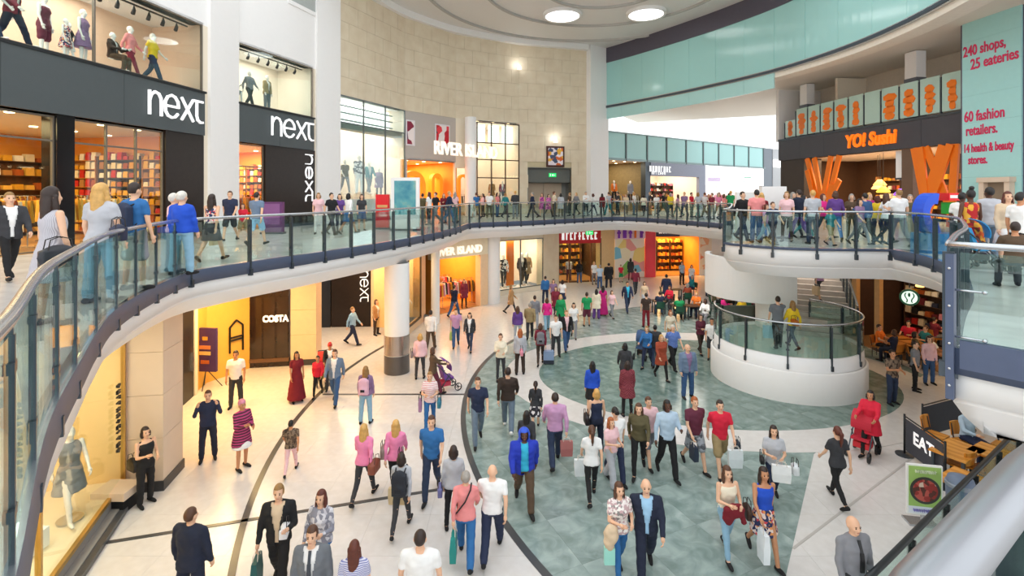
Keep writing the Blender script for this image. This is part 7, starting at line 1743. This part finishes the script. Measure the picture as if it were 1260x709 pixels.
U(1184, 12.6, 1.66, 'm', 120, 'stand', ('short', 'black'), ('tee', 'white'), ('trousers', 'charcoal'), 2, 'behind the orange patterned dress')
U(1217, 11.8, 1.78, 'm', 172, 'stand', ('short', 'black'), ('shirt', 'pale grey'), ('trousers', 'grey denim'), 2, 'by the teal pillar')
U(1240, 11.0, 1.68, 'f', -20, 'stand', ('long', 'chestnut'), ('jumper', 'beige'), ('skirt', 'white'), 0, 'at the right edge upstairs')
U(1249, 8.6, 1.45, 'm', 150, 'sit', ('short', 'dark'), ('tee', 'brown'), ('trousers', 'charcoal'), 1, 'seated low by the right railing')
U(1256, 10.2, 1.66, 'm', 100, 'stand', ('short', 'black'), ('tee', 'white'), ('trousers', 'black'), 1, 'at the far right edge upstairs')
U(1176, 13.2, 1.10, 'm', 20, 'stand', ('short', 'brown'), ('tee', 'cobalt blue'), ('shorts', 'charcoal'), 0, 'small, by the blue childrens ride')
pz = Vector(((1207 - CX) / FPX * 11.0, 11.0)); t = pushchair((pz.x, pz.y), R(60), 'bright blue pushchair upstairs by the teal pillar', mat('pushchair_cyan', '#2f9ad6', .6), BLACK); t.location.z = UP
backpack('packman', 'navy backpack on the walker at the near left railing', '#232f4a')
handbag('striped', (-.26, .07, .88), 'black shoulder bag over the striped grey dress', '#23252c', .44, .3, .16)
handbag('blondup', (-.28, .06, 1.02), 'navy shoulder bag of the fair haired person at the railing', '#2c3048', .3, .28, .12)
carrier('floralup', 'R', 'beige carrier bag of the bare legged walker upstairs', '#d8c29a', .28, .36)

# ================================================================== SHOP WINDOW MANNEQUINS
def mannequin(p, rz, sex, pose, top, bot, label, h=1.78, head=True, group='shop window mannequins'):
    t = thing('mannequin', label, 'mannequin', p, rz, group); s = h / H0; t.scale = (s, s, s)
    put('body', lib('body', sex, pose), t, mat('mannequin_white', '#efe8e2', .35))
    put({'tee': 't_shirt'}.get(top[0], top[0]), lib(top[0], sex, pose), t, cloth(top[1]))
    if bot: put(bot[0], lib(bot[0], sex, pose), t, cloth(bot[1]))
    MB().lathe([(.2, 0), (.2, .012)], n=20).build('stand', SILVER, t, local=True)
    return t
a1 = math.atan2(N1.d.y, N1.d.x)
def on_front(fr, x, v, z): return fr.pt(fr.ux(x), v, z)
fz = FT + .08
for k, (x, v, sx_, ps, tp, bt, h, lab) in enumerate(((6, -.5, 'm', 'walk', ('tee', 'navy'), ('trousers', 'dark denim'), 1.9, 'mannequin in dark jeans at the left end of the upper display'), (34, -.5, 'm', 'walk2', ('jacket', 'wine'), ('trousers', 'dark navy'), 1.95, 'mannequin in dark trousers second in the upper display'), (86, -.9, 'f', 'stand', ('vest', 'maroon'), ('shorts', 'maroon'), 1.9, 'mannequin in maroon shorts in the upper display'), (102, -.6, 'f', 'stand', ('dress', 'floral red'), None, 1.3, 'small mannequin in a red patterned dress in the upper display'), (112, -.8, 'f', 'walk', ('tee', 'black'), ('skirt', 'white'), 1.3, 'small mannequin in black and white in the upper display'), (126, -.7, 'f', 'stand', ('dress', 'mauve'), None, 1.8, 'mannequin in a mauve dress in the upper display'), (158, -.6, 'm', 'sit', ('jacket', 'dark brown'), ('trousers', 'brown'), 1.7, 'crouched mannequin in brown in the upper display'), (182, -.7, 'f', 'walk', ('shirt', 'salmon pink'), ('skinny', 'wine'), 1.85, 'mannequin in a pink shirt in the upper display'), (206, -.6, 'm', 'walk', ('tee', 'yellow'), ('trousers', 'dark denim'), 1.85, 'mannequin in yellow with dark jeans in the upper display'))):
    mannequin(on_front(N1, x, v, fz), R(100), sx_, ps, tp, bt, lab, h)
for x, sx_, ps, tp, bt, lab in ((322, 'm', 'walk', ('shirt', 'grey'), ('trousers', 'charcoal'), 'left grey mannequin in the shorter upper display'), (343, 'f', 'stand', ('jacket', 'khaki'), ('trousers', 'mid grey'), 'right mannequin in khaki in the shorter upper display'), (300, 'f', 'sit', ('tee', 'white'), ('shorts', 'grey'), 'seated mannequin in the shorter upper display')):
    mannequin(on_front(N2, x, -.7, fz), R(70), sx_, ps, tp, bt, lab, 1.75)
for x, sx_, ps, tp, bt, h, lab in ((420, 'f', 'walk', ('dress', 'floral red'), None, 2.1, 'tall mannequin in a red patterned dress behind the glass front'), (436, 'f', 'walk2', ('tee', 'olive'), ('skinny', 'grey'), 2.1, 'mannequin in olive behind the glass front'), (453, 'm', 'stand', ('shirt', 'black patterned'), ('trousers', 'white'), 2.4, 'mannequin in a patterned shirt and white trousers behind the glass front'), (465, 'm', 'walk', ('jacket', 'teal'), ('trousers', 'mid grey'), 2.1, 'mannequin in a teal jacket behind the glass front'), (477, 'f', 'stand', ('coat', 'mauve'), ('skinny', 'brown'), 2.0, 'mannequin in a mauve coat behind the glass front')):
    mannequin(on_front(RI1, x, -.7, UP + 1.6 if x != 477 else UP + 1.3), R(40), sx_, ps, tp, bt, lab, h)
MB_p = MB().box(.15, RI1.L - .15, .3, 1.1, UP, UP + 1.3, RI1.M()); struct(MB_p.build('wall_plinth', WHITE))
for x, tp, bt, lab in ((611, ('coat', 'tan'), ('skinny', 'brown'), 'left mannequin in tan in the framed bay upstairs'), (624, ('jacket', 'wine'), ('skirt', 'black'), 'right mannequin in wine in the framed bay upstairs')):
    mannequin(on_front(RI3, x, -.8, UP + .9), R(10), 'f', 'walk', tp, bt, lab, 1.8)
struct(MB().box(RI3.ux(600), RI3.L - .3, .4, 1.3, UP, UP + .9, RI3.M()).build('wall_plinth', CREAM))
mannequin((-8.6, 9.8, .36), R(60), 'f', 'walk', ('dress', 'grey'), None, 'mannequin in a grey dress in the warm near left display window', 1.85)
bx = thing('display_box', 'low pale display box in the warm near left display window', 'display box', (-8.6, 8.9, .36)); MB().box(-8.85, -8.35, 8.7, 9.1, .36, .7).build('box', WHITE, bx); MB().ball((-8.6, 8.9, .78), .12, .1, .08).build('hat', BLACK, bx, smooth=True)
for x, tp, bt, lab in ((627, ('shirt', 'black patterned'), ('skinny', 'charcoal'), 'mannequin in black and white in the far left display window'), (650, ('jacket', 'dark brown'), ('trousers', 'brown'), 'mannequin in dark brown right of the orange panel'), (656, ('coat', 'tan'), ('skinny', 'black'), 'mannequin in tan at the right of the far display window')):
    mannequin(on_front(RG2, x, -.7, .32), R(10), 'f', 'walk', tp, bt, lab, 2.3)
mannequin(on_front(F1, 511, -.6, .37), R(60), 'f', 'walk', ('dress', 'red'), None, 'mannequin in a red dress behind the brown framed ground window', 1.8)
for x, tp, bt, lab in ((748, ('dress', 'green'), None, 'mannequin in green in the dim far upper shop'), (762, ('jacket', 'orange'), ('trousers', 'black'), 'mannequin in orange in the dim far upper shop'), (782, ('coat', 'grey'), ('skinny', 'black'), 'mannequin in grey in the dim far upper shop')):
    mannequin(on_front(FS, x, -.6, UP + .9), R(0), 'f', 'stand', tp, bt, lab, 1.9)
print('PEOPLE', len(LABELS), 'LIB', len(LIB))
